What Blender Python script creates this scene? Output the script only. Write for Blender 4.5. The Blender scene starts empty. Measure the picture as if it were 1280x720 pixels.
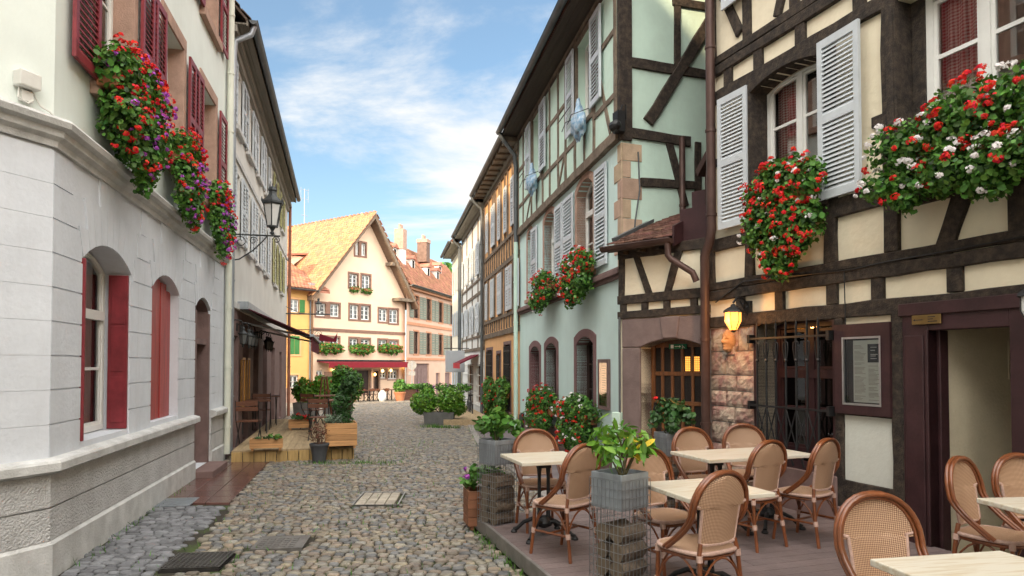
import bpy, math, random
import numpy as np
from mathutils import Vector, Matrix
from mathutils.geometry import tessellate_polygon
random.seed(7); RNG = np.random.default_rng(7)
S = bpy.context.scene
COL = S.collection
R = math.radians
# ------------------------------------------------------------------ camera
F = 853.33; HOR = 455.0; CAMZ = 1.76; TILT = R(1.5)
PPY = HOR - F*math.tan(TILT)
cd = bpy.data.cameras.new('camera'); cam = bpy.data.objects.new('camera', cd); COL.objects.link(cam)
cam.location = (0, 0, CAMZ); cam.rotation_euler = (R(90)+TILT, 0, 0)
cd.sensor_width = 36; cd.lens = 36*F/1280; cd.shift_y = (PPY-360)/1280
cd.clip_start = .05; cd.clip_end = 6000
S.camera = cam
# ------------------------------------------------------------------ sky, sun, exposure
SUN = Vector((-.47, -.88, 0)).normalized(); SUN_EL = R(25)
SKY_STR = .1
def make_world():
    w = bpy.data.worlds.new("World"); S.world = w; w.use_nodes = True
    nt = w.node_tree; nt.nodes.clear(); N = nt.nodes.new; L = nt.links.new
    out = N('ShaderNodeOutputWorld'); bg = N('ShaderNodeBackground'); L(bg.outputs[0], out.inputs[0])
    bg.inputs[1].default_value = SKY_STR
    sky = N('ShaderNodeTexSky'); sky.sky_type = 'NISHITA'; sky.sun_disc = False
    sky.sun_elevation = SUN_EL; sky.sun_rotation = math.atan2(SUN.x, SUN.y)
    sky.air_density = 1.2; sky.dust_density = .6; sky.ozone_density = 2.0
    tc = N('ShaderNodeTexCoord')
    sep = N('ShaderNodeSeparateXYZ'); L(tc.outputs['Generated'], sep.inputs[0])
    def m(op, a, b=None, c=None, clamp=False):
        n = N('ShaderNodeMath'); n.operation = op; n.use_clamp = clamp
        for i, v in enumerate((a, b, c)):
            if v is None: continue
            if isinstance(v, (int, float)): n.inputs[i].default_value = v
            else: L(v, n.inputs[i])
        return n.outputs[0]
    z = m('MAXIMUM', sep.outputs[2], 0.0)
    zz = m('ADD', z, .16)
    cx = m('DIVIDE', sep.outputs[0], zz); cy = m('DIVIDE', sep.outputs[1], zz)
    comb = N('ShaderNodeCombineXYZ'); L(cx, comb.inputs[0]); L(cy, comb.inputs[1])
    mp = N('ShaderNodeMapping'); L(comb.outputs[0], mp.inputs[0])
    mp.inputs['Location'].default_value = (3.1, 1.7, 0); mp.inputs['Scale'].default_value = (.9, 1.15, 1)
    no = N('ShaderNodeTexNoise'); no.inputs['Scale'].default_value = 1.25; no.inputs['Detail'].default_value = 9
    no.inputs['Roughness'].default_value = .62; no.inputs['Distortion'].default_value = .35
    L(mp.outputs[0], no.inputs['Vector'])
    # fill-light cloud added out of view, behind and overhead, a clear blue gap ahead, a cloud bank low ahead
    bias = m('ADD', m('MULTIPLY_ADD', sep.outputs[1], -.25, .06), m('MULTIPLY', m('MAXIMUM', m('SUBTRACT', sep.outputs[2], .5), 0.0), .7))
    bank = m('SUBTRACT', 1.0, m('MULTIPLY', m('ABSOLUTE', m('SUBTRACT', sep.outputs[2], .27)), 4.6), None, True)
    bank2 = m('MULTIPLY', bank, m('MULTIPLY_ADD', sep.outputs[0], .9, .36))
    val = m('ADD', m('ADD', no.outputs['Fac'], bias), m('MULTIPLY', bank2, 1.05))
    rp = N('ShaderNodeMapRange'); rp.inputs[1].default_value = .43; rp.inputs[2].default_value = .68
    rp.interpolation_type = 'SMOOTHSTEP'
    L(val, rp.inputs[0])
    hz = m('POWER', m('SUBTRACT', 1.0, z), 9.0)                   # pale haze at the horizon
    # blue sky, a little richer than the raw model
    tint = N('ShaderNodeMix'); tint.data_type = 'RGBA'; tint.blend_type = 'MULTIPLY'; tint.inputs[0].default_value = 1
    L(sky.outputs[0], tint.inputs[6]); tint.inputs[7].default_value = (.80, 1.01, 1.07, 1)
    hm = N('ShaderNodeMix'); hm.data_type = 'RGBA'; L(m('MULTIPLY_ADD', hz, .62, .10), hm.inputs[0])
    L(tint.outputs[2], hm.inputs[6]); hm.inputs[7].default_value = (7.4, 8.0, 8.6, 1)
    cl = N('ShaderNodeMix'); cl.data_type = 'RGBA'; L(m('MULTIPLY', rp.outputs[0], .93), cl.inputs[0])
    L(hm.outputs[2], cl.inputs[6])
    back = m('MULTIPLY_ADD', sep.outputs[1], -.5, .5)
    # cloud brightness: unseen cloud behind the viewer is brightened to fill the shaded street
    cb = m('MULTIPLY_ADD', m('POWER', back, 1.5), CLOUD_BACK_FILL, CLOUD_FRONT)
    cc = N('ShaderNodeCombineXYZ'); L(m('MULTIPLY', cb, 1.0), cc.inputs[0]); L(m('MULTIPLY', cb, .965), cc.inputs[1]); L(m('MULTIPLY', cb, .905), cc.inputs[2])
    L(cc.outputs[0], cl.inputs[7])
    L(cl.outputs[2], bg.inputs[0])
CLOUD_FRONT = 6.5; CLOUD_BACK_FILL = 42.0
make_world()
sl = bpy.data.lights.new('sun', 'SUN'); so = bpy.data.objects.new('sun', sl); COL.objects.link(so)
sl.energy = 3.9; sl.angle = R(.6); sl.color = (1, .76, .49)
sdir = Vector((SUN.x*math.cos(SUN_EL), SUN.y*math.cos(SUN_EL), math.sin(SUN_EL)))
so.rotation_euler = sdir.to_track_quat('Z', 'Y').to_euler(); so.location = (-20, -30, 40)
S.view_settings.view_transform = 'Standard'; S.view_settings.look = 'None'
S.view_settings.exposure = .78; S.view_settings.gamma = 1
S.cycles.max_bounces = 7; S.cycles.diffuse_bounces = 4; S.cycles.transparent_max_bounces = 12
# ------------------------------------------------------------------ pixel -> world calibration
def ray(px, py):
    x = (px-640)/F; u = (PPY-py)/F
    return Vector((x, math.cos(TILT)-u*math.sin(TILT), math.sin(TILT)+u*math.cos(TILT)))
def gz(y):
    return 0.0 if y < 12 else -.022*(min(y, 62)-12)
def G(px, py, z=None):
    d = ray(px, py); zz = 0 if z is None else z
    for _ in range(12):
        t = (zz-CAMZ)/d.z
        if z is None: zz = gz(d.y*t)
    return Vector((d.x*t, d.y*t, zz))
def AT(px, py, D):                       # the point seen at a pixel, D metres ahead
    d = ray(px, py); t = D/d.y
    return Vector((d.x*t, D, CAMZ+d.z*t))
# ------------------------------------------------------------------ materials
def new_mat(name):
    m = bpy.data.materials.new(name); m.use_nodes = True; nt = m.node_tree; nt.nodes.clear()
    out = nt.nodes.new('ShaderNodeOutputMaterial'); p = nt.nodes.new('ShaderNodeBsdfPrincipled')
    nt.links.new(p.outputs[0], out.inputs[0]); return m, nt, p, out
def rgb(r, g, b): return tuple(((c/255+.055)/1.055)**2.4 if c > 10 else c/255/12.92 for c in (r, g, b))
def MAT(name, col, rough=.75, var=.10, scale=2.5, bump=.12, bscale=30, stretch=(1, 1, 1), island=0.0, spec=.3,
        metal=0.0, col2=None, lo=.35, hi=.65, dirt=0.0, dcol=(.12, .10, .08), coat=0, bdist=.02, trans=0, hue=0, detail=6, fine=0, pal=None):
    m, nt, p, out = new_mat(name); N = nt.nodes.new; L = nt.links.new
    tc = N('ShaderNodeTexCoord'); mp = N('ShaderNodeMapping'); L(tc.outputs['Object'], mp.inputs[0]); mp.inputs['Scale'].default_value = stretch
    n1 = N('ShaderNodeTexNoise'); n1.inputs['Scale'].default_value = scale; n1.inputs['Detail'].default_value = detail; n1.inputs['Roughness'].default_value = .6
    L(mp.outputs[0], n1.inputs['Vector'])
    mr = N('ShaderNodeMapRange'); mr.inputs[1].default_value = lo; mr.inputs[2].default_value = hi; L(n1.outputs['Fac'], mr.inputs[0])
    mx = N('ShaderNodeMix'); mx.data_type = 'RGBA'; L(mr.outputs[0], mx.inputs[0])
    a = tuple(c*(1-var) for c in col); b = tuple(min(1, c*(1+var)) for c in col) if col2 is None else col2
    mx.inputs[6].default_value = (*a, 1); mx.inputs[7].default_value = (*b, 1)
    c = mx.outputs[2]
    if fine:
        n3 = N('ShaderNodeTexNoise'); n3.inputs['Scale'].default_value = bscale*1.3; n3.inputs['Detail'].default_value = 3; L(mp.outputs[0], n3.inputs['Vector'])
        hv0 = N('ShaderNodeHueSaturation'); v0 = N('ShaderNodeMath'); v0.operation = 'MULTIPLY_ADD'
        L(n3.outputs['Fac'], v0.inputs[0]); v0.inputs[1].default_value = 2*fine; v0.inputs[2].default_value = 1-fine
        L(v0.outputs[0], hv0.inputs['Value']); L(c, hv0.inputs['Color']); c = hv0.outputs[0]
    if pal:
        gp_ = N('ShaderNodeNewGeometry'); wn_ = N('ShaderNodeTexWhiteNoise'); wn_.noise_dimensions = '1D'
        ml = N('ShaderNodeMath'); ml.operation = 'MULTIPLY'; ml.inputs[1].default_value = 37.7; L(gp_.outputs['Random Per Island'], ml.inputs[0]); L(ml.outputs[0], wn_.inputs['W'])
        cr = N('ShaderNodeValToRGB'); cr.color_ramp.interpolation = 'CONSTANT'
        while len(cr.color_ramp.elements) < len(pal): cr.color_ramp.elements.new(.5)
        for i_, q_ in enumerate(pal): cr.color_ramp.elements[i_].position = i_/len(pal); cr.color_ramp.elements[i_].color = (*q_, 1)
        L(wn_.outputs['Value'], cr.inputs[0]); mp_ = N('ShaderNodeMix'); mp_.data_type = 'RGBA'; mp_.blend_type = 'MULTIPLY'; mp_.inputs[0].default_value = 1; L(c, mp_.inputs[6]); L(cr.outputs[0], mp_.inputs[7]); c = mp_.outputs[2]
    if island or hue:
        ge = N('ShaderNodeNewGeometry'); hv = N('ShaderNodeHueSaturation')
        ma = N('ShaderNodeMath'); ma.operation = 'MULTIPLY_ADD'; L(ge.outputs['Random Per Island'], ma.inputs[0])
        ma.inputs[1].default_value = 2*island; ma.inputs[2].default_value = 1-island
        L(ma.outputs[0], hv.inputs['Value']); L(c, hv.inputs['Color'])
        if hue:
            wn = N('ShaderNodeTexWhiteNoise'); wn.noise_dimensions = '1D'; L(ge.outputs['Random Per Island'], wn.inputs['W'])
            mh = N('ShaderNodeMath'); mh.operation = 'MULTIPLY_ADD'; L(wn.outputs['Value'], mh.inputs[0]); mh.inputs[1].default_value = 2*hue; mh.inputs[2].default_value = .5-hue
            L(mh.outputs[0], hv.inputs['Hue'])
        c = hv.outputs[0]
    if dirt:
        mp2 = N('ShaderNodeMapping'); L(tc.outputs['Object'], mp2.inputs[0]); mp2.inputs['Scale'].default_value = (2.2, 2.2, .35)
        n2 = N('ShaderNodeTexNoise'); n2.inputs['Scale'].default_value = 1.7; n2.inputs['Detail'].default_value = 8; n2.inputs['Roughness'].default_value = .7
        L(mp2.outputs[0], n2.inputs['Vector'])
        r2 = N('ShaderNodeMapRange'); r2.inputs[1].default_value = .5; r2.inputs[2].default_value = .8; r2.inputs[4].default_value = dirt; L(n2.outputs['Fac'], r2.inputs[0])
        m2 = N('ShaderNodeMix'); m2.data_type = 'RGBA'; L(r2.outputs[0], m2.inputs[0]); L(c, m2.inputs[6]); m2.inputs[7].default_value = (*dcol, 1); c = m2.outputs[2]
    L(c, p.inputs['Base Color'])
    p.inputs['Roughness'].default_value = rough; p.inputs['Specular IOR Level'].default_value = spec; p.inputs['Metallic'].default_value = metal
    if coat: p.inputs['Coat Weight'].default_value = coat; p.inputs['Coat Roughness'].default_value = .15
    if bump:
        nb = N('ShaderNodeTexNoise'); nb.inputs['Scale'].default_value = bscale; nb.inputs['Detail'].default_value = 5; L(mp.outputs[0], nb.inputs['Vector'])
        bp = N('ShaderNodeBump'); bp.inputs['Strength'].default_value = bump; bp.inputs['Distance'].default_value = bdist
        L(nb.outputs['Fac'], bp.inputs['Height']); L(bp.outputs[0], p.inputs['Normal'])
    if trans:
        tr = N('ShaderNodeBsdfTranslucent'); L(c, tr.inputs[0]); ms = N('ShaderNodeMixShader'); ms.inputs[0].default_value = trans
        L(p.outputs[0], ms.inputs[1]); L(tr.outputs[0], ms.inputs[2]); L(ms.outputs[0], out.inputs[0])
    return m
def glass_mat(name, tint=(.9, .95, .95), refl=.12):
    m, nt, p, out = new_mat(name); N = nt.nodes.new; L = nt.links.new; nt.nodes.remove(p)
    tr = N('ShaderNodeBsdfTransparent'); tr.inputs[0].default_value = (*tint, 1)
    gl = N('ShaderNodeBsdfGlossy'); gl.inputs['Roughness'].default_value = .02
    fr = N('ShaderNodeFresnel'); fr.inputs[0].default_value = 1.5
    ad = N('ShaderNodeMath'); ad.operation = 'ADD'; ad.use_clamp = True; L(fr.outputs[0], ad.inputs[0]); ad.inputs[1].default_value = refl
    ms = N('ShaderNodeMixShader'); L(ad.outputs[0], ms.inputs[0]); L(tr.outputs[0], ms.inputs[1]); L(gl.outputs[0], ms.inputs[2]); L(ms.outputs[0], out.inputs[0])
    return m
def emit_mat(name, col, st):
    m, nt, p, out = new_mat(name); p.inputs['Base Color'].default_value = (*col, 1)
    p.inputs['Emission Color'].default_value = (*col, 1); p.inputs['Emission Strength'].default_value = st; return m
def weave_mat():
    m, nt, p, out = new_mat('woven_cane'); N = nt.nodes.new; L = nt.links.new
    tc = N('ShaderNodeTexCoord'); sp = N('ShaderNodeSeparateXYZ'); L(tc.outputs['Object'], sp.inputs[0])
    def mt(op, a, b):
        n = N('ShaderNodeMath'); n.operation = op
        for i, v in enumerate((a, b)):
            if isinstance(v, (int, float)): n.inputs[i].default_value = v
            else: L(v, n.inputs[i])
        return n.outputs[0]
    k = 2*math.pi/.021
    yz = mt('ADD', sp.outputs[1], sp.outputs[2])
    a = mt('SINE', mt('MULTIPLY', mt('ADD', sp.outputs[0], yz), k), 0); b = mt('SINE', mt('MULTIPLY', mt('SUBTRACT', sp.outputs[0], yz), k), 0)
    h = mt('MULTIPLY_ADD', mt('MULTIPLY', a, b), .5); 
    nt.nodes[-1].inputs[2].default_value = .5
    rp = N('ShaderNodeValToRGB'); rp.color_ramp.elements[0].position = .25; rp.color_ramp.elements[1].position = .75
    rp.color_ramp.elements[0].color = (*rgb(122, 86, 62), 1); rp.color_ramp.elements[1].color = (*rgb(208, 174, 144), 1)
    L(h, rp.inputs[0]); L(rp.outputs[0], p.inputs['Base Color']); p.inputs['Roughness'].default_value = .45
    bp = N('ShaderNodeBump'); bp.inputs['Strength'].default_value = .5; bp.inputs['Distance'].default_value = .004; L(h, bp.inputs['Height']); L(bp.outputs[0], p.inputs['Normal'])
    return m
def check_mat():                         # red and white checked curtain cloth
    m, nt, p, out = new_mat('checked_curtain'); N = nt.nodes.new; L = nt.links.new
    tc = N('ShaderNodeTexCoord'); sp = N('ShaderNodeSeparateXYZ'); L(tc.outputs['Object'], sp.inputs[0])
    def stripe(o):
        a = N('ShaderNodeMath'); a.operation = 'MULTIPLY'; L(o, a.inputs[0]); a.inputs[1].default_value = 1/.032
        f = N('ShaderNodeMath'); f.operation = 'FRACT'; L(a.outputs[0], f.inputs[0])
        g = N('ShaderNodeMath'); g.operation = 'GREATER_THAN'; L(f.outputs[0], g.inputs[0]); g.inputs[1].default_value = .5; return g.outputs[0]
    s = N('ShaderNodeMath'); s.operation = 'ADD'; L(stripe(sp.outputs[0]), s.inputs[0]); L(stripe(sp.outputs[2]), s.inputs[1])
    rp = N('ShaderNodeValToRGB'); d = N('ShaderNodeMath'); d.operation = 'MULTIPLY'; d.inputs[1].default_value = .5; L(s.outputs[0], d.inputs[0]); L(d.outputs[0], rp.inputs[0])
    rp.color_ramp.elements[0].color = (*rgb(226, 196, 190), 1); rp.color_ramp.elements[1].color = (*rgb(176, 84, 84), 1)
    L(rp.outputs[0], p.inputs['Base Color']); p.inputs['Roughness'].default_value = .9
    return m
# ------------------------------------------------------------------ mesh builder
def wm(o):
    m = o.matrix_basis.copy()
    while o.parent: o = o.parent; m = o.matrix_basis @ m
    return m
class B:
    def __init__(s): s.v = []; s.f = []
    def add(s, vs, fs):
        k = len(s.v); s.v += [tuple(v) for v in vs]; s.f += [tuple(i+k for i in f) for f in fs]; return s
    def obox(s, o, a, b, c):
        o = Vector(o); a = Vector(a); b = Vector(b); c = Vector(c)
        vs = [o, o+a, o+a+b, o+b, o+c, o+a+c, o+a+b+c, o+b+c]
        return s.add(vs, [(0, 3, 2, 1), (4, 5, 6, 7), (0, 1, 5, 4), (1, 2, 6, 5), (2, 3, 7, 6), (3, 0, 4, 7)])
    def box(s, x0, x1, y0, y1, z0, z1): return s.obox((x0, y0, z0), (x1-x0, 0, 0), (0, y1-y0, 0), (0, 0, z1-z0))
    def bar(s, p, q, w, y0, y1):         # timber in a wall plane: p, q = (s, z)
        p = Vector((p[0], 0, p[1])); q = Vector((q[0], 0, q[1])); d = (q-p).normalized(); n = Vector((-d.z, 0, d.x))*w/2
        L_ = (q-p).length; m = max(1, int(L_/.28))
        if m > 1:                        # hand hewn: the edges wander a little
            vs = []; k = min(.009, w*.06); up = 1 if n.z >= 0 else -1
            for i in range(m+1):
                c = p+d*(L_*i/m); g = lambda: random.uniform(-k, k); a = c-n*(1+g()/w*2); e = c+n*(1+g()/w*2); f = random.uniform(-.003, .003)
                vs += [a+Vector((0, y0+f, 0)), e+Vector((0, y0+f, 0)), e+Vector((0, y1, 0)), a+Vector((0, y1, 0))]
            fs = [(i*4+j, i*4+(j+1) % 4, i*4+4+(j+1) % 4, i*4+4+j) for i in range(m) for j in range(4)]+[(3, 2, 1, 0), (m*4, m*4+1, m*4+2, m*4+3)]
            return s.add(vs, fs)
        return s.obox(p-n+Vector((0, y0, 0)), q-p, n*2, (0, y1-y0, 0)) if d.x >= 0 else s.obox(q+n+Vector((0, y0, 0)), p-q, n*-2, (0, y1-y0, 0))
    def rod(s, p, q, w, h, up=(0, 0, 1)):
        p = Vector(p); q = Vector(q); d = (q-p).normalized(); a = d.cross(Vector(up))
        if a.length < 1e-4: a = Vector((1, 0, 0))
        a.normalize(); b = a.cross(d); return s.obox(p-a*w/2-b*h/2, q-p, a*w, b*h)
    def tube(s, pts, r, n=8, cap=True, closed=False):
        pts = [Vector(p) for p in pts]; m = len(pts); rs = r if isinstance(r, (list, tuple)) else [r]*m
        ref = None; rings = []
        for i in range(m):
            if closed: t = (pts[(i+1) % m]-pts[i-1])
            else: t = pts[min(i+1, m-1)]-pts[max(i-1, 0)]
            t = t.normalized() if t.length > 1e-9 else Vector((0, 0, 1))
            if ref is None:
                ref = t.cross(Vector((0, 0, 1)))
                if ref.length < .05: ref = t.cross(Vector((1, 0, 0)))
            ref = (ref - t*ref.dot(t)).normalized(); bi = t.cross(ref)
            rings.append([pts[i]+(ref*math.cos(6.28319*k/n)+bi*math.sin(6.28319*k/n))*rs[i] for k in range(n)])
        vs = [v for rr in rings for v in rr]; fs = []
        for i in range(m if closed else m-1):
            j = (i+1) % m
            for k in range(n): fs.append((i*n+k, i*n+(k+1) % n, j*n+(k+1) % n, j*n+k))
        if cap and not closed: fs += [tuple(range(n))[::-1], tuple(range((m-1)*n, m*n))]
        return s.add(vs, fs)
    def lathe(s, prof, n=16, c=(0, 0, 0), sx=1, sy=1, rot=0):
        vs = []; fs = []
        for r, z in prof:
            for k in range(n): a = 6.28319*k/n+rot; vs.append((c[0]+r*sx*math.cos(a), c[1]+r*sy*math.sin(a), c[2]+z))
        for i in range(len(prof)-1):
            for k in range(n): fs.append((i*n+k, i*n+(k+1) % n, (i+1)*n+(k+1) % n, (i+1)*n+k))
        fs += [tuple(range(n))[::-1], tuple(range((len(prof)-1)*n, len(prof)*n))]
        return s.add(vs, fs)
    def poly(s, pts): return s.add(pts, [tuple(range(len(pts)))])
    def prism(s, pts, vec):              # polygon extruded along vec
        n = len(pts); vec = Vector(vec); vs = [Vector(p) for p in pts]; vs += [p+vec for p in vs]
        return s.add(vs, [tuple(range(n))[::-1], tuple(range(n, 2*n))]+[(i, (i+1) % n, n+(i+1) % n, n+i) for i in range(n)])
    def wall(s, outer, holes, y=0, depth=.25, depths=None):
        polys = [[Vector((a, b, 0)) for a, b in outer]]+[[Vector((a, b, 0)) for a, b in h] for h in holes]
        flat = [p for q in polys for p in q]
        tris = tessellate_polygon(polys)
        fs = []
        for t in tris:
            a, b, c = (flat[i] for i in t)
            fs.append(tuple(t) if (b-a).cross(c-a).z > 0 else tuple(t)[::-1])
        s.add([(p.x, y, p.y) for p in flat], fs)
        for i, h in enumerate(holes):
            d = depths[i] if depths else depth; n = len(h)
            if d: s.add([(a, y, b) for a, b in h]+[(a, y+d, b) for a, b in h], [(k, (k+1) % n, n+(k+1) % n, n+k) for k in range(n)])
        return s
    def move(s, M, k0=0):
        s.v = s.v[:k0]+[tuple(M @ Vector(v)) for v in s.v[k0:]]; return s
    def build(s, name, mat, parent=None, frame=None, smooth=None, bevel=0, seg=1):
        vs = s.v
        if frame is not None:
            T = frame if parent is None else wm(parent).inverted() @ frame
            vs = [tuple(T @ Vector(v)) for v in vs]
        me = bpy.data.meshes.new(name); me.from_pydata(vs, [], s.f); me.validate()
        o = bpy.data.objects.new(name, me); COL.objects.link(o)
        if mat: me.materials.append(mat)
        if parent is not None: o.parent = parent
        if smooth:
            me.shade_smooth(); me.set_sharp_from_angle(angle=R(smooth))
        if bevel:
            b = o.modifiers.new('bevel', 'BEVEL'); b.width = bevel; b.segments = seg; b.limit_method = 'ANGLE'; b.angle_limit = R(40)
        return o
def arch(s0, s1, z0, zs, rise, n=10):    # opening outline with a segmental head
    p = [(s0, z0), (s1, z0)]; c = (s0+s1)/2; h = (s1-s0)/2
    if rise <= 0: return p+[(s1, zs), (s0, zs)]
    rad = (h*h+rise*rise)/(2*rise); a0 = math.asin(min(1, h/rad))
    for i in range(n+1):
        a = a0-2*a0*i/n; p.append((c+rad*math.sin(a), zs+rise-rad+rad*math.cos(a)))
    return p
def rect(s0, s1, z0, z1): return [(s0, z0), (s1, z0), (s1, z1), (s0, z1)]
# numpy instancer: one mesh of many copies of a small template
def scatter_mesh(name, tv, tf, pos, Rm, sc, mat, parent=None, smooth=False):
    tv = np.asarray(tv, float); tf = np.asarray(tf, int); n = len(pos); k = len(tv); m = tf.shape[1]
    sc = np.asarray(sc, float); sc = sc[:, None]*np.ones(3) if sc.ndim == 1 else sc
    V = tv[None] * sc[:, None, :] if tv.ndim == 2 else tv*sc[:, None, :]
    if tv.ndim == 3: k = tv.shape[1]
    V = np.einsum('nij,nkj->nki', Rm, V)+np.asarray(pos)[:, None, :]
    if parent is not None:
        T = np.array(wm(parent).inverted()); V = V@T[:3, :3].T+T[:3, 3]
    Fc = (tf[None]+(np.arange(n)*k)[:, None, None]).reshape(-1)
    me = bpy.data.meshes.new(name); me.vertices.add(n*k); me.vertices.foreach_set('co', V.reshape(-1))
    nf = n*len(tf); me.loops.add(nf*m); me.loops.foreach_set('vertex_index', Fc.astype(np.int32))
    me.polygons.add(nf); me.polygons.foreach_set('loop_start', (np.arange(nf)*m).astype(np.int32))
    try: me.polygons.foreach_set('loop_total', np.full(nf, m, np.int32))
    except Exception: pass
    me.update(calc_edges=True); me.validate()
    if smooth: me.shade_smooth()
    me.materials.append(mat); o = bpy.data.objects.new(name, me); COL.objects.link(o)
    if parent is not None: o.parent = parent
    return o
def rotmats(normals, spin):
    n = normals/np.linalg.norm(normals, axis=1, keepdims=True)
    a = np.cross(n, np.array([.13, .27, .95])); a /= np.linalg.norm(a, axis=1, keepdims=True)+1e-9; b = np.cross(n, a)
    c, s_ = np.cos(spin)[:, None], np.sin(spin)[:, None]
    return np.stack([a*c+b*s_, b*c-a*s_, n], axis=2)
def tag(o, label=None, cat=None, group=None, kind=None):
    if label: o['label'] = label
    if cat: o['category'] = cat
    if group: o['group'] = group
    if kind: o['kind'] = kind
    return o
def thing(name, label, cat, loc=(0, 0, 0), rz=0, group=None):
    o = bpy.data.objects.new(name, None); COL.objects.link(o); o.location = loc; o.rotation_euler = (0, 0, rz)
    o.empty_display_size = .2
    return tag(o, label, cat, group)
def copy_tree(o, parent=None):
    c = o.copy(); COL.objects.link(c)
    if parent is not None: c.parent = parent
    for ch in list(o.children): copy_tree(ch, c)
    return c
class Fr:                                # a wall: local x along it (left to right seen from the street), y into it, z up
    def __init__(s, p0, p1):
        s.p0 = Vector((p0[0], p0[1], 0)); s.p1 = Vector((p1[0], p1[1], 0)); d = s.p1-s.p0; s.L = d.length; s.a = math.atan2(d.y, d.x)
        s.M = Matrix.Translation(s.p0) @ Matrix.Rotation(s.a, 4, 'Z'); s.I = s.M.inverted()
    def px(s, px, py, o=0):              # pixel -> (s, z) on the plane o metres in front of the wall
        c = s.I @ Vector((0, 0, CAMZ)); d = s.I.to_3x3() @ ray(px, py); t = (-o-c.y)/d.y; p = c+d*t
        return p.x, p.z
    def s(s, px, py=HOR, o=0): return Fr.px(s, px, py, o)[0]
    def z(s, px, py, o=0): return Fr.px(s, px, py, o)[1]
    def w(s, a, y, z): return s.M @ Vector((a, y, z))
# ------------------------------------------------------------------ wall lines of the street
_c = G(57, 722); _e = G(243, 597)
_d = (_e-_c).normalized(); _lf = Fr(_c, _c+_d*5); LEN_L1 = _lf.s(279)
FL1 = Fr(_c, _c+_d*LEN_L1)                                    # long front of the near left house
_fd = Vector((-.4, -1, 0)).normalized()
FL1B = Fr(_c+_fd*2.6, _c)                                     # its canted corner
_q = _c+_d*(LEN_L1+.12); _d2 = Vector((-.252, 1, 0)).normalized(); _t = Fr(_q, _q+_d2*5)
FL2 = Fr(_q, _q+_d2*_t.s(358))                                # narrow grey house with the awning
_gc = Vector((1.715, 10.6, 0)); _gd = Vector((-.184, 1, 0)).normalized()
_gf = Fr(_gc+_gd*40, _gc); _x = lambda px: 40-_gf.s(px)
LG = _x(650); LO = _x(606); LW = _x(578); LB = _x(566)
FG = Fr(_gc+_gd*LG, _gc)                                      # green house
FO = Fr(_gc+_gd*LO, _gc+_gd*LG)                               # orange house
FW = Fr(_gc+_gd*LW, _gc+_gd*LO)                               # white timbered house
FB = Fr(_gc+_gd*(LB+.0)-_gd.cross(Vector((0,0,1)))*.04, _gc+_gd*LW-_gd.cross(Vector((0,0,1)))*.04)   # sunlit house
FGS = Fr(_gc, _gc+Vector((2.65, 1, 0)).normalized()*4.2)      # green house, side wall
_cp = G(1180, 686, .14); _cd = Vector((-.3775, 1, 0)).normalized(); _cf = Fr(_cp+_cd*8, _cp)
_s0 = _cf.s(889); _A = _cp+_cd*(8-_s0)
FC = Fr(_A, _cp-_cd*5)                                        # cream half-timbered restaurant
_ta = AT(777, HOR, 10.1); FT = Fr(_ta, _A+Vector((.02,.04,0)))                     # small tiled annex between them
_g0 = AT(388, HOR, 45); FGB = Fr(AT(386, HOR, 44.6), AT(506, HOR, 52))        # gabled house
FY = Fr(AT(350, HOR, 42.5), AT(387, HOR, 44.3))              # yellow house
FP = Fr(AT(508, HOR, 51.5), AT(508, HOR, 51.5)+Vector((.235, 1, 0)).normalized()*16)   # pink house
# ------------------------------------------------------------------ shared materials
def C3(r, g, b): return rgb(r, g, b)
m_ashlar = MAT('painted_stone', (.66, .69, .74), .8, .06, 1.6, .22, 22, dirt=.26, dcol=(.42, .41, .40), fine=.05)
m_rough = MAT('roughcast', (.56, .555, .55), .9, .10, 3, .9, 55, dirt=.3, dcol=(.30, .28, .26), bdist=.03, fine=.12)
m_ledge = MAT('weathered_ledge', (.56, .56, .55), .85, .14, 5, .35, 60, dirt=.35, dcol=(.25, .23, .20), fine=.10)
m_greenwhite = MAT('pale_green_plaster', (.72, .775, .73), .85, .05, 1.2, .12, 40, dirt=.12, dcol=(.45, .44, .36))
m_red = MAT('oxblood_shutter_paint', (.215, .026, .034), .5, .2, 6, .1, 60, spec=.4, dirt=.2, dcol=(.12, .015, .02))
m_redorange = MAT('red_board_paint', (.34, .045, .04), .4, .25, 3, .1, 60, stretch=(4, 4, .6), spec=.45)
m_sand = MAT('red_sandstone', (.40, .26, .20), .85, .16, 5, .25, 60, fine=.12, dirt=.2, dcol=(.2, .15, .12))
m_sandp = MAT('pink_sandstone_blocks', (.48, .35, .25), .85, .14, 5, .25, 60, island=.16, hue=.02, fine=.12)
m_brown_stone = MAT('brown_sandstone', (.19, .125, .115), .85, .14, 4, .2, 50, fine=.1)
m_white = MAT('white_window_paint', (.74, .74, .71), .4, .04, 6, .03, 60, spec=.4)
m_glass = glass_mat('window_glass')
m_dglass = glass_mat('dim_window_glass', (.5, .55, .55), .06)
m_dark = MAT('dark_room', (.020, .018, .017), .95, .3, 1.5, 0)
m_curtain = MAT('net_curtain', (.80, .80, .82), .9, .10, 14, .1, 60, stretch=(3, 3, .4))
m_check = check_mat()
m_lgrey = MAT('grey_white_plaster', (.66, .65, .61), .85, .08, .9, .12, 40, dirt=.25, dcol=(.40, .38, .34))
m_shgrey = MAT('pale_grey_shutter_paint', (.53, .57, .60), .5, .06, 6, .05, 60, dirt=.15, dcol=(.35, .34, .30))
m_sholive = MAT('olive_shutter_paint', (.36, .35, .17), .6, .10, 6, .05, 60)
m_zinc = MAT('zinc_sheet', (.33, .36, .39), .45, .14, 4, .08, 40, metal=.55, stretch=(3, 3, 1))
m_gutter = MAT('dark_zinc_gutter', (.11, .12, .125), .5, .18, 3, .05, 40, metal=.3)
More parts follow.
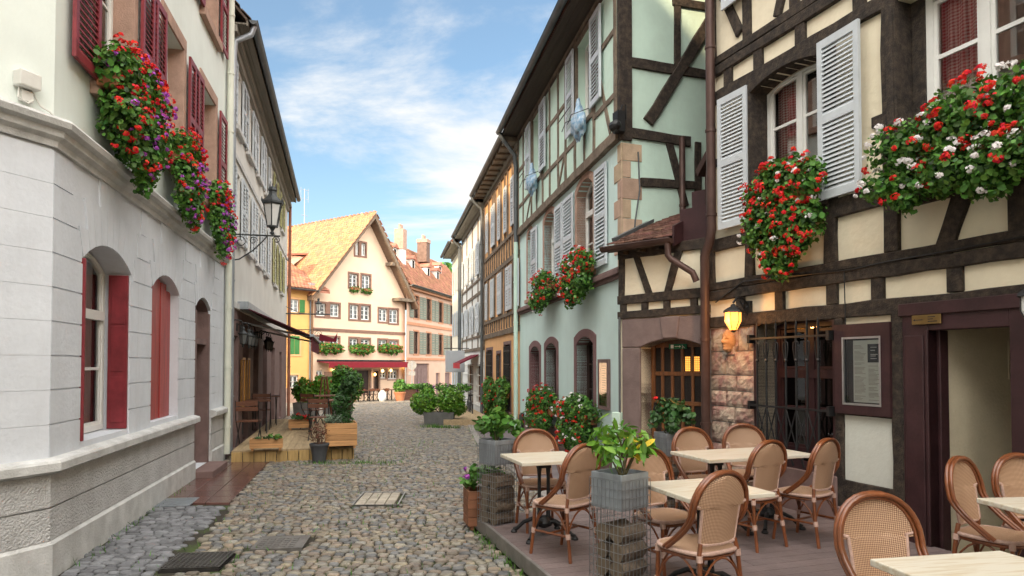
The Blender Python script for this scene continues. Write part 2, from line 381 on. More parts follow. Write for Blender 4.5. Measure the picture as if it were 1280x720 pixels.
m_pipew = MAT('cream_pipe_paint', (.62, .64, .55), .5, .05, 4, .03, 40)
m_pipebrown = MAT('brown_copper_pipe', (.085, .05, .042), .45, .22, 3, .05, 40, metal=.25)
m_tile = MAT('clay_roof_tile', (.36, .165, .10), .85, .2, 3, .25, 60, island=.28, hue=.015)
m_tilelit = MAT('sunlit_clay_tile', (.46, .215, .115), .85, .12, 3, .25, 60, island=.16, hue=.015)  # clay tile lightened for the sunward slope; sunlight put into the colour
m_tiledark = MAT('dark_mossy_tile', (.10, .075, .06), .9, .2, 3, .25, 60, island=.28)
m_soffit = MAT('grey_soffit_boards', (.30, .285, .25), .8, .15, 3, .2, 30, stretch=(.4, 4, 4), dirt=.2)
m_timber = MAT('weathered_dark_timber', (.042, .034, .029), .85, .4, 9, .55, 40, stretch=(1.6, 1.6, 1.6), col2=(.075, .056, .042), lo=.40, hi=.70, fine=.40, bdist=.02, dirt=.25, dcol=(.13, .09, .06))
m_timberg = MAT('grey_brown_timber', (.175, .135, .10), .85, .3, 5, .7, 26, fine=.3, bdist=.02)
m_cream = MAT('cream_infill_plaster', (.77, .69, .525), .85, .05, 2.2, .30, 11, bdist=.03, fine=.03, dirt=.16, dcol=(.5, .42, .3))
m_mint = MAT('mint_green_plaster', (.57, .74, .64), .85, .06, 1.6, .30, 11, bdist=.03, fine=.03, dirt=.14, dcol=(.33, .40, .34))
m_orange = MAT('apricot_plaster', (.74, .42, .20), .85, .06, 1.2, .12, 30, dirt=.15, dcol=(.45, .27, .16))
m_wplaster = MAT('white_plaster', (.74, .73, .69), .85, .05, 1.2, .12, 30, dirt=.12, dcol=(.45, .43, .40))
m_yellow = MAT('honey_yellow_plaster', (.72, .42, .15), .85, .05, 1.2, .1, 30, dirt=.1, dcol=(.5, .33, .13))
m_peach = MAT('cream_peach_plaster', (.80, .585, .425), .85, .04, 1.0, .1, 30, dirt=.08, dcol=(.6, .45, .33))
m_pink = MAT('dusty_pink_plaster', (.58, .385, .29), .85, .06, 1.0, .1, 30, dirt=.15, dcol=(.4, .27, .2))
m_iron = MAT('black_ironwork', (.014, .014, .015), .5, .3, 8, .15, 60, spec=.4)
m_lampgreen = MAT('grey_iron_lamp', (.055, .06, .062), .5, .2, 8, .1, 60, metal=.3)
m_maroon = MAT('maroon_frame_paint', (.040, .016, .018), .5, .2, 5, .15, 30, stretch=(1, 1, 1), fine=.15, spec=.4)
m_awning = MAT('burgundy_awning_cloth', (.13, .008, .02), .85, .12, 4, .1, 60)
m_awdark = MAT('dark_plum_awning_cloth', (.075, .016, .026), .85, .12, 4, .1, 60)
m_varnish = MAT('varnished_oak', (.15, .060, .022), .38, .3, 4, .12, 30, stretch=(6, 6, .7), coat=.3, fine=.15)
m_larch = MAT('larch_planks', (.50, .27, .115), .65, .22, 4, .2, 30, stretch=(.5, 6, 6), island=.16, fine=.15)
m_larchv = MAT('weathered_deck_planks', (.36, .27, .16), .75, .18, 4, .2, 30, stretch=(5, .5, 5), island=.16, fine=.15)
m_deck = MAT('grey_brown_decking', (.17, .13, .125), .6, .14, 3, .3, 34, stretch=(1, 1, 1), island=.10, fine=.16, dirt=.25, dcol=(.10, .08, .075))
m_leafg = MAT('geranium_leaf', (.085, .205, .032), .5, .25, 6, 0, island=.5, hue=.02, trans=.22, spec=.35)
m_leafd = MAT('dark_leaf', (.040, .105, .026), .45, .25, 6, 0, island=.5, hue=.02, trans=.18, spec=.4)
m_leafb = MAT('bright_leaf', (.13, .29, .03), .4, .2, 6, 0, island=.4, hue=.025, trans=.28, spec=.45)
m_leafy = MAT('yellowing_leaf', (.62, .45, .03), .5, .15, 6, 0, island=.2, trans=.25)
m_petr = MAT('scarlet_petal', (.72, .022, .016), .6, .1, 6, 0, island=.28, hue=.012, trans=.2)
m_petp = MAT('violet_petal', (.46, .10, .52), .6, .1, 6, 0, island=.25, hue=.02, trans=.2)
m_petw = MAT('white_petal', (.86, .82, .82), .6, .04, 6, 0, island=.08, trans=.2)
m_terra = MAT('terracotta', (.42, .17, .085), .8, .15, 5, .1, 40)
m_stem = MAT('plant_stem', (.085, .075, .035), .8, .2, 6, 0)
m_concrete = MAT('grey_concrete', (.25, .245, .235), .9, .15, 5, .3, 50, fine=.15)
# ------------------------------------------------------------------ ground
def sheet(name, mat, ys, x0, x1, dz, nx=2):
    b = B(); xs = [x0+(x1-x0)*i/(nx-1) for i in range(nx)]
    vs = [(x, y, gz(y)+dz) for y in ys for x in xs]; fs = [(j*nx+i, j*nx+i+1, (j+1)*nx+i+1, (j+1)*nx+i) for j in range(len(ys)-1) for i in range(nx-1)]
    b.add(vs, fs); return tag(b.build(name, mat), kind='structure')
m_soil = MAT('joint_soil_and_moss', (.060, .052, .040), .95, .3, 2.2, .5, 60, col2=(.062, .095, .026), lo=.50, hi=.66, fine=.3)
m_far = MAT('distant_ground', (.17, .15, .13), .95, .2, .4, .2, 8)
sheet('ground', m_far, [-3000, -400, -60, 12, 62, 300, 3000], -3000, 3000, -.10)
sheet('street_bed', m_soil, [-25, 0, 6, 12, 20, 30, 40, 62, 75], -40, 40, -.015, 9)
m_stone = MAT('river_cobbles', (.77, .79, .80), .42, .22, 14, .35, 60, island=.28, pal=[(.255,.23,.195),(.30,.25,.18),(.185,.18,.175),(.30,.235,.175),(.265,.245,.21),(.215,.175,.135),(.295,.26,.20),(.18,.175,.17),(.25,.20,.16)], fine=.16, spec=.35)
m_sett = MAT('grey_setts', (.165, .168, .178), .7, .18, 12, .35, 60, island=.30, hue=.02, fine=.16)
def xleft(y):                            # foot of the left hand houses
    if y < 5.67: return -3.84-.4*(5.67-y)
    if y < 12.8: return FL1.p0.x-.2175*(y-5.67)
    if y < 28: return -5.4-.252*(y-12.83)
    return -15.5
DK0 = G(598, 645, .14); DK1 = G(690, 720, .14); DKD = (DK1-DK0).normalized()
PAVE = [G(590, 531), G(604, 556), G(648, 588), G(700, 628)]
def xright(y):
    p = [(-30, 4.2), (2, 2.0), (DK1.y, DK1.x), (DK0.y, DK0.x), (DK0.y+.02, .55)]+[(q.y, q.x) for q in PAVE[::-1] if q.y > DK0.y+.1]+[(22, -.8), (22.1, -2.4), (37, -4.2), (62, -9)]
    for (a, b), (c, d) in zip(p, p[1:]):
        if a <= y <= c: return b+(d-b)*(y-a)/max(c-a, 1e-6)
    return 0
def stones(name, mat, fx0, fx1, y0, y1, dx, dy, h, jit=.22, skip=None, rowtilt=0, fill=.955):
    pos = []; sc = []; ang = []
    y = y0; r = 0
    while y < y1:
        a, bx = fx0(y), fx1(y); g = 1 if y < 18 else 1.3 if y < 30 else 1.7
        x = a+random.random()*dx
        while x < bx:
            w = dx*g*random.uniform(.75, 1.28); px_, py_ = x+w/2, y+random.gauss(0, dy*jit*.35)+rowtilt*(x-a)
            ok = fx0(py_)+.05 < px_ < fx1(py_)-.05
            if ok and (skip is None or not skip(px_, py_)):
                hl = dy*g*random.uniform(.82, 1.08)
                pos.append((px_, py_, gz(py_)+random.gauss(0, .004))); sc.append((w*.5*fill, hl*.5*fill, h*random.uniform(.7, 1.25))); ang.append(random.gauss(0, jit*.6))
            x += w
        y += dy*g; r += 1
    n = len(pos); pos = np.array(pos); sc = np.array(sc); ang = np.array(ang)
    k = 10; th = np.arange(k)*2*np.pi/k+.3
    sup = lambda p: (np.sign(np.cos(th))*np.abs(np.cos(th))**p, np.sign(np.sin(th))*np.abs(np.sin(th))**p)
    cx, cy = sup(.72)
    T = []
    for rr, zz in ((1.0, -1.6), (.98, .0), (.84, .78), (.50, 1.0)): T.append(np.stack([cx*rr, cy*rr, np.full(k, zz)], 1))
    T = np.concatenate(T)                # 40 verts
    tv = np.repeat(T[None], n, 0)
    rj = 1+RNG.normal(0, .10, (n, k)); rj = (rj+np.roll(rj, 1, 1))/2
    for q in range(4): tv[:, q*k:(q+1)*k, :2] *= rj[:, :, None]
    tl = RNG.normal(0, .16, (n, 2)); tv[:, :, 2] += tv[:, :, 0]*tl[:, :1]+tv[:, :, 1]*tl[:, 1:]
    fs = []
    for q in range(3):
        for i in range(k): fs.append((q*k+i, q*k+(i+1) % k, (q+1)*k+(i+1) % k, (q+1)*k+i))
    o = 3*k; fs += [(o, o+1, o+8, o+9), (o+1, o+2, o+7, o+8), (o+2, o+3, o+6, o+7), (o+3, o+4, o+5, o+6)]
    c, s_ = np.cos(ang), np.sin(ang); Rm = np.zeros((n, 3, 3)); Rm[:, 0, 0] = c; Rm[:, 0, 1] = -s_; Rm[:, 1, 0] = s_; Rm[:, 1, 1] = c; Rm[:, 2, 2] = 1
    return tag(scatter_mesh(name, tv, fs, pos, Rm, sc, mat, smooth=True), kind='structure')
SETT_W = .95
GR = [G(248, 703), G(352, 680), G(475, 625)]          # grate, two covers in the road
def in_cover(x, y):
    for g, w, d in ((GR[0], .26, .26), (GR[1], .24, .24), (GR[2], .28, .42)):
        if abs(x-g.x) < w+.02 and abs(y-g.y) < d+.02: return True
    return False
def split(y): return xleft(y)+SETT_W if y < 8.6 else xleft(y)+.9 if y < 12.2 else xleft(y)
stones('cobblestones', m_stone, split, xright, 3.6, 54, .100, .080, .0115, .26, in_cover, .03)
stones('sidewalk_setts', m_sett, xleft, split, 3.2, 8.55, .125, .085, .010, .05, in_cover, .0)
# red slab pavement before the left door
m_slab = MAT('wet_red_slabs', (.12, .062, .054), .2, .2, 3, .12, 30, island=.18, spec=.5)
b = B()
for i in range(9):
    for j in range(3):
        y0 = 8.65+i*.40; x0 = xleft(y0)+.01+j*.31
        b.obox((x0, y0, -.03), (.302, .0, 0), (-.085, .392, 0), (0, 0, .045))
tag(b.build('red_slab_pavement', m_slab, bevel=.004), kind='structure')
# dark mauve pavement along the right hand houses
m_pave = MAT('mauve_pavement', (.165, .140, .145), .7, .16, 1.5, .2, 40, fine=.1, dirt=.3, dcol=(.09, .08, .08))
pts = [G(590, 531), G(604, 556), G(648, 588), G(700, 628), DK0+Vector((2.1, .3, -.14)), Vector((2.7, 9.2, 0)), _gc, _gc+_gd*11.2]
pts = [Vector((p.x, p.y, gz(p.y)+.018)) for p in pts]
b = B(); n = len(pts); low = [p-Vector((0, 0, .09)) for p in pts]
tri = tessellate_polygon([[Vector((p.x, p.y, 0)) for p in pts]])
b.add(pts, [tuple(t) for t in tri]); b.add(pts+low, [(i, (i+1) % n, n+(i+1) % n, n+i) for i in range(n)])
tag(b.build('pavement', m_pave), kind='structure')
b = B()
for p, q in zip(pts[:3], pts[1:4]):
    d = (q-p); nseg = max(1, int(d.length/.75))
    for i in range(nseg):
        a = p+d*(i/nseg); e = p+d*((i+.985)/nseg); nn = Vector((d.y, -d.x, 0)).normalized()*.14
        if nn.x > 0: nn = -nn
        b.obox(a+Vector((0, 0, -.08)), e-a, nn, (0, 0, .092))
tag(b.build('kerb', MAT('kerb_stone', (.27, .25, .235), .8, .16, 4, .25, 40, island=.15), bevel=.008), kind='structure')
# ------------------------------------------------------------------ house helpers
def house(name, fr, label, cat='house', group=None):
    return thing(name, label, cat, (fr.p0.x, fr.p0.y, gz(fr.p0.y)*0), fr.a, group)
def sweep(path, prof, b=None):            # mitred moulding: path of world (x, y), profile (out, z), outward to the right
    b = b or B(); n = len(path); P = [Vector((p[0], p[1], 0)) for p in path]; offs = []
    for i in range(n):
        ds = []
        if i > 0: ds.append((P[i]-P[i-1]).normalized())
        if i < n-1: ds.append((P[i+1]-P[i]).normalized())
        ns = [Vector((d.y, -d.x, 0)) for d in ds]; m = sum(ns, Vector())
        m = m/m.length; m = m/max(.3, m.dot(ns[0])); offs.append(m)
    k = len(prof); vs = []
    for i in range(n): vs += [P[i]+offs[i]*o+Vector((0, 0, z)) for o, z in prof]
    fs = [(i*k+j, (i+1)*k+j, (i+1)*k+(j+1) % k, i*k+(j+1) % k) for i in range(n-1) for j in range(k)]
    fs += [tuple(range(k)), tuple(range((n-1)*k, n*k))[::-1]]
    return b.add(vs, fs)
def window(par, s0, s1, z0, z1, y, cols=2, rows=3, fw=.055, mw=.028, mat=None, fr=None, rise=0, curtain=None, mull=.075, back=True, glass=None, cw=.42, sides=(0, 1), transom=None, sash=.035):
    """a casement window: frame, sashes and muntins in one mesh; pane and curtain are its children"""
    mat = mat or m_white; b = B(); t = .06
    b.wall(arch(s0, s1, z0, z1, rise), [arch(s0+fw, s1-fw, z0+fw, z1-fw*.3, max(0, rise-.01))] if rise else [rect(s0+fw, s1-fw, z0+fw, z1-fw)], y, t)
    if not rise: b.box(s0, s1, y+t, y+t+.01, z0, z1) if False else None
    a, c, e, g = s0+fw, s1-fw, z0+fw, z1-(fw if not rise else fw*.3-rise)
    mids = [a+(c-a)*i/cols for i in range(1, cols)]
    for m in mids: b.box(m-mull/2, m+mull/2, y-.004, y+t-.01, e, g-.012)
    edges = [a]+mids+[c]
    for l, r in zip(edges, edges[1:]):
        l2 = l+(mull/2 if l != a else 0); r2 = r-(mull/2 if r != c else 0)
        if sash:
            b.box(l2, l2+sash, y+.012, y+.045, e, g-.015); b.box(r2-sash, r2, y+.012, y+.045, e, g-.015)
            b.box(l2+sash, r2-sash, y+.013, y+.044, e, e+sash); b.box(l2+sash, r2-sash, y+.013, y+.044, g-sash-.015, g-.016)
        for k in range(1, rows):
            z = e+(g-e)*k/rows; b.box(l2+(sash if sash else 0), r2-(sash if sash else 0), y+.016, y+.04, z-mw/2, z+mw/2)
    if transom: b.box(a, c, y-.02, y+.05, transom-.05, transom+.05)
    w = b.build('window', mat, par, fr)
    pb = B(); pb.add([(a, y+.03, e), (c, y+.03, e), (c, y+.03, g), (a, y+.03, g)], [(0, 1, 2, 3)])
    pane = pb.build('pane', glass or m_glass, w, fr)
    if back:
        kb = B(); kb.add([(s0, y+.5, z0), (s1, y+.5, z0), (s1, y+.5, g+.1), (s0, y+.5, g+.1)], [(0, 1, 2, 3)])
        kb.add([(s0, y+.06, z0), (s1, y+.06, z0), (s1, y+.5, z0), (s0, y+.5, z0), (s0, y+.06, g+.1), (s1, y+.06, g+.1), (s1, y+.5, g+.1), (s0, y+.5, g+.1)], [(0, 1, 2, 3), (4, 7, 6, 5), (0, 3, 7, 4), (1, 5, 6, 2)])
        kb.build('room', m_dark, w, fr)
    if curtain:
        cb = B()
        for sd in sides:
            x0, x1 = (a, a+(c-a)*cw) if sd == 0 else (c-(c-a)*cw, c)
            n = 28; nz = 7; vs = []
            for j in range(nz+1):
                v = j/nz
                for i in range(n+1):
                    u = i/n; pull = 1 if cw >= .5 else (1-.28*math.sin(math.pi*min(1, v*1.15))*.6)
                    xx = x0+(x1-x0)*u*pull if sd == 0 else x1-(x1-x0)*(1-u)*pull
                    vs.append((xx, y+.12+.022*math.sin(u*24+sd)*(.5+.5*u), e+(g-e)*v))
            cb.add(vs, [(j*(n+1)+i, j*(n+1)+i+1, (j+1)*(n+1)+i+1, (j+1)*(n+1)+i) for j in range(nz) for i in range(n)])
        cb.build('curtain', curtain, w, fr, smooth=60)
    return w
def shutter(par, s0, s1, z0, z1, mat, y=-.02, fr=None, pitch=.05, mid=True, ang=0, hinge='l', solid=False, th=.034):
    w = s1-s0; h = z1-z0; b = B(); st = min(.065, w*.14); rl = .085
    if solid:
        n = max(2, round(w/.13))
        for i in range(n): b.box(i*w/n+.002, (i+1)*w/n-.002, -th*.7, 0, 0, h)
        for zz in (.18*h, .8*h): b.box(.03, w-.03, -th, -th*.7, zz-.05, zz+.05)
    else:
        b.box(0, st, -th, 0, 0, h); b.box(w-st, w, -th, 0, 0, h)
        rails = [(0, rl), (h-rl, h)]+([(h*.5-.045, h*.5+.045)] if mid else [])
        for a, c in rails: b.box(st, w-st, -th+.002, -.002, a, c)
        zs = rl
        segs = [(rl, h*.5-.045), (h*.5+.045, h-rl)] if mid else [(rl, h-rl)]
        for a, c in segs:
            n = max(2, int((c-a)/pitch)); p = (c-a)/n
            for i in range(n):
                z = a+p*(i+.5); b.obox((st, -th+.005, z-.46*p), (w-2*st, 0, 0), (0, th-.01, .82*p), (0, .004, -.004) if p < .03 else (0, .006, -.005))
    if hinge == 'r':
        T = Matrix.Translation((s1, y, z0)) @ Matrix.Rotation(ang, 4, 'Z') @ Matrix.Translation((-w, 0, 0))
    else: T = Matrix.Translation((s0, y, z0)) @ Matrix.Rotation(-ang, 4, 'Z')
    b.move(T); return b.build('shutter', mat, par, fr)
def surround(s0, s1, z0, zs, rise, w, y0, y1, b=None, sill=True):
    b = b or B(); i = arch(s0, s1, z0, zs, rise, 8); c = (s0+s1)/2
    o = [(s0-w, z0), (s1+w, z0)] + [(c+(x-c)*(s1-s0+2*w)/(s1-s0), z+w) for x, z in i[2:]]
    n = len(i)
    for k in range(n):
        if k == 0 and not sill: continue
        j = (k+1) % n
        if k == 0: b.box(s0-w-.03, s1+w+.03, y0-.05, y1, z0-.09, z0); continue
        q = [i[k], i[j], o[j], o[k]]
        b.prism([(x, y0, z) for x, z in q], (0, y1-y0, 0))
    return b
def tiles(name, mat, par, fr, s0, s1, y0, z0, y1, z1, tw=.18, tl=.16, th=.018, seed=0):
    """overlapping clay tiles on a roof plane from the eave (y0, z0) up to (y1, z1), in the wall's own axes"""
    L_ = math.hypot(y1-y0, z1-z0); uy, uz = (y1-y0)/L_, (z1-z0)/L_; ny, nz = -uz, uy
    rows = max(1, int(L_/tl)); cols = max(1, int((s1-s0)/tw)); tw = (s1-s0)/cols
    I, J = np.meshgrid(np.arange(cols), np.arange(rows)); I = I.ravel(); J = J.ravel(); n = len(I)
    off = (J % 2)*tw*.5; x = s0+I*tw+off; x2 = np.minimum(x+tw*.97, s1+.02); u0 = J*tl
    lift = RNG.normal(0, .0025, n)
    V = np.zeros((n, 8, 3))
    def put(k, xx, u, d): V[:, k, 0] = xx; V[:, k, 1] = y0+u*uy+d*ny; V[:, k, 2] = z0+u*uz+d*nz
    skew = RNG.normal(0, .004, n)
    for k, (xx, du, d) in enumerate(((x, 0, th*1.2), (x2, 0, th*1.2), (x2, tl*1.5, th*.35), (x, tl*1.5, th*.35))):
        put(k, xx, u0+du+skew, d+lift+th); put(k+4, xx, u0+du+skew, d+lift)
    M_ = np.array(fr.M); V = V@M_[:3, :3].T+M_[:3, 3]
    eye = np.repeat(np.eye(3)[None], n, 0)
    o = scatter_mesh(name, V, [(0, 1, 2, 3), (0, 4, 5, 1), (1, 5, 6, 2), (3, 7, 4, 0)], np.zeros((n, 3)), eye, np.ones(n), mat, par)
    return o
def gutter(par, fr, s0, s1, y, z, r=.075, mat=None, name='gutter'):
    b = B(); n = 9; N = 2
    vs = []; 
    for s in (s0, s1):
        for rr in (r, r-.012):
            for k in range(n): a = math.pi+math.pi*k/(n-1); vs.append((s, y+rr*math.cos(a), z+rr*math.sin(a)))
    q = 2*n; fs = []
    for k in range(n-1): fs += [(k, k+1, q+k+1, q+k), (n+k+1, n+k, q+n+k, q+n+k+1)]
    fs += [(0, q, q+n, n), (n-1, 2*n-1, q+2*n-1, q+n-1)]
    fs += [tuple(range(n)), tuple(range(q, q+n))]
    b.add(vs, fs)
    b.tube([(s0, y-r, z), (s1, y-r, z)], .010, 6)
    return b.build(name, mat or m_gutter, par, fr.M, smooth=40)
def roof(par, fr, s0, s1, ze, ov, dep, zr, mat, tl=.16, tw=.18, soffit=True, fascia=.16, smat=None, gut=True, ridge_y=None, front_tiles=True, name='roof'):
    b = B(); ry = ridge_y if ridge_y is not None else dep/2
    k = (zr-ze)/(ry+ov)
    b.prism([(s0, -ov, ze), (s0, ry, zr), (s0, dep+ov, ze), (s0, dep+ov, ze-.06), (s0, ry, zr-.10), (s0, -ov, ze-.06)], (s1-s0, 0, 0))
    rf = b.build(name, mat, par, fr.M)
    if front_tiles: tiles('roof_tiles', mat, rf, fr, s0, s1, -ov-.03, ze, ry, zr, tw, tl)
    if soffit:
        sb = B(); n = 4
        for i in range(n): a = -ov+.04+(ov-.05)*i/n; sb.box(s0, s1, a, a+(ov-.05)/n-.008, ze-.10, ze-.075)
        sb.box(s0, s1, -ov+.0, -ov+.035, ze-.12, ze+.0)
        sb.box(s0, s1, -.06, -.002, ze-.26, ze-.102)
        sb.build('soffit', smat or m_soffit, par, fr.M)
    if gut: gutter(par, fr, s0, s1, -ov-.09, ze+.0)
    return rf
def body(par, fr, s0, s1, zb, ze, dep, zr, ry=None, mat=None, name='side_wall', ends=(1, 1)):
    b = B(); ry = ry if ry is not None else dep/2
    for s, on in ((s0, ends[0]), (s1, ends[1])):
        if on: b.poly([(s, 0, zb), (s, dep, zb), (s, dep, ze), (s, ry, zr-.12), (s, 0, ze)])
    b.poly([(s0, dep, zb), (s1, dep, zb), (s1, dep, ze), (s0, dep, ze)])
    return b.build(name, mat, par, fr.M)
def pipe(par, fr, pts, r=.05, mat=None, name='downpipe', collars=True):
    b = B(); b.tube(pts, r, 10)
    if collars:
        for (p, q) in zip(pts, pts[1:]):
            p = Vector(p); q = Vector(q); L_ = (q-p).length
            if L_ > 1.2:
                for i in range(1, int(L_/1.1)+1):
                    c = p+(q-p)*(i*1.1/L_); d = (q-p).normalized()*.018; b.tube([c-d, c+d], r*1.18, 10)
    return b.build(name, mat or m_gutter, par, fr.M if fr else None, smooth=40)
# ------------------------------------------------------------------ near left house
H1 = house('white_townhouse', FL1, 'white stone townhouse with red shutters and a moulded belt course, nearest on the left', 'house')
OPEN = [(.62, 1.96, 1.04, 2.75, .20), (2.74, 4.0, 1.04, 2.72, .20), (4.96, 6.0, .12, 2.66, .17)]
ZT = 9.6
ups = [(.92, 1.90), (3.12, 4.06), (5.20, 6.22)]
holes = [arch(*o[:2], o[2], o[3], o[4]) for o in OPEN]
holes += [rect(a, c, 4.48, 6.25) for a, c in ups]+[rect(a, c, 7.42, 9.05) for a, c in ups]
b = B(); b.wall(rect(0, FL1.L, 0, 3.62), holes[:3], 0, depths=[.34, .30, .26])
b.move(FL1.M)
k = len(b.v); b.wall(rect(0, 2.6, 0, 3.62), [], 0); b.move(FL1B.M, k)
b.build('lower_wall', m_ashlar, H1, Matrix())
b = B(); b.wall(rect(0, FL1.L, 3.62, ZT), holes[3:], 0, .24); b.move(FL1.M)
k = len(b.v); b.wall(rect(0, 2.6, 3.62, ZT), [], 0); b.move(FL1B.M, k)
b.build('upper_wall', m_greenwhite, H1, Matrix())
def courses(b, L_, ops):
    z0 = .97; h = .287
    for r in range(9):
        a = z0+r*h; c = a+h
        if c > 3.60: c = 3.58
        segs = []; x = 0.0
        for o in ops:
            if c > o[3]-.02:
                # above the springing the fan of voussoirs takes over
                hw = (o[1]-o[0])/2; f = (a-(o[3]-1.65))/1.65; l, rr = (o[0]+o[1])/2-hw*max(1, f)-.02, (o[0]+o[1])/2+hw*max(1, (c-(o[3]-1.65))/1.65)+.02
            else: l, rr = o[0], o[1]
            if l > x: segs.append((x, l, x > 0, True))
            x = rr
        if x < L_: segs.append((x, L_, len(ops) > 0, False))
        for p, q, el, er in segs:
            cuts = [p]
            if el and q-p > .5: cuts.append(p+(.26 if r % 2 else .38))
            t = cuts[-1]+(.55 if r % 2 else .9)
            while t < q-.75: cuts.append(t); t += 1.05
            if er and q-p > .9: cuts.append(q-(.26 if r % 2 else .38))
            cuts.append(q)
            for i, (u, v) in enumerate(zip(cuts, cuts[1:])):
                g = .0065 if (el and i == 0) or (er and i == len(cuts)-2) else .0013
                b.box(u+(.0 if i == 0 else .002), v-(.0 if v == q else .002), -.012, .003, a+g, c-g)
    for o in ops:                         # voussoirs
        hw = (o[1]-o[0])/2; cx = (o[0]+o[1])/2; fz = o[3]-1.65; rise = o[4]; rad = (hw*hw+rise*rise)/(2*rise); n = 9
        for i in range(n):
            pts = []
            for t in (i/n, (i+1)/n):
                x = -hw+2*hw*t; zi = o[3]+rise-rad+math.sqrt(max(0, rad*rad-x*x)); pts.append((x, zi))
            (xa, za), (xb, zb) = pts; g = .004
            top = 3.575 if i in (3, 4, 5) else 3.30 if i in (1, 2, 6, 7) else 3.02
            ta = (top-fz)/(za-fz); tb = (top-fz)/(zb-fz)
            b.prism([(cx+xa+g, -.019, za+.002), (cx+xb-g, -.019, zb+.002), (cx+xb*tb-g, -.019, top), (cx+xa*ta+g, -.019, top)], (0, .021, 0))
b = B(); courses(b, FL1.L, OPEN); b.move(FL1.M); k = len(b.v); courses(b, 2.6, []); b.move(FL1B.M, k)
b.build('ashlar_blocks', m_ashlar, H1, Matrix())
w_ = lambda s: FL1.w(s, 0, 0)
pA = [FL1B.w(0, 0, 0), FL1.p0, w_(4.90)]; pB = [w_(6.07), w_(FL1.L)]
plinth = [(0, -.1), (.055, -.1), (.055, .27), (.02, .30), (0, .30)]
rough1 = [(0, .302), (.030, .302), (.030, .562), (0, .562)]; rough2 = [(0, .578), (.030, .578), (.030, .845), (0, .845)]
ledge = [(0, .85), (.05, .85), (.09, .875), (.115, .88), (.115, .945), (.10, .965), (0, .985)]
corn = [(0, 3.57), (.035, 3.57), (.045, 3.62), (.09, 3.65), (.10, 3.70), (.15, 3.72), (.165, 3.765), (.15, 3.79), (0, 3.83)]
b = B(); sweep(pA, plinth, b); sweep(pB, plinth, b); b.build('plinth', m_ledge, H1, Matrix())
b = B(); [sweep(p, r_, b) for p in (pA, pB) for r_ in (rough1, rough2)]; b.build('roughcast_base', m_rough, H1, Matrix())
b = B(); sweep(pA, ledge, b); sweep(pB, ledge, b); b.build('ledge', m_ledge, H1, Matrix())
b = B(); sweep([FL1B.w(0, 0, 0), FL1.p0, w_(FL1.L)], corn, b); b.build('belt_course', m_ledge, H1, Matrix())
# ground floor: open window with folded red leaves in its jambs, a boarded window, a stone doorway
window(H1, .64, 1.94, 1.05, 2.74, .24, 2, 3, .06, .03, curtain=m_curtain, cw=.5, rise=.19, transom=2.28)
for s0, s1 in ((.625, .66), (1.915, 1.955)):
    b = B(); b.box(s0, s1, -.03 if s0 < 1 else .005, .20, 1.05, 2.74)
    if s0 > 1: [b.box(s0-.010, s0, .03, .17, z, z+.5) for z in (1.12, 1.68, 2.2)]
    b.build('folded_shutter', m_red, H1, bevel=.004)
b = B()
for i in range(5): b.box(2.745+i*.25, 2.745+i*.25+.245, .10-.01*(i % 2), .15, 1.045, 2.71+.17*math.sin(math.pi*(i+.5)/5))
b.box(2.745, 3.995, .15, .17, 1.045, 2.72); b.build('boarded_shutter', m_redorange, H1, bevel=.003)
b = surround(4.98, 5.98, .12, 2.64, .16, .001, .02, .2, sill=False)
b.box(4.962, 5.07, -.012, .22, .10, 2.60); b.box(5.89, 5.998, -.012, .22, .10, 2.60); b.box(5.07, 5.89, .02, .2, 2.08, 2.17); b.build('door_surround', m_brown_stone, H1, bevel=.004)
b = B(); b.box(5.07, 5.89, .20, .24, .12, 2.08); b.box(5.12, 5.84, .17, .20, 2.17, 2.80)
for z0, z1 in ((.25, .95), (1.05, 1.9)): [b.box(x, x+.33, .185, .20, z0, z1) for x in (5.11, 5.51)]
dr = b.build('door', MAT('old_brown_door', (.10, .055, .04), .55, .25, 5, .15, 40, stretch=(4, 4, .5)), H1, bevel=.006)
b = B(); b.box(4.9, 6.06, -.30, .25, -.05, .115); b.build('door_step', m_brown_stone, H1, bevel=.01)
for z0, z1 in ((4.48, 6.25), (7.42, 9.05)):   # upper stone surrounds
    for a, c in ups:
        b = B()
        b.box(a-.13, a+.003, -.025, .24, z0-.002, z1+.002); b.box(c-.003, c+.13, -.025, .24, z0-.002, z1+.002)
        b.box(a-.13, c+.13, -.026, .24, z1+.002, z1+.18); b.box(a-.17, c+.17, -.09, .24, z0-.15, z0-.002)
        b.build('window_surround', m_sand, H1, bevel=.004)
for z0, z1 in ((4.48, 6.25), (7.42, 9.05)):
    for a, c in ups: window(H1, a+.005, c-.005, z0, z1, .19, 2, 3, curtain=m_curtain, cw=.5)
for z0, z1 in ((4.45, 6.22), (7.38, 9.02)):
    for i, (a, c) in enumerate(ups):
        for p, q in ((a-.135-.58, a-.135), (c+.135, c+.135+.58)):
            if q > FL1.L+.1: q = FL1.L-.02
            shutter(H1, p, q, z0, z1, m_red, -.05, pitch=.062, mid=True)
roof(H1, FL1, -.4, FL1.L, ZT, .5, 9, 15.0, m_tile, gut=False)
body(H1, FL1, -.0, FL1.L, 0, ZT, 9, 15.0, mat=m_greenwhite, ends=(0, 1))
b = B(); b.poly([(0, 0, 0), (0, 0, ZT), (-8, 0, ZT), (-8, 0, 0)]); b.move(FL1B.M)   # wall round the corner
b.build('back_wall', m_greenwhite, H1, Matrix())
pipe(H1, FL1, [(7.13, -.09, 9.4), (7.13, -.09, .1)], .058, m_pipew)
jb = thing('alarm_box', 'small grey junction box with loose cables on the corner above the belt course', 'alarm box', FL1B.w(2.35, 0, 3.85), FL1B.a)
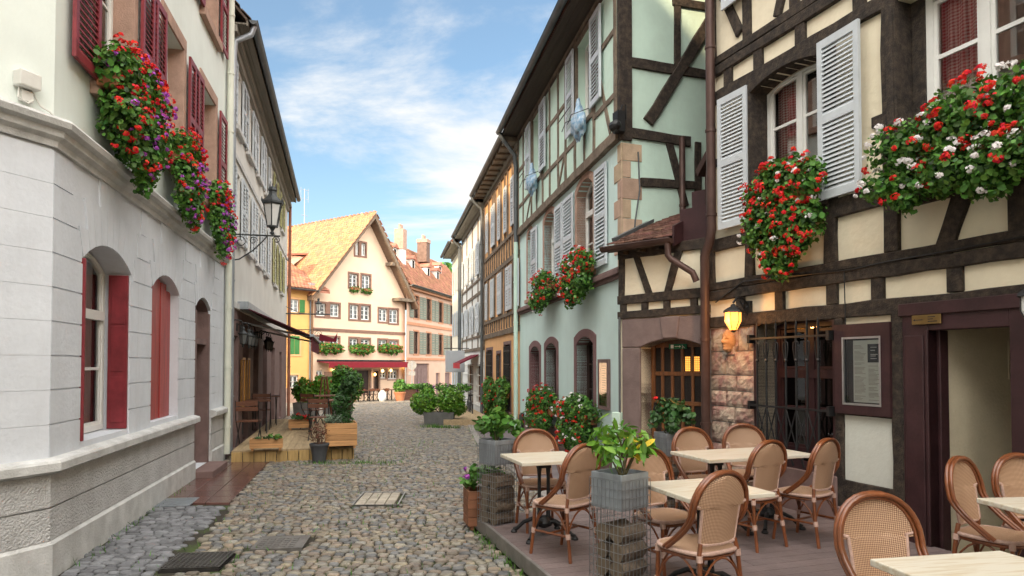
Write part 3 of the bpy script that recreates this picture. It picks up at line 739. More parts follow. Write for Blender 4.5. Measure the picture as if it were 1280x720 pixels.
b = B(); b.box(-.085, .085, -.10, 0, .12, .25); b.build('housing', m_lgrey, jb, bevel=.012, seg=2)
b = B(); b.tube([(-.05, -.03, .12), (-.07, -.05, .03), (0, -.06, -.0), (.05, -.05, .04), (.03, -.03, .12)], .007, 6); b.tube([(.05, -.03, .12), (.12, -.03, .02), (.20, -.03, .0), (.25, -.02, -.03)], .007, 6)
b.box(-.04, .05, -.05, -.005, .02, .10); b.build('cable', m_lgrey, jb)
# ------------------------------------------------------------------ narrow grey house with the awning
H2 = house('narrow_grey_house', FL2, 'narrow greyish white house with louvred shutters over the left cafe terrace', 'house')
L2 = FL2.L; EZ2 = 8.25; ZB2 = -.5
w1 = [(.95, 1.75), (2.7, 3.5), (4.6, 5.4), (6.5, 7.3), (9.4, 10.2), (12.0, 12.8)]
hz1 = [rect(a, c, 4.35, 5.75) for a, c in w1]; hz2 = [rect(a, c, 6.62, 7.85) for a, c in w1]
gd = [(.75, 1.75, .0, 2.35), (2.5, 3.5, .0, 2.35), (4.4, 5.5, .0, 2.35), (6.6, 7.7, -.1, 2.3), (9.0, 10.2, -.1, 2.3), (12, 13, -.2, 2.2)]
b = B(); b.wall(rect(0, L2, 2.95, EZ2), hz1+hz2, 0, .2); b.build('wall', m_lgrey, H2)
b = B(); b.wall(rect(0, L2, ZB2, 2.95), [rect(*g[:2], *g[2:]) for g in gd], 0, .25); b.build('shopfront_wall', m_brown_stone, H2)
for i, (a, c) in enumerate(w1):
    for z0, z1 in ((4.35, 5.75), (6.62, 7.85)):
        window(H2, a, c, z0, z1, .14, 2, 2, curtain=m_curtain, cw=.5)
        mt = m_sholive if i >= 4 else m_shgrey
        shutter(H2, a-.5, a-.02, z0, z1, mt, -.03, pitch=.075); shutter(H2, c+.02, c+.5, z0, z1, mt, -.03, pitch=.075)
for a, c in w1:
    for z0, z1 in ((4.35, 5.75), (6.62, 7.85)): b = B(); b.box(a-.1, c+.1, -.09, .14, z0-.1, z0-.002); b.build('window_sill', m_ledge, H2)
for q in ((.2, L2-.1, -.05, 0, 2.90, 3.02), (0, L2, -.035, 0, 5.95, 6.05)): b = B(); b.box(*q); b.build('string_course', m_ledge, H2)
for g in gd:
    b = B(); b.wall(rect(*g), [rect(g[0]+.08, g[1]-.08, g[2]+.9, g[3]-.1)], .18, .05); w = b.build('shop_window', m_varnish, H2)
    b = B(); b.poly([(g[0], .22, g[2]), (g[1], .22, g[2]), (g[1], .22, g[3]), (g[0], .22, g[3])]); b.build('pane', m_dglass, w)
    b = B(); b.poly([(g[0], .5, g[2]), (g[1], .5, g[2]), (g[1], .5, g[3]), (g[0], .5, g[3])]); b.build('room', m_dark, w)
roof(H2, FL2, -.02, L2-.5, EZ2+.10, .36, 8, 13.4, m_tiledark, smat=MAT('grey_brown_soffit', (.22, .20, .165), .8, .15, 3, .2, 30, stretch=(.4, 4, 4)))
b = B(); b.box(0, L2, -.16, .01, EZ2-.14, EZ2+.0); b.box(0, L2, -.08, .01, EZ2-.3, EZ2-.14); b.build('eaves_moulding', m_soffit, H2)
body(H2, FL2, -.02, L2, ZB2, EZ2+.4, 8, 13.3, mat=m_lgrey)
pipe(H2, FL2, [(.12, -.45, EZ2+.05), (.12, -.40, EZ2-.12), (.12, -.12, EZ2-.28), (.12, -.09, EZ2-.5), (.12, -.09, .1)], .055, m_zinc)
pipe(H2, FL2, [(L2-.1, -.1, EZ2), (L2-.1, -.1, -.4)], .06, MAT('rust_red_pipe', (.25, .10, .06), .6, .1, 3, .05))
for sa in (5.0, 11.0):                    # little roof dormers
    b = B(); b.box(sa-.4, sa+.4, .3, 2, EZ2+.9, EZ2+2.0); b.prism([(sa-.55, .1, EZ2+1.95), (sa+.55, .1, EZ2+1.95), (sa, .1, EZ2+2.45)], (0, 2.4, 0)); b.build('dormer', m_tiledark, H2)
# ------------------------------------------------------------------ mint green house
H3 = house('mint_green_house', FG, 'mint green half-timbered house with sandstone window arches and a brown string course', 'house')
GL = FG.L; EG = 8.12
gs = FG.s
gwin = [(1.42, 2.45), (3.12, 4.12), (5.68, 6.78)]            # ground floor
gzt = [2.05, 2.08, 2.12]
fwin = [(1.05, 1.62), (2.95, 3.95), (5.72, 6.78)]            # first floor, arched
swin = [(1.95, 2.85), (5.95, 6.90)]                          # timber storey
holes = [arch(a, c, .75, t, .14) for (a, c), t in zip(gwin, gzt)]+[arch(a, c, 3.42, 4.98, .20) for a, c in fwin]
b = B(); b.wall(rect(0, GL, -.5, 5.28), holes, 0, .26); b.build('lower_wall', MAT('pale_blue_mint_plaster', (.62, .78, .75), .85, .05, 1.0, .14, 30, dirt=.16, dcol=(.40, .45, .42)), H3)
b = B(); b.wall(rect(0, 4.2, -.5, EG+.3), [], 0); b.build('side_wall', m_mint, H3, FGS.M)
b = B(); b.wall(rect(0, GL, 5.281, EG), [rect(a, c, 6.22, 7.78) for a, c in swin], -.05, .22); b.build('timber_storey_wall', m_mint, H3)
b = B()
def bb(p, q, w, y0=-.075, y1=-.04): b.bar(p, q, w*.82, y0, y1)
bb((-.0, 5.36), (GL-.0, 5.36), .20, -.10, .02); bb((0, EG-.10), (GL, EG-.10), .16)
for s in (.08, .75, 1.80, 3.05, 3.75, 4.5, 5.10, 5.80, 7.02, GL-.10):
    bb((s, 5.46), (s+random.uniform(-.03, .03), EG-.18), .13 if s not in (3.75, 4.5, .75) else .10)
for a, c in ((.08, 1.87), (2.96, 5.88), (6.96, GL-.1)):
    for z in (6.05, 7.05): bb((a, z+random.uniform(-.03, .03)), (c, z+random.uniform(-.03, .03)), .11, -.072)
for a, c in swin:
    bb((a-.1, 6.16), (c+.1, 6.16), .11, -.078); bb((a-.1, 7.84), (c+.1, 7.84), .11, -.078)
    bb((a-.03, 6.1), (a-.03, EG-.15), .10, -.08); bb((c+.03, 6.1), (c+.03, EG-.15), .10, -.08); bb(((a+c)/2, 5.45), ((a+c)/2, 6.12), .10, -.07)
bb((1.15, 5.46), (1.75, 6.0), .10, -.069); bb((7.9, 5.5), (7.2, 6.9), .12, -.069); bb((4.5, 5.46), (5.0, 6.0), .10, -.069)
b.build('timber_frame', m_timberg, H3)
b = B(); p2 = lambda x, y: FGS.px(x, y)
def sb(x0, y0, x1, y1, w, d=.04): b.bar(p2(x0, y0), p2(x1, y1), w, -d, .02)
b.box(-.06, .17, -.05, .03, 5.26, EG+.3)
sb(786, 78, 900, 97, .15); sb(780, 165, 862, 178, .16, .045); sb(846, -40, 846, 82, .12, .035); sb(809, 153, 890, 20, .17, .06); sb(835, 176, 856, 258, .13, .035); sb(800, 228, 870, 232, .13, .042); sb(840, 3, 900, 12, .13, .042); sb(872, 178, 872, 300, .12, .03)
b.build('side_timber_frame', m_timber, H3, FGS.M, bevel=.006)
b = B(); z = 3.2; i = 0                   # corner quoins, long and short in turn
while z < 5.2:
    h = random.uniform(.26, .34); l1, l2 = ((.34, .16) if i % 2 else (.16, .36))
    b.box(-.012, l2, -.012, .02, z+.004, z+h-.004); k = len(b.v); z += h; i += 1
b.move(FGS.M); k = len(b.v); z = 3.2; i = 0; random.seed(5)
while z < 5.2:
    h = .29; l1 = .34 if i % 2 else .17; b.box(GL-l1, GL+.013, -.013, .02, z+.004, z+h-.004); z += h; i += 1
b.move(FG.M, k); b.build('corner_quoins', m_sandp, H3, Matrix(), bevel=.006)
b = B(); b.box(0, GL+.06, -.06, .01, 3.10, 3.16); b.box(0, GL+.08, -.11, .012, 3.16, 3.24); b.box(0, GL+.07, -.08, .011, 3.24, 3.275); b.build('string_course', m_brown_stone, H3, bevel=.008)
m_mauve = MAT('mauve_stone_paint', (.20, .115, .115), .8, .08, 4, .15, 50, fine=.06)
for (a, c), t in zip(gwin, gzt): surround(a, c, .75, t, .14, .15, -.02, .24).build('window_surround', m_mauve, H3, bevel=.005)
for a, c in fwin: surround(a, c, 3.42, 4.98, .20, .12, -.015, .22).build('arch_surround', m_sand, H3, bevel=.005)
b = B(); b.box(0, GL-.05, -.035, .01, -.5, .38); b.build('stone_base', m_brown_stone, H3)
m_dkbrown = MAT('dark_brown_window_wood', (.045, .025, .02), .5, .2, 5, .1, 40)
for (a, c), t in zip(gwin, gzt): window(H3, a+.005, c-.005, .75, t, .2, 2, 3, mat=m_dkbrown, rise=.13, glass=m_dglass)
for a, c in fwin: window(H3, a+.005, c-.005, 3.42, 4.98, .17, 2, 3, rise=.19, curtain=m_curtain, cw=.35, transom=4.6)
for a, c in swin: window(H3, a+.003, c-.003, 6.22, 7.78, .10, 2, 2, curtain=m_curtain, cw=.4)
for p, q in ((1.66, 2.30), (4.10, 4.72), (4.80, 5.55), (6.98, 7.62)): shutter(H3, p, q, 3.42, 5.12, m_shgrey, -.025, pitch=.062)
for a, c, l in ((1.95, 2.85, 1), (5.95, 6.90, 1)):
    shutter(H3, a-.62, a-.07, 6.22, 7.80, m_shgrey, -.10, pitch=.062, ang=-.0); shutter(H3, c+.07, c+.66, 6.22, 7.80, m_shgrey, -.10, pitch=.062)
roof(H3, FG, -.05, GL+.25, EG+.02, .50, 8, 13.5, m_tile, smat=MAT('dark_brown_soffit', (.075, .06, .05), .8, .15, 3, .2, 30, stretch=(.4, 4, 4)))
body(H3, FG, 0, GL, -.5, EG, 8, 13.4, mat=m_mint, ends=(1, 0))
b = B(); b.poly([(0, 0, EG+.29), (4.2, .1, EG+.29), (4.0, .1, 13.2), (3.6, 0, 13.3)]); b.build('gable_wall', m_mint, H3, FGS.M)
pipe(H3, FG, [(.06, -.58, EG-.02), (.06, -.50, EG-.18), (.06, -.16, EG-.62), (.06, -.13, EG-.95), (.06, -.13, 5.1)], .058, m_gutter)
pipe(H3, FG, [(.06, -.13, 5.1), (.06, -.13, -.2)], .058, m_mint)
b = B(); b.box(.62, .64, -.012, 0, 1.9, 2.0); b.build('house_number', m_dkbrown, H3) if False else None
pipe(H3, FGS, [(.28, -.03, 5.1), (.30, -.04, 4.5), (.22, -.03, 4.0), (.18, -.03, 3.5)], .012, m_gutter, 'cable', False)
# menu showcase on its wall
mc = thing('menu_showcase', 'narrow framed menu showcase with a pink card on the mint green wall', 'menu case', FG.w(7.42, 0, 1.42), FG.a)
b = B(); b.wall(rect(-.27, .27, -.42, .42), [rect(-.21, .21, -.36, .36)], -.05, .05); b.wall(rect(-.27, .27, -.42, .42), [], -.004)
for x in (-.27, .27): b.box(min(x, x*.98), max(x, x*.98), -.05, 0, -.42, .42)
b.build('frame', m_brown_stone, mc, bevel=.004)
b = B(); b.poly([(-.21, -.012, -.36), (.21, -.012, -.36), (.21, -.012, .36), (-.21, -.012, .36)]); b.build('menu_card', MAT('salmon_menu_card', (.62, .33, .24), .8, .1, 4, 0), mc)
b = B(); [b.box(-.15, -.15+random.uniform(.12, .28), -.0145, -.013, z, z+.012) for z in [-.3+.04*i for i in range(16)]]; b.build('menu_print', m_dkbrown, mc)
b = B(); b.poly([(-.21, -.045, -.36), (.21, -.045, -.36), (.21, -.045, .36), (-.21, -.045, .36)]); b.build('pane', m_glass, mc)
# ------------------------------------------------------------------ apricot timbered house
H4 = house('apricot_timbered_house', FO, 'apricot orange half-timbered house between the green and the white houses', 'house')
OL = FO.L; EO = 8.0
s2 = [(1.2, 1.95), (2.75, 3.35), (5.05, 5.75)]; s1_ = [(1.05, 1.8), (2.55, 3.3), (4.1, 4.9), (5.9, 6.5)]; s0_ = [(.55, 1.9, -.1, 2.25), (2.9, 3.6, -.3, 2.1), (4.3, 5.4, .35, 2.35)]
b = B(); b.wall(rect(0, OL, -.6, EO), [rect(a, c, 5.75, 7.15) for a, c in s2]+[rect(a, c, 3.35, 4.65) for a, c in s1_]+[rect(*q) for q in s0_], 0, .2); b.build('wall', m_orange, H4)
b = B()
for z, w in ((2.75, .2), (4.85, .16), (5.55, .13), (3.25, .12), (EO-.35, .14)): bb((0, z), (OL, z), w, -.05, .01)
for i in range(15):
    s = .1+i*(OL-.2)/14
    for a, c in ((2.85, 3.2), (4.92, 5.5)): bb((s, a), (s, c), .085, -.045, .01)
for a, c in s2: [bb((x, 5.6), (x, EO-.3), .10, -.048, .01) for x in (a-.05, c+.05)]
for a, c in s1_: [bb((x, 3.3), (x, 4.8), .10, -.048, .01) for x in (a-.05, c+.05)]
for s in (.1, 2.35, 3.8, 4.5, OL-.1): bb((s, 5.6), (s, EO-.3), .11, -.046, .01); bb((s, 3.3), (s, 4.8), .11, -.046, .01)
b.build('timber_frame', m_timberg, H4)
for a, c in s2+s1_:
    z0, z1 = (5.75, 7.15) if (a, c) in s2 else (3.35, 4.65)
    window(H4, a, c, z0, z1, .12, 2, 2, mat=m_dkbrown if z0 < 4 else m_white, glass=m_dglass)
    shutter(H4, a-.46, a-.03, z0, z1, m_shgrey, -.06, pitch=.075); shutter(H4, c+.03, c+.46, z0, z1, m_shgrey, -.06, pitch=.075)
for q in s0_: surround(q[0], q[1], q[2], q[3], 0, .10, -.02, .18).build('window_surround', m_brown_stone, H4)
for q in s0_:
    w = window(H4, *q, .12, 2, 3, mat=m_dkbrown, glass=m_dglass)
    b = B()
    for i in range(9): x = q[0]+.06+(q[1]-q[0]-.12)*i/8; b.tube([(x, -.04, q[2]+.05), (x, -.04, q[3]-.05)], .011, 5)
    for z in np.arange(q[2]+.2, q[3], .4): b.box(q[0]+.02, q[1]-.02, -.045, -.035, z-.012, z+.012)
    b.build('grille', m_iron, w)
b = B(); b.box(0, OL, -.04, .01, -.6, .25); b.build('stone_base', m_brown_stone, H4)
roof(H4, FO, -.02, OL-.1, EO+.05, .42, 8, 13.2, m_tiledark)
for s in np.arange(.2, OL, .6): b = B(); b.box(s-.05, s+.05, -.45, 0, EO-.10, EO+.02); b.build('rafter_tail', m_timberg, H4)
pipe(H4, FO, [(.1, -.51, EO+.0), (.1, -.45, EO-.2), (.1, -.16, EO-.45), (.1, -.13, EO-.7), (.1, -.13, -.3)], .058, m_gutter)
# ------------------------------------------------------------------ white timbered house
H5 = house('white_timbered_house', FW, 'white half-timbered house with a small red shop awning beyond the apricot house', 'house')
WL = FW.L; EW = 7.85
s2 = [(.7, 1.4), (2.6, 3.3), (4.6, 5.3), (6.3, 7.0)]
b = B(); b.wall(rect(0, WL, -.7, EW), [rect(a, c, 5.3, 6.6) for a, c in s2]+[rect(a, c, 3.0, 4.2) for a, c in s2]+[rect(2.2, 4.2, -.5, 1.75), rect(5.2, 6.4, .2, 1.75)], 0, .2); b.build('wall', m_wplaster, H5)
b = B()
for z, w in ((2.35, .16), (4.55, .15), (5.1, .1), (2.85, .1), (EW-.2, .14)): bb((0, z), (WL, z), w, -.04, .01)
for s in (.08, 1.95, 3.95, 5.8, WL-.08): bb((s, 2.4), (s, EW-.2), .11, -.038, .01)
b.build('timber_frame', m_timberg, H5)
for a, c in s2:
    for z0, z1 in ((5.3, 6.6), (3.0, 4.2)):
        window(H5, a, c, z0, z1, .12, 2, 2, glass=m_dglass); shutter(H5, a-.45, a-.03, z0, z1, m_shgrey, -.05, pitch=.08); shutter(H5, c+.03, c+.45, z0, z1, m_shgrey, -.05, pitch=.08)
for q in ((2.2, 4.2, -.5, 1.75), (5.2, 6.4, .2, 1.75)): window(H5, *q, .1, 2, 1, mat=m_varnish, glass=m_dglass)
b = B(); [b.box(.02, WL-.02, -.03, .01, z, z+.02) for z in (.1, .5, .9, 1.3, 1.7, 2.1)]; b.build('render_bands', m_lgrey, H5)
roof(H5, FW, 0, WL, EW+.05, .40, 8, 12.6, m_tiledark)
pipe(H5, FW, [(.08, -.47, EW), (.08, -.42, EW-.2), (.08, -.13, EW-.45), (.08, -.12, EW-.7), (.08, -.12, -.5)], .055, m_gutter)
for s_, (p, q) in enumerate(()):
    b = B(); b.box(p-.5, p+.5, .4, 2.4, q+1.2, q+2.2); b.prism([(p-.65, .2, q+2.15), (p+.65, .2, q+2.15), (p, .2, q+2.7)], (0, 2.6, 0)); b.build('dormer', m_tile, H4)
aw = thing('small_shop_awning', 'small red scalloped shop awning on the white timbered house', 'awning', FW.w(4.6, 0, 1.8), FW.a)
b = B(); b.prism([(-1.3, 0, .35), (-1.3, -.75, .0), (-1.3, -.75, -.05), (-1.3, 0, .30)], (2.6, 0, 0)); b.build('canopy', m_awning, aw)
b = B(); b.box(-1.3, 1.3, -.765, -.75, -.22, .0); b.build('valance', MAT('bright_red_valance', (.50, .04, .05), .8, .1, 4, 0), aw)
sg = thing('hanging_sign', 'blank grey hanging signboard on a bracket by the white timbered house', 'sign', FW.w(2.7, 0, 1.95), FW.a)
b = B(); b.obox((-.02, -1.05, -.55), (.04, 0, 0), (0, .85, 0), (0, 0, .95)); b.build('board', MAT('grey_sign_face', (.40, .43, .46), .6, .05, 3, 0), sg, bevel=.02)
b = B(); b.tube([(0, 0, .5), (0, -1.1, .5)], .02, 6); b.build('bracket', m_iron, sg)
# ------------------------------------------------------------------ sunlit house at the end of the right row
H6 = house('sunlit_cream_house', FB, 'narrow pale cream house catching the sun at the end of the right row', 'house')
BL = FB.L
sw = [(1.0, 1.7), (3.2, 3.9)]
b = B(); b.wall(rect(0, BL, -1, 7.6), [rect(a, c, z, z+1.25) for a, c in sw for z in (.6, 3.2, 5.5)], 0, .15); b.build('wall', MAT('pale_cream_plaster', (.80, .74, .60), .85, .05, 1, .1, 30), H6)
for a, c in sw:
    for z in (.6, 3.2, 5.5): window(H6, a, c, z, z+1.25, .1, 2, 2, glass=m_dglass); shutter(H6, a-.4, a-.03, z, z+1.25, m_shgrey, -.03, pitch=.08); shutter(H6, c+.03, c+.4, z, z+1.25, m_shgrey, -.03, pitch=.08)
roof(H6, FB, -.2, BL, 7.7, .5, 8, 12.2, m_tile); body(H6, FB, 0, BL, -1, 7.6, 8, 12.1, mat=m_wplaster, ends=(1, 0))
body(H5, FW, 0, WL, -1, EW, 8, 12.5, mat=m_wplaster); body(H4, FO, 0, OL, -1, EO, 8, 13.1, mat=m_orange)
pipe(H6, FB, [(BL-.3, -.1, 7.5), (BL-.3, -.1, -.8)], .05, m_gutter)
# ------------------------------------------------------------------ cream half-timbered restaurant
H7 = house('cream_timbered_restaurant', FC, 'cream half-timbered restaurant with black beams and grey white shutters, nearest on the right', 'restaurant')
CL = FC.L; ECW = 9.2
WA = (.86, 1.96, 3.50, 5.06); WB_ = (2.86, 4.12, 3.42, 5.20); GRW = (.90, 2.06, .70, 2.20); DO = (3.16, 3.86, .10, 2.06)
ups = [(.95, 1.9, 6.3, 7.7), (2.95, 4.0, 6.3, 7.7), (5.4, 6.5, 6.3, 7.7), (5.4, 6.5, 3.5, 5.1), (5.2, 6.6, .9, 2.1)]
holes = [arch(WA[0], WA[1], WA[2], WA[3], .10), rect(*WB_), arch(GRW[0], GRW[1], GRW[2], GRW[3], .10), rect(*DO)]+[rect(*u) for u in ups]
b = B(); b.wall(rect(0, CL, 0, ECW), holes, 0, depths=[.27, .24, .30, .0]+[.2]*5); b.build('wall', m_cream, H7)
cp = lambda x, y: FC.px(x, y)
b = B(); Q = lambda x0, y0, x1, y1, w, d=.045: b.bar(cp(x0, y0), cp(x1, y1), w, -d, .012)
H_ = lambda z, w, a=0, c=CL, d=.05: b.bar((a, z), (c, z), w, -d, .012)
V_ = lambda s, z0, z1, w, d=.042: b.bar((s, z0), (s, z1), w, -d, .012)
H_(2.655, .125, d=.055); H_(2.775, .10, d=.048); H_(2.305, .15, d=.05)
for s in (.62, 1.30, 2.06, 2.62, 3.40, 4.3, 5.1, 6, 7): V_(s, 2.38, 2.60, .14)
H_(3.31, .17, 0, .80, d=.04); H_(3.38, .19, .80, 2.90, d=.052); H_(3.29, .17, 2.90, CL, d=.05)
V_(.05, 2.8, 5.2, .12); V_(.80, 2.82, 5.20, .14, .048); V_(2.05, 2.82, 5.20, .16, .048); V_(2.79, 2.82, 5.35, .16, .05); V_(3.93, 2.82, 3.25, .15); V_(4.25, 3.3, 5.3, .18, .05); V_(5.2, 2.8, 5.3, .15); V_(6.7, 2.8, 5.3, .15)
Q(1178, 322, 1206, 240, .16); Q(978, 345, 958, 305, .12, .04)
H_(4.12, .11, 2.58, 2.80, d=.04); H_(4.4, .10, 0, .8, d=.035)
H_(5.25, .15, 0, 2.75, d=.054); H_(5.30, .16, 2.9, CL, d=.054)
for s in (.42, .98, 1.66, 2.45, 3.2, 4.0, 4.8, 5.6, 6.4): V_(s, 5.3, 5.56, .15)
H_(5.60, .12, d=.055); H_(5.73, .11, d=.047)
for s in (.10, .78, 1.58, 2.35, 3.1, 4.15, 5.1, 6.2, 7.3): V_(s, 5.75, ECW, .13)
H_(7.0, .11, d=.038); H_(8.0, .13, d=.04)
b.bar((1.30, 5.8), (1.58, 6.55), .13, -.039, .012); b.bar((2.3, 5.8), (1.75, 6.9), .14, -.039, .012); b.bar((.15, 6.9), (.65, 5.9), .13, -.039, .012)
b.build('timber_frame', m_timber, H7, bevel=.008)
b = B(); V_(2.84, .0, 2.25, .13, .05); V_(2.15, .0, 2.25, .10, .045); H_(.50, .17, 2.12, 2.80, d=.04); H_(1.27, .06, 2.2, 2.78, d=.035)
b.bar((2.2, .42), (2.8, .30), .14, -.038, .012); b.build('ground_floor_timber', m_timber, H7, bevel=.008)
for q in ((.86, 2.12, .60), (2.12, 2.84, .30), (4.26, 8, .3)): b = B(); b.box(q[0], q[1], -.06, .01, .0, q[2]); b.build('stone_base', m_brown_stone, H7, bevel=.01)
b = B(); b.wall(rect(2.2, 2.79, .58, 1.25), [], -.02); b.build('white_panel', MAT('grey_white_panel', (.60, .61, .55), .85, .06, 2, .2, 30, dirt=.2, dcol=(.4, .38, .32)), H7)
# rock-faced stone pier
m_rock = MAT('rock_faced_sandstone', (.40, .235, .21), .9, .22, 6, .6, 18, island=.22, col2=(.47, .40, .32), lo=.40, hi=.60, bdist=.05, fine=.15)
b = B(); z = 0.0; i = 0; random.seed(11)
while z < 2.22:
    h = random.choice((.26, .30, .20, .28)); h = min(h, 2.225-z); cut = .03+(.30 if i % 2 else .50)+random.uniform(-.06, .06)
    for a, c in ((.03, cut), (cut, .86)):
        if i % 3 == 2 and c == .86: a2 = (a+c)/2+.05; seg = ((a, a2), (a2, c))
        else: seg = ((a, c),)
        for u, v in seg:
            k = len(b.v); nx, nz = 7, 5; vs = []
            for jz in range(nz+1):
                for jx in range(nx+1):
                    e = min(jx, nx-jx, 1)*min(jz, nz-jz, 1)
                    vs.append((u+.006+(v-u-.012)*jx/nx, -.03-(.010+random.uniform(0, .016) if e else 0), z+.006+(h-.012)*jz/nz))
            b.add(vs, [(jz*(nx+1)+jx, jz*(nx+1)+jx+1, (jz+1)*(nx+1)+jx+1, (jz+1)*(nx+1)+jx) for jz in range(nz) for jx in range(nx)])
            b.box(u+.006, v-.006, -.03, .0, z+.006, z+h-.006)
    z += h; i += 1
b.build('stone_pier', m_rock, H7)
b = B(); b.box(.0, .87, -.02, .01, 0, 2.23); b.build('pier_mortar', m_concrete, H7)
# windows upstairs
G2 = glass_mat('reflecting_glass', (.88, .94, .92), .20)
window(H7, WA[0]+.01, WA[1]-.01, WA[2], WA[3], .20, 2, 3, rise=.09, curtain=m_check, cw=.49, sides=(0,), glass=G2, fw=.06, mw=.035)
window(H7, WB_[0]+.15, WB_[1]-.01, WB_[2], WB_[3], .18, 2, 3, curtain=m_check, cw=.49, sides=(0,), glass=G2, fw=.07, mw=.038, mull=.085)
b = B()
for a, c, z0, z1, w in ((WA[0], WA[1], WA[2], WA[3]+.08, .06), (WB_[0], WB_[1], WB_[2], WB_[3], .05)):
    b.box(a-.003, a+.012, -.058, .25, z0, z1); b.box(a-.08, a-.003, -.065, .0, z0-.1, z1+.06); b.box(c, c+.09, -.065, .24, z0-.1, z1+.06); b.box(a-.1, c+.1, -.10, .20, z0-.06, z0-.0)
b.box(WB_[0]+.012, WB_[0]+.15, .16, .24, WB_[2], WB_[3])
n_ = 8
for i in range(n_):
    s0 = WA[0]+(WA[1]-WA[0])*i/n_; s1 = WA[0]+(WA[1]-WA[0])*(i+1)/n_
    f = lambda s: WA[3]+.10*(1-((s-1.41)/.55)**2)
    b.prism([(s0, -.062, f(s0)), (s1, -.062, f(s1)), (s1, -.062, 5.20), (s0, -.062, 5.20)], (0, .26, 0))
b.build('window_casing', m_timber, H7, bevel=.004)
shutter(H7, .30, .83, 3.48, 5.17, m_shgrey, -.075, pitch=.047, ang=-.04)
shutter(H7, 1.975, 2.53, 3.48, 5.17, m_shgrey, -.075, pitch=.047, ang=.05)
for u in ups: window(H7, *u, .12, 2, 3, curtain=m_check)
for a in (5.4,):
    for z in (3.5, 6.3): shutter(H7, a-.62, a-.04, z, z+1.5, m_shgrey, -.07, pitch=.06); shutter(H7, a+1.14, a+1.72, z, z+1.5, m_shgrey, -.07, pitch=.06)
for u in ups[:2]: shutter(H7, u[0]-.56, u[0]-.03, 6.3, 7.7, m_shgrey, -.07, pitch=.06); shutter(H7, u[1]+.03, u[1]+.56, 6.3, 7.7, m_shgrey, -.07, pitch=.06)
# grille window
b = B(); gi = arch(GRW[0], GRW[1], GRW[2], GRW[3], .10); 
b.wall(rect(.862, 2.10, .62, 2.36), [gi], -.03, .33); b.box(.862, 2.10, -.03, 0, .60, .62); b.box(.862, .868, -.03, 0, .62, 2.36); b.box(2.094, 2.10, -.03, 0, .62, 2.36)
b.build('window_surround', m_maroon, H7)
w = window(H7, GRW[0]+.01, GRW[1]-.01, GRW[2], GRW[3]+.08, .24, 2, 3, mat=m_maroon, glass=m_dglass, transom=1.65, fw=.10, mull=.12)
b = B(); n = 7; x0, x1 = GRW[0]+.10, GRW[1]-.12
for i in range(n):
    x = x0+(x1-x0)*i/(n-1)
    b.tube([(x, -.10, .85), (x, -.10, 2.20)], [.013, .013], 6); b.tube([(x, -.10, 2.20), (x, -.10, 2.26)], [.013, .002], 6)
    b.tube([(x, -.10, .85), (x-.02, -.12, .78), (x-.05, -.14, .72), (x-.04, -.12, .64)], .012, 6)
    b.lathe([(.012, -.02), (.024, 0), (.012, .02)], 8, (x, -.10, 1.80))
for z in (2.06, 1.27): b.box(GRW[0]-.04, GRW[1]+.03, -.115, -.085, z-.011, z+.011); b.box(GRW[0]-.05, GRW[0]-.01, -.12, -.02, z-.05, z+.05); b.box(GRW[1]+.0, GRW[1]+.04, -.12, -.02, z-.05, z+.05)
dx = (x1-x0)/(n-1)
for i in range(n-1):
    a = x0+i*dx; m_ = a+dx/2
    b.tube([(a, -.105, 1.27), (m_, -.105, 1.04), (a, -.105, .82)], .008, 5); b.tube([(a+dx, -.105, 1.27), (m_, -.105, 1.04), (a+dx, -.105, .82)], .008, 5)
    b.tube([(a+.015, -.105, 1.80), (a+.04, -.105, 1.93), (a+.035, -.105, 2.0), (a+.012, -.105, 2.01)], .007, 5); b.tube([(a+dx-.015, -.105, 1.80), (a+dx-.04, -.105, 1.93), (a+dx-.035, -.105, 2.0), (a+dx-.012, -.105, 2.01)], .007, 5)
b.build('iron_grille', m_iron, H7, smooth=40)
# doorway and passage
b = B(); fo = .34
b.box(2.90, DO[0], -.05, .12, .05, 2.30); b.box(DO[1], DO[1]+.36, -.05, .12, .05, 2.30); b.box(DO[0], DO[1], -.05, .12, DO[3], 2.30)
b.box(2.93, 3.12, -.065, -.05, .05, 2.02); b.box(2.88, 4.25, -.075, -.05, 2.20, 2.315); b.box(DO[0]-.03, DO[0], -.062, .10, .05, DO[3]+.0); b.box(DO[0]-.0, DO[0]+.035, .05, .16, .05, DO[3])
b.build('door_surround', m_maroon, H7, bevel=.006)
m_pass = MAT('ochre_cream_passage_plaster', (.52, .46, .33), .9, .08, 3, .25, 45, fine=.06)
b = B(); a, c = DO[0]+.0, DO[1]
b.add([(a, .12, 0), (a+.42, 1.5, 0), (a+.42, 1.5, 2.3), (a, .12, 2.3), (c+.5, .12, 0), (c+.5, 1.5, 0), (c+.5, 1.5, 2.3), (c+.5, .12, 2.3)], [(0, 1, 2, 3), (1, 5, 6, 2), (5, 4, 7, 6), (3, 2, 6, 7), (0, 4, 5, 1)])
b.build('passage_wall', m_pass, H7)
b = B(); d = Vector((.42, 1.38, 0)).normalized(); n2 = Vector((d.y, -d.x, 0))
o = Vector((a, .12, 1.62))+d*.62+n2*.003; b.obox(o, d*.42, n2*.012, (0, 0, .36)); b.build('access_panel', m_pass, H7, bevel=.003)
b = B(); b.box(3.02, 3.30, -.075, -.062, 2.115, 2.20); sg_ = b.build('brass_plate', MAT('aged_brass', (.22, .14, .05), .45, .15, 6, .05, 40, metal=.5), H7, bevel=.003)
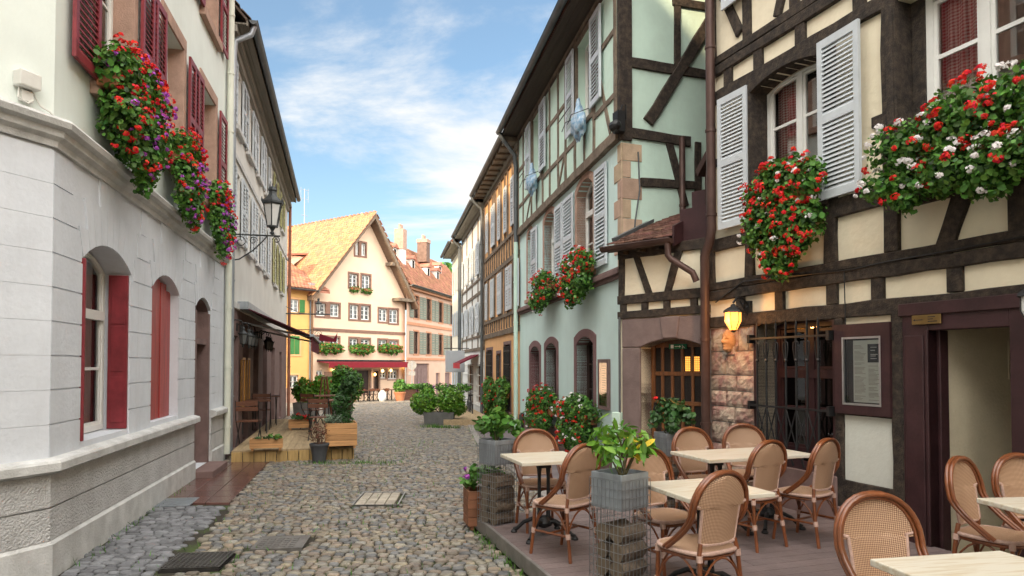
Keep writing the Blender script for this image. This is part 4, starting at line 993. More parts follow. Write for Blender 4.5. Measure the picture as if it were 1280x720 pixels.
b = B(); b.box(3.05, 3.13, -.0775, -.0745, 2.153, 2.159); b.prism([(3.036, -.0775, 2.156), (3.055, -.0775, 2.146), (3.055, -.0775, 2.166)], (0, .003, 0)); [b.box(3.18, 3.18+w_, -.0775, -.0745, z, z+.007) for z, w_ in ((2.175, .07), (2.155, .05), (2.135, .09))]; b.build('plate_engraving', m_iron, sg_)
roof(H7, FC, -.5, CL+.5, ECW, .6, 9, 14.5, m_tile); body(H7, FC, 0, CL, 0, ECW, 9, 14.4, mat=m_cream, ends=(0, 1))
b = B(); b.poly([(0, 0, 0), (0, 9, 0), (0, 9, ECW), (0, 4.5, 14.3), (0, 0, ECW)]); b.build('side_boarding', m_dkbrown, H7)
pipe(H7, FC, [(.20, -.13, ECW), (.20, -.13, 3.50), (.17, -.14, 3.34), (.08, -.15, 3.18), (.08, -.15, 0.05)], .060, m_pipebrown)
b = B(); pts = [FC.px(x, y, .06) for x, y in ((895, 378), (930, 352), (1000, 344), (1060, 338), (1110, 327), (1180, 315), (1300, 292), (1500, 262))]
b.tube([(s, -.065, z) for s, z in pts], .008, 5); b.tube([(pts[2][0]+.6, -.06, pts[2][1]-.03), (pts[2][0]+.61, -.06, 2.1)], .006, 5); b.build('facade_cable', m_iron, H7)
b = B(); b.prism([(-.30, .02, 4.35), (.0, .02, 4.62), (.0, .02, 4.74), (-.34, .02, 4.44)], (0, 1.2, 0)); b.box(-.24, .0, .10, 1.0, 3.4, 4.42); b.build('side_eave', m_dkbrown, H7)
# wall menu case
mc2 = thing('menu_case', 'large maroon menu case with printed pages beside the barred window', 'menu case', FC.w(2.46, -.02, 1.72), FC.a)
b = B(); b.wall(rect(-.33, .33, -.46, .44), [rect(-.215, .225, -.36, .30)], -.06, .05); b.box(-.33, -.32, -.06, 0, -.46, .44); b.box(.32, .33, -.06, 0, -.46, .44); b.box(-.33, .33, -.06, 0, .435, .44); b.box(-.33, .33, -.06, 0, -.46, -.455); b.build('frame', m_maroon, mc2, bevel=.004)
b = B(); b.wall(rect(-.225, .235, -.37, .31), [rect(-.205, .215, -.35, .29)], -.066, .02); b.build('metal_trim', MAT('aluminium_trim', (.6, .6, .6), .35, .05, 5, 0, metal=.9), mc2)
b = B(); b.box(-.21, .22, -.012, -.008, -.355, .295); b.build('backing', m_dkbrown, mc2)
b = B(); b.box(-.125, .205, -.020, -.013, -.34, .275); b.build('menu_sheet', MAT('menu_paper', (.80, .80, .74), .7, .05, 4, 0), mc2)
b = B(); random.seed(3)
for col in (0, 1):
    z = .22
    while z > -.32:
        if not (col == 1 and z > .02): x = -.11+col*.165; b.box(x, x+random.uniform(.06, .14), -.0215, -.0205, z, z+.0045)
        z -= .0125 if random.random() > .12 else .03
b.build('menu_print', MAT('faded_print', (.44, .38, .34), .8, .1, 5, 0), mc2)
b = B(); b.box(.05, .195, -.0235, -.0205, .055, .235); c_ = b.build('dark_card', m_iron, mc2)
b = B(); [b.box(.085, .085+w_, -.0245, -.0236, z, z+.006) for z, w_ in ((.20, .07), (.17, .05), (.13, .08), (.115, .06), (.09, .07))]; b.build('card_print', m_wplaster, c_)
b = B(); b.poly([(-.215, -.055, -.36), (.225, -.055, -.36), (.225, -.055, .30), (-.215, -.055, .30)]); b.build('pane', glass_mat('case_glass', (.95, .97, .97), .03), mc2)
# ------------------------------------------------------------------ tiled annex with the arched doorway
H8 = house('tiled_annex', FT, 'low tiled annex with an arched oak door between the green and the cream houses', 'annex')
TL = FT.L
b = B(); b.wall(rect(-.02, TL, 2.45, 3.46), [], 0); b.wall(rect(-.02, TL, 0, 2.45), [arch(.34, 1.34, 0, 2.0, .11)], 0, .36); b.build('wall', m_cream, H8)
b = B(); bb = lambda p, q, w, y0=-.05, y1=.01: b.bar(p, q, w, y0, y1)
tp = lambda x, y: FT.px(x, y)
bb((-.04, 2.70), (TL, 2.72), .13, -.055); bb((-.04, 2.475), (TL, 2.50), .11, -.052); bb((-.03, 3.38), (TL, 3.38), .14, -.05)
for s in (.05, .42, .78, 1.2): bb((s, 2.5), (s, 2.68), .10, -.045)
bb((.02, 2.75), (.02, 3.35), .09, -.045); bb((.50, 2.74), (.28, 3.33), .09, -.044); bb((.78, 2.74), (.98, 3.35), .10, -.044); bb((1.38, 2.7), (1.38, 3.4), .14, -.046)
b.build('timber_frame', m_timber, H8, bevel=.006)
b = B(); ia = arch(.34, 1.34, 0, 2.0, .11, 10)
b.box(.03, .34, -.035, .36, 0, 1.995); b.box(1.34, TL, -.034, .36, 0, 1.995)
top = [(.03, 2.0), (.34, 2.0)]+ia[2:][::-1][1:-1]+[(1.34, 2.0), (TL, 2.0), (TL, 2.42), (.03, 2.42)]
b.prism([(x, -.036, z) for x, z in top], (0, .39, 0)); b.prism([(.72, -.06, 2.12), (.95, -.06, 2.12), (.99, -.06, 2.42), (.68, -.06, 2.42)], (0, .05, 0))
b.build('stone_arch', MAT('grey_mauve_sandstone', (.185, .135, .125), .85, .14, 5, .25, 50, fine=.1), H8, bevel=.012)
b = B(); D0 = .28; z0, z1 = .02, 2.12
gridx = [.36+i*(.97/6) for i in range(7)]
b.box(.345, .40, D0-.03, D0+.03, z0, z1)
for x in gridx[1:-1]: b.box(x-.022, x+.022, D0-.012, D0+.02, .75, z1-.02)
for z in (1.20, 1.62): b.box(.40, 1.33, D0-.014, D0+.02, z-.03, z+.03)
b.box(.40, 1.33, D0-.016, D0+.02, .02, .75); b.box(.40, 1.33, D0-.02, D0+.02, 2.0, 2.12); b.box(1.28, 1.335, D0-.03, D0+.03, z0, z1)
for x in (.44, .74, 1.04): b.box(x, x+.22, D0-.03, D0-.016, .12, .65)
dr = b.build('door', m_varnish, H8, bevel=.006)
b = B(); b.poly([(.36, D0+.012, .75), (1.33, D0+.012, .75), (1.33, D0+.012, 2.0), (.36, D0+.012, 2.0)]); b.build('pane', MAT('dark_leaded_glass', (.02, .016, .014), .35, .3, 60, .5, 90, spec=.25), dr)
m_litp = emit_mat('lit_leaded_glass', (1, .42, .07), .9)
for x0, x1 in ((.885, .965), (1.02, 1.11)):
    b = B()
    for i in range(3):
        for j in range(7): b.box(x0+(x1-x0)*i/3+.003, x0+(x1-x0)*(i+1)/3-.003, D0+.006, D0+.010, 1.66+j*.03, 1.66+j*.03+.024)
    b.build('lit_pane', m_litp, dr)
b = B(); b.box(.40, .44, D0-.05, D0-.03, .95, 1.2); b.tube([(.42, D0-.04, 1.0), (.42, D0-.09, 1.04), (.42, D0-.09, 1.12), (.42, D0-.04, 1.16)], .010, 6); b.build('handle', m_iron, dr)
b = B(); b.box(.66, .94, D0-.05, D0-.025, 1.975, 2.045); ex = b.build('exit_sign', MAT('exit_green', (.015, .14, .06), .5, .05, 4, 0), H8)
b = B(); b.box(.69, .735, D0-.053, D0-.050, 1.985, 2.035); b.box(.755, .835, D0-.053, D0-.050, 2.006, 2.014); b.prism([(.85, D0-.053, 2.01), (.83, D0-.053, 1.994), (.83, D0-.053, 2.026)], (0, .003, 0)); b.tube([(.87, D0-.052, 2.03), (.885, D0-.052, 2.01), (.875, D0-.052, 1.985)], .005, 5); b.tube([(.885, D0-.052, 2.01), (.91, D0-.052, 1.99)], .005, 5); b.build('pictogram', m_white, ex)
b = B(); b.prism([(-.10, -.20, 3.47), (-.10, 2.0, 4.39), (-.10, 2.0, 4.31), (-.10, -.20, 3.39)], (1.10, 0, 0)); rf = b.build('roof', m_tiledark, H8)
tiles('roof_tiles', MAT('old_brown_red_tile', (.125, .062, .046), .9, .3, 4, .4, 50, island=.32, hue=.015), rf, FT, -.10, 1.0, -.22, 3.49, 2.0, 4.42, .15, .13, .016)
b = B(); b.prism([(1.0, -.24, 3.36), (1.0, 2.0, 4.28), (1.0, 2.0, 4.56), (1.0, -.24, 3.64)], (.03, 0, 0)); b.box(1.0, 1.3, .3, .34, 3.5, 4.2); b.box(.98, 1.4, .0, .04, 3.45, 3.9) ; b.build('verge_board', m_maroon, H8)
b = B(); b.rod((-.06, -.1, 3.60), (-.06, 2.0, 4.48), .07, .05); b.build('wall_flashing', m_gutter, H8)
gutter(H8, FT, -.14, 1.02, -.28, 3.46, .07, m_pipebrown)
for x in (.1, .4, .7): b = B(); b.box(x, x+.07, -.2, 0, 3.36, 3.43); b.build('rafter_tail', m_timber, H8)
pipe(H8, FT, [(.95, -.28, 3.42), (.95, -.27, 3.24), (1.0, -.27, 3.18), (1.28, -.2, 2.98), (1.32, -.17, 2.86)], .045, m_pipebrown, collars=False)
pipe(H8, FGS, [(1.05, -.10, 5.4), (1.05, -.10, 4.2), (1.02, -.14, 4.12)], .05, m_pipebrown)
pipe(H8, FT, [(.0, -.05, 2.45), (.0, -.05, .05)], .018, m_gutter, 'conduit', False)
b = B(); b.box(-.12, .02, -.09, -.0, .05, 1.05); b.build('meter_cover', m_mint, H8, bevel=.01)
# ------------------------------------------------------------------ gabled house closing the street
H9 = house('gabled_house', FGB, 'big cream gabled house with an orange tiled roof and geranium windows closing the street', 'house')
gp = FGB.px; GLL = FGB.L
e0, e1 = (.35, 6.75), (9.0, 6.75); ap = (5.1, 12.25)
wr = lambda x0, y0, x1, y1: rect(gp(x0, (y0+y1)/2)[0], gp(x1, (y0+y1)/2)[0], gp((x0+x1)/2, y1)[1], gp((x0+x1)/2, y0)[1])
WN = [(395, 379, 407, 395), (412.5, 380, 424, 396), (437, 381, 448, 399), (451, 382, 462, 400), (473.5, 386, 484, 402), (486.5, 387, 497, 404),
      (395, 421, 407, 435), (412, 422, 423.5, 436), (437, 423, 447, 436), (451, 424, 462, 436), (473, 425, 483.5, 436), (486.5, 426, 497, 437),
      (436.5, 342.5, 447, 359), (452, 344, 462.5, 361), (444, 302.5, 448.5, 319), (451.5, 304, 457, 320)]
GN = [(395.5, 463, 404, 475), (441, 463, 463, 492), (467.5, 463.5, 474, 487), (475, 463, 483, 473), (485, 463, 497, 474), (410, 471, 420, 480)]
R0 = [wr(*q) for q in WN+GN]
b = B(); b.wall([(e0[0], -1.6), (e1[0], -1.6), e1, ap, e0], R0, 0, .22)
b.poly([(e0[0], 0, -1.6), (e0[0], 0, 6.7), (e0[0], 14, 6.7), (e0[0], 14, -1.6)]); b.poly([(e1[0], 0, -1.6), (e1[0], 0, 6.7), (e1[0], 14, 6.7), (e1[0], 14, -1.6)]); b.build('wall', m_peach, H9)
for i, r_ in enumerate(R0[:16]): window(H9, r_[0][0], r_[1][0], r_[0][1], r_[2][1], .10, 2, 3, fw=.05, mw=.03, mull=.06, sash=.03, curtain=m_curtain if i % 3 else None, cw=.35, glass=m_dglass)
m_brsurr = MAT('brown_window_surround', (.24, .135, .10), .8, .1, 4, .1, 30)
def srr(r_, mt, par, w=.13, d=.03):
    a, c, z0, z1 = r_[0][0], r_[1][0], r_[0][1], r_[2][1]
    b = B(); b.box(a-w, a, -d, .1, z0-w, z1+w); b.box(c, c+w, -d, .1, z0-w, z1+w); b.box(a, c, -d, .1, z0-w, z0); b.box(a, c, -d, .1, z1, z1+w); return b.build('window_surround', mt, par)
for r_ in R0[:16]: srr(r_, m_brsurr, H9)
for i in (0, 2, 4, 6, 8, 10):
    a, c = R0[i], R0[i+1]
    if c[0][0]-a[1][0] > .26: b = B(); b.box(a[1][0]+.12, c[0][0]-.12, -.032, .05, a[0][1]-.13, a[2][1]+.13); b.build('stone_mullion', m_brsurr, H9)
b = B(); b.box(e0[0]-.02, e1[0], -.05, .01, 3.95, 4.16); b.build('string_course', m_brsurr, H9)
for i in (1, 2, 3, 4): srr(R0[16+i], m_sand, H9, .1, .03)
srr(R0[21], m_sand, H9, .35, .04)
for i in (0, 2, 3, 4, 5):
    r_ = R0[16+i]; window(H9, r_[0][0], r_[1][0], r_[0][1], r_[2][1], .1, 2 if i != 4 else 3, 2, glass=m_dglass, mat=m_white if i in (0, 4, 3) else m_dkbrown)
r_ = R0[17]; b = B(); b.add([(r_[0][0], .2, -1.6), (r_[1][0], .2, -1.6), (r_[1][0], 3, -1.6), (r_[0][0], 3, -1.6), (r_[0][0], .2, 1.4), (r_[1][0], .2, 1.4), (r_[1][0], 3, 1.4), (r_[0][0], 3, 1.4)], [(0, 1, 2, 3), (4, 5, 6, 7), (0, 3, 7, 4), (1, 2, 6, 5), (3, 2, 6, 7)]); b.build('entrance_room', m_dark, H9)
b = B(); b.box(r_[1][0]-.75, r_[1][0]-.1, .9, 1.0, -.35, .55); b.build('lit_cupboard', emit_mat('warm_lit_cupboard', (1, .33, .05), 1.5), H9)
b = B()
for i in range(3): b.box(r_[0][0]+.02+i*.55, r_[0][0]+.54+i*.55, .16, .22, -.7, 1.3)
b.build('door', m_dkbrown, H9)
# steep roof
sl_ = (ap[1]-e0[1])/(ap[0]-e0[0]); ovz = .75
le = (e0[0]-ovz, e0[1]-ovz*sl_+.25); sr_ = (ap[1]-e1[1])/(e1[0]-ap[0]); re = (e1[0]+.55, e1[1]-.55*sr_+.25); apx = (ap[0], ap[1]+.25)
b = B(); b.prism([(le[0], -.85, le[1]), (apx[0], -.85, apx[1]), (re[0], -.85, re[1]), (re[0], -.85, re[1]-.28), (apx[0], -.85, apx[1]-.34), (le[0], -.85, le[1]-.28)], (0, 15, 0)); rf = b.build('roof', MAT('brown_roof_boards', (.17, .11, .075), .85, .15, 4, .2, 30, stretch=(4, .5, 4)), H9)
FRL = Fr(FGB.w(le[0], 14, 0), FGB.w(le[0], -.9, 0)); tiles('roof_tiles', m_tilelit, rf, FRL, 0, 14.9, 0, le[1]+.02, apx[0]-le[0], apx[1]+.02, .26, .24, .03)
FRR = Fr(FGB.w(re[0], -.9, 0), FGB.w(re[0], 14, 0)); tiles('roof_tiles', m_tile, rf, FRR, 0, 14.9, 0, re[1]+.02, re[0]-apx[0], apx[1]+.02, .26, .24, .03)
b = B(); [b.lathe([(.13, 0), (.15, .1), (.10, .26)], 6, (apx[0], y, apx[1]-.08)) for y in np.arange(-.7, 14, .42)]; b.build('ridge_tiles', m_tile, rf)
b = B(); b.bar((e1[0]+.2, e1[1]-.2), (ap[0], ap[1]-.02), .22, -.85, -.70); b.bar((e0[0]-.3, e0[1]-.35), (ap[0], ap[1]-.0), .10, -.85, -.78); b.box(7.6, 9.4, -.75, .05, 6.45, 6.68); b.box(6.9, 7.2, -.7, .0, 9.0, 9.25)
b.build('verge_timber', m_timberg, H9)
b = B(); b.prism([(-.3, 3.5, 7.4), (2.3, 3.5, 9.4), (-.3, 3.5, 9.3)], (0, 2.2, 0)); b.build('dormer', m_peach, H9)
b = B(); b.rod((-.5, 4.6, 9.2), (2.5, 4.6, 9.62), 2.6, .12); b.build('dormer_roof', m_tile, H9)
pipe(H9, FGB, [(e1[0]+.1, -.15, 6.4), (e1[0]+.1, -.12, -1.3)], .07, m_pipebrown, collars=False)
b = B(); [b.box(x-.25, x+.25, -.3, .0, 6.42, 7.05) for x in (.1,)]; b.build('rain_hopper', m_zinc, H9)
# TV aerial on the ridge
an = thing('tv_aerial', 'thin tv aerial standing on the gabled roof ridge', 'aerial', FGB.w(5.1, 7.0, 12.4), FGB.a)
b = B(); b.tube([(0, 0, -.2), (0, 0, 3.0)], .03, 5); [b.rod((-.35, 0, z), (.35, 0, z), .03, .03) for z in (2.2, 2.9)]; [b.rod((x, 0, 1.95), (x, 0, 3.05), .03, .03) for x in (-.35, .35)]; b.rod((-.3, 0, .9), (.3, 0, .9), .04, .04); b.build('mast', m_zinc, an)
# ------------------------------------------------------------------ yellow house
H10 = house('yellow_house', FY, 'honey yellow house with a green shutter left of the gabled house', 'house')
yp = FY.px; YL = FY.L; yr = lambda x0, y0, x1, y1: rect(yp(x0, 455)[0], yp(x1, 455)[0], yp((x0+x1)/2, y1)[1], yp((x0+x1)/2, y0)[1])
R1 = [yr(361, 374, 373, 390), yr(361, 420, 374, 443), yr(361, 469, 373, 492)]
b = B(); b.wall(rect(-.4, YL, -1.3, 6.55), R1, 0, .15); b.poly([(YL, 0, -1.3), (YL, 3, -1.3), (YL, 3, 6.5), (YL, 0, 6.5)]); b.build('wall', m_yellow, H10)
for i, r_ in enumerate(R1): window(H10, r_[0][0], r_[1][0], r_[0][1], r_[2][1], .08, 2, 3, fw=.05, mull=.06, curtain=m_curtain, glass=m_dglass) if i != 1 else None
[srr(r_, m_orange, H10, .12, .03) for r_ in R1]
m_grsh = MAT('green_shutter_paint', (.055, .20, .055), .6, .1, 4, .05)
r_ = R1[1]; shutter(H10, r_[0][0], (r_[0][0]+r_[1][0])/2-.01, r_[0][1], r_[2][1], m_grsh, -.01, solid=True); shutter(H10, (r_[0][0]+r_[1][0])/2+.01, r_[1][0], r_[0][1], r_[2][1], m_grsh, -.01, solid=True)
r_ = R1[0]; shutter(H10, r_[1][0]+.02, r_[1][0]+.42, r_[0][1], r_[2][1], m_grsh, -.04, solid=True)
b = B(); b.box(-.4, YL, -.04, .01, -1.3, .25); b.build('stone_base', m_sand, H10)
b = B(); b.prism([(-3, -.5, 6.55), (-3, 5.0, 9.4), (-3, 5.0, 9.2), (-3, -.5, 6.4)], (3+YL+1.2, 0, 0)); rf = b.build('roof', m_tile, H10); tiles('roof_tiles', m_tile, rf, FY, -3, YL+1.2, -.5, 6.57, 5, 9.42, .26, .24, .03)
gutter(H10, FY, -1, YL+.2, -.58, 6.52, .08)
pipe(H10, FY, [(YL-.05, -.1, 6.4), (YL-.05, -.1, -1.2)], .06, m_gutter, collars=False)
b = B(); b.box(-1.3, -.4, 1.0, 1.9, 7.0, 10.4); b.box(-1.4, -.3, .9, 2.0, 10.4, 10.7); b.build('chimney', m_wplaster, H10)
# ------------------------------------------------------------------ dusty pink house
H11 = house('pink_house', FP, 'dusty pink house with grey green shutters and long red roof beside the gabled house', 'house')
PL_ = 17.0; pcol = [(1.5, 2.5), (4.3, 5.3), (7.3, 8.3), (10.4, 11.4), (13.6, 14.6)]
b = B(); holes = [rect(a, c, z, z+1.75) for a, c in pcol for z in (2.55, 5.35)]+[rect(1.6, 4.9, -1.8, 2.0-.2), rect(6.6, 7.6, -1.8, 1.0), rect(9, 10.6, -1.8, 1.0)]
b.wall(rect(0, PL_, -2, 7.7), holes, 0, .2); b.build('wall', m_pink, H11)
m_gg = MAT('grey_green_shutter', (.21, .225, .18), .6, .1, 4, .05)
for a, c in pcol:
    for z in (2.55, 5.35): window(H11, a, c, z, z+1.75, .1, 2, 3, mat=m_dkbrown, glass=m_dglass); shutter(H11, a-.95, a-.14, z, z+1.75, m_gg, -.03, pitch=.16); shutter(H11, c+.14, c+.95, z, z+1.75, m_gg, -.03, pitch=.16)
m_psand = MAT('pink_sandstone', (.50, .24, .14), .8, .1, 4, .1)
for a, c in pcol: [srr(rect(a, c, z, z+1.75), m_psand, H11, .13, .025) for z in (2.55, 5.35)]
for q, nm in (((-.06, .01, 4.75, 4.98), 'string_course'), ((-.06, .01, 2.05, 2.25), 'string_course'), ((-.3, .01, 7.45, 7.7), 'cornice')): b = B(); b.box(0, PL_, *q); b.build(nm, m_psand, H11)
for q in ((6.6, 7.6), (9, 10.6)): b = B(); b.box(*q, .15, .2, -1.8, 1); b.build('door', m_brown_stone, H11)
b = B(); b.box(1.6, 4.9, .15, .2, -1.8, 1.8); [b.box(x, x+.7, .1, .15, -1.5, 1.4) for x in (1.8, 2.6, 3.4, 4.1)]; b.build('gate', m_brown_stone, H11)
rf = roof(H11, FP, -.3, PL_, 7.75, .5, 5.2, 11.6, m_tile, tl=.26, tw=.26)
for s_, yy in ((.8, 1.3), (3.6, .9), (6.6, .7), (9, .7), (11.6, 1.4)):
    zb = 7.75+(yy+.5)*3.85/3.1-.1; b = B(); b.box(s_-.35, s_+.35, yy, yy+1.4, zb, zb+.9); d_ = b.build('dormer', m_wplaster, rf); b = B(); b.prism([(s_-.5, yy-.15, zb+.85), (s_+.5, yy-.15, zb+.85), (s_, yy-.15, zb+1.2)], (0, 1.6, 0)); b.build('dormer_roof', m_tile, d_)
    b = B(); b.box(s_-.2, s_+.2, yy-.02, yy-.005, zb+.15, zb+.75); b.build('dormer_pane', m_dark, d_)
for px_, D_, w_, z0_, z1_, mt in ((500, 53.5, .66, 8.8, 12.35, m_wplaster), (529, 58.5, .85, 10.5, 12.45, MAT('sooty_brick', (.17, .11, .085), .9, .2, 5, .2))):
    c_ = FP.I @ AT(px_, HOR, D_); b = B(); b.box(c_.x-w_/2, c_.x+w_/2, c_.y-w_/2, c_.y+w_/2, z0_, z1_); ch = b.build('chimney', mt, rf); b = B(); b.box(c_.x-w_/2-.05, c_.x+w_/2+.05, c_.y-w_/2-.05, c_.y+w_/2+.05, z1_-1.6 if mt is m_wplaster else z1_-.3, z1_); [b.lathe([(.1, 0), (.09, .4)], 6, (c_.x+q, c_.y, z1_)) for q in (-.2, .05, .25)]; b.build('chimney_cap', m_sand, ch)
# ------------------------------------------------------------------ the street behind the viewer, out of the picture; the tall houses are added to shade the scene
def plain_house(p0, p1, label, mat, ez, dep, zr):
    f = Fr(p0, p1); h = house('town_house', f, label, 'house', 'houses behind the viewer'); L_ = f.L; n = max(1, int(L_/2.4)); ww = [(L_*(i+.5)/n-.5, L_*(i+.5)/n+.5) for i in range(n)]
    zs = [z for z in (.9, 3.9, 6.7, 9.4, 12) if z+1.6 < ez-.3]; b = B(); b.wall(rect(0, L_, 0, ez), [rect(a, c, z, z+1.5) for a, c in ww for z in zs], 0, .2); b.build('wall', mat, h)
    b = B(); [b.poly([(a, .18, z), (c, .18, z), (c, .18, z+1.5), (a, .18, z+1.5)]) for a, c in ww for z in zs]; b.build('window', MAT('dark_far_glass', (.03, .035, .04), .15, .1, 3, 0), h)
    roof(h, f, 0, L_, ez, .5, dep, zr, m_tile, front_tiles=False); body(h, f, 0, L_, 0, ez, dep, zr, mat=mat); return h
plain_house((-3.0, -24), (-4.9, -1.2), 'unseen tall grey house row added along the left behind the viewer as shade', m_lgrey, 12.6, 11, 19.5)
plain_house((9.5, -24), (-2.0, -26), 'unseen tall house added across the street behind the viewer as shade', m_wplaster, 13, 10, 20)
plain_house((5.75, .9), (7.5, -22), 'cream house row along the right behind the viewer', m_cream, 9.0, 10, 13)
# ------------------------------------------------------------------ plants
LEAF_V = [(0, -.5, 0), (.40, -.12, .10), (.30, .38, .07), (0, .52, -.02), (-.30, .38, .07), (-.40, -.12, .10)]
LEAF_F = [(0, 1, 2, 3), (0, 3, 4, 5)]
LONG_V = [(0, -.5, 0), (.17, -.05, .05), (.15, .30, .03), (0, .56, -.06), (-.15, .30, .03), (-.17, -.05, .05)]
PET_V = [(0, -.5, 0), (.42, .05, .08), (0, .5, 0), (-.42, .05, .08)]
def unit(n): v = RNG.normal(size=(n, 3)); return v/np.linalg.norm(v, axis=1, keepdims=True)
def leaves(name, mat, par, blobs, n, size, long=False, shell=.55, up=.35, jit=.7, gap=.0):
    """blobs: (centre xyz, radii xyz) in world axes; leaves fill the outer shell of every blob"""
    w = np.array([np.prod(np.array(b[1]))**(2/3) for b in blobs]); idx = RNG.choice(len(blobs), n, p=w/w.sum())
    c = np.array([b[0] for b in blobs])[idx]; r = np.array([b[1] for b in blobs])[idx]
    d = unit(n); rad = shell+(1.12-shell)*RNG.random(n)**.7
    pos = c+d*r*rad[:, None]; nn = d/r*r.mean(axis=1, keepdims=True)+RNG.normal(0, jit, (n, 3))+np.array([0, 0, up])
    sz = size*(.6+.75*RNG.random(n))
    return scatter_mesh(name, LONG_V if long else LEAF_V, LEAF_F, pos, rotmats(nn, RNG.random(n)*6.28), sz, mat, par)
def blooms(name, mat, par, blobs, n, r=.034, pet=.030, per=16, out=None, lift=.055):
    w = np.array([np.prod(np.array(b[1]))**(2/3) for b in blobs])*RNG.random(len(blobs))**1.1; idx = RNG.choice(len(blobs), n, p=w/w.sum())
    c = np.array([b[0] for b in blobs])[idx]; rr = np.array([b[1] for b in blobs])[idx]; d = unit(n)
    if out is not None:
        o = np.array(out); k = d@o < -.1; d[k] = d[k]-2*(d[k]@o)[:, None]*o
    d[:, 2] += .15; d /= np.linalg.norm(d, axis=1, keepdims=True)
    cen = c+d*(rr*1.06+lift*RNG.random(n)[:, None])
    cl = r*(.45+.85*RNG.random(n)); m = n*per
    dd = unit(m); dd += np.repeat(d, per, 0)*.9; dd /= np.linalg.norm(dd, axis=1, keepdims=True)
    pos = np.repeat(cen, per, 0)+dd*np.repeat(cl, per)[:, None]*np.array([1, 1, .75]); nn = dd+RNG.normal(0, .35, (m, 3))
    return scatter_mesh(name, PET_V, [(0, 1, 2, 3)], pos, rotmats(nn, RNG.random(m)*6.28), pet*(.8+.5*RNG.random(m)), mat, par)
def stems(par, base, tips, r=.006, mat=None):
    b = B()
    for t in tips:
        p = Vector(base)+Vector((random.uniform(-.05, .05), random.uniform(-.05, .05), 0)); t = Vector(t); m = (p+t)/2+Vector((random.uniform(-.04, .04), random.uniform(-.04, .04), .05)); b.tube([p, m, t], [r, r*.8, r*.4], 5)
    return b.build('stem', mat or m_stem, par, Matrix())
def flower_box(fr, s0, s1, z, out, drop, up, label, nleaf, nred, nother, other, seed, leafsize=.055, group=None, bloom=.034, planter=True, nblob=9, spread=.12, ob=.02, per=16, taper=.45, pmat=None, pname='violet_flowers'):
    """a trough of trailing geraniums on a wall: the trough stands at sill height z and the plants spill over it"""
    global RNG
    RNG = np.random.default_rng(seed); random.seed(seed)
    cx = (s0+s1)/2; t = thing('flower_box', label, 'flower box', fr.w(cx, -.16, z), fr.a, group)
    if planter:
        b = B(); w = (s1-s0)/2*.86; b.prism([(-w, -.09, .0), (-w, .09, .0), (-w, .12, .17), (-w, -.12, .17)], (2*w, 0, 0)); b.build('planter', pmat or m_terra, t, bevel=.008)
    blobs = []
    for i in range(nblob):
        u = (i+.5)/nblob; s = s0+(s1-s0)*u+random.gauss(0, .03); e = 1-abs(2*u-1)**2.2*taper
        zz = z+.1+up*.45*e*random.uniform(.6, 1.1); blobs.append((fr.w(s, -(ob+out*.45*random.uniform(.7, 1.1)), zz), ((s1-s0)/nblob*.85+spread*.5, out*.42, up*.55*e+.05)))
        zd = z-drop*.45*e*random.uniform(.55, 1.1); blobs.append((fr.w(s+random.gauss(0, .03), -(ob+out*.55*random.uniform(.75, 1.2)), zd), ((s1-s0)/nblob*.75+spread*.45, out*.40, drop*.42*e*random.uniform(.8, 1.1)+.05)))
        if random.random() < .6: blobs.append((fr.w(s+random.gauss(0, .05), -(ob+out*.6), z-drop*e*random.uniform(.75, 1.0)), (.10, .09, .13)))
    B2 = [(tuple(c), tuple(r)) for c, r in blobs]
    o = tuple(fr.M.to_3x3() @ Vector((0, -1, 0)))
    leaves('foliage', m_leafg, t, B2, nleaf, leafsize, shell=.5)
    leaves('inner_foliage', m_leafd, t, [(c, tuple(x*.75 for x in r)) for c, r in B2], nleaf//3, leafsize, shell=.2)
    blooms('red_flowers', m_petr, t, B2, nred, bloom, out=o, per=per)
    if nother: blooms(pname, other, t, B2, nother, bloom, out=o, per=per)
    return t
gA = 'geranium boxes on the white stone townhouse'
flower_box(FL1, .62, 1.85, 4.40, .48, .80, .42, 'largest red and violet geranium box, under the nearest window of the white townhouse', 5200, 175, 85, m_petp, 1, group=gA, taper=.72, nblob=8)
flower_box(FL1, 3.0, 3.85, 4.38, .42, .78, .34, 'middle red and violet geranium box on the white townhouse, between the two others', 3400, 120, 70, m_petp, 2, group=gA, taper=.72, nblob=8)
flower_box(FL1, 5.35, 6.1, 4.34, .42, .76, .32, 'farthest red and violet geranium box on the white townhouse, beside the street lantern', 3000, 95, 75, m_petp, 3, group=gA, taper=.72, nblob=8)
gB = 'geranium boxes on the cream timbered restaurant'
flower_box(FC, 1.08, 2.02, 3.50, .46, .74, .42, 'tall hanging scarlet geranium box under the shuttered window of the cream restaurant', 4600, 175, 26, m_petw, 4, group=gB, bloom=.036, pname='white_flowers')
flower_box(FC, 3.0, 4.75, 3.45, .58, .36, .44, 'wide red and white geranium box under the curtained window at the right edge', 6800, 92, 58, m_petw, 5, group=gB, nblob=10, leafsize=.05, bloom=.040, pname='white_flowers', per=22)
gC = 'geranium boxes on the mint green house'
flower_box(FG, 5.85, 7.1, 3.36, .48, .52, .34, 'larger red geranium box on the string course of the green house, nearest the viewer', 2600, 95, 18, m_petw, 6, group=gC, pname='white_flowers')
flower_box(FG, 3.1, 4.4, 3.36, .50, .40, .30, 'smaller red geranium box on the string course of the green house, farther away', 1900, 70, 8, m_petw, 7, group=gC, pname='white_flowers')
flower_box(FG, 5.75, 7.25, .72, .56, .48, .36, 'round red and white geranium bush at the nearest ground floor window of the green house', 3600, 70, 34, m_petw, 8, group=gC, pname='white_flowers')
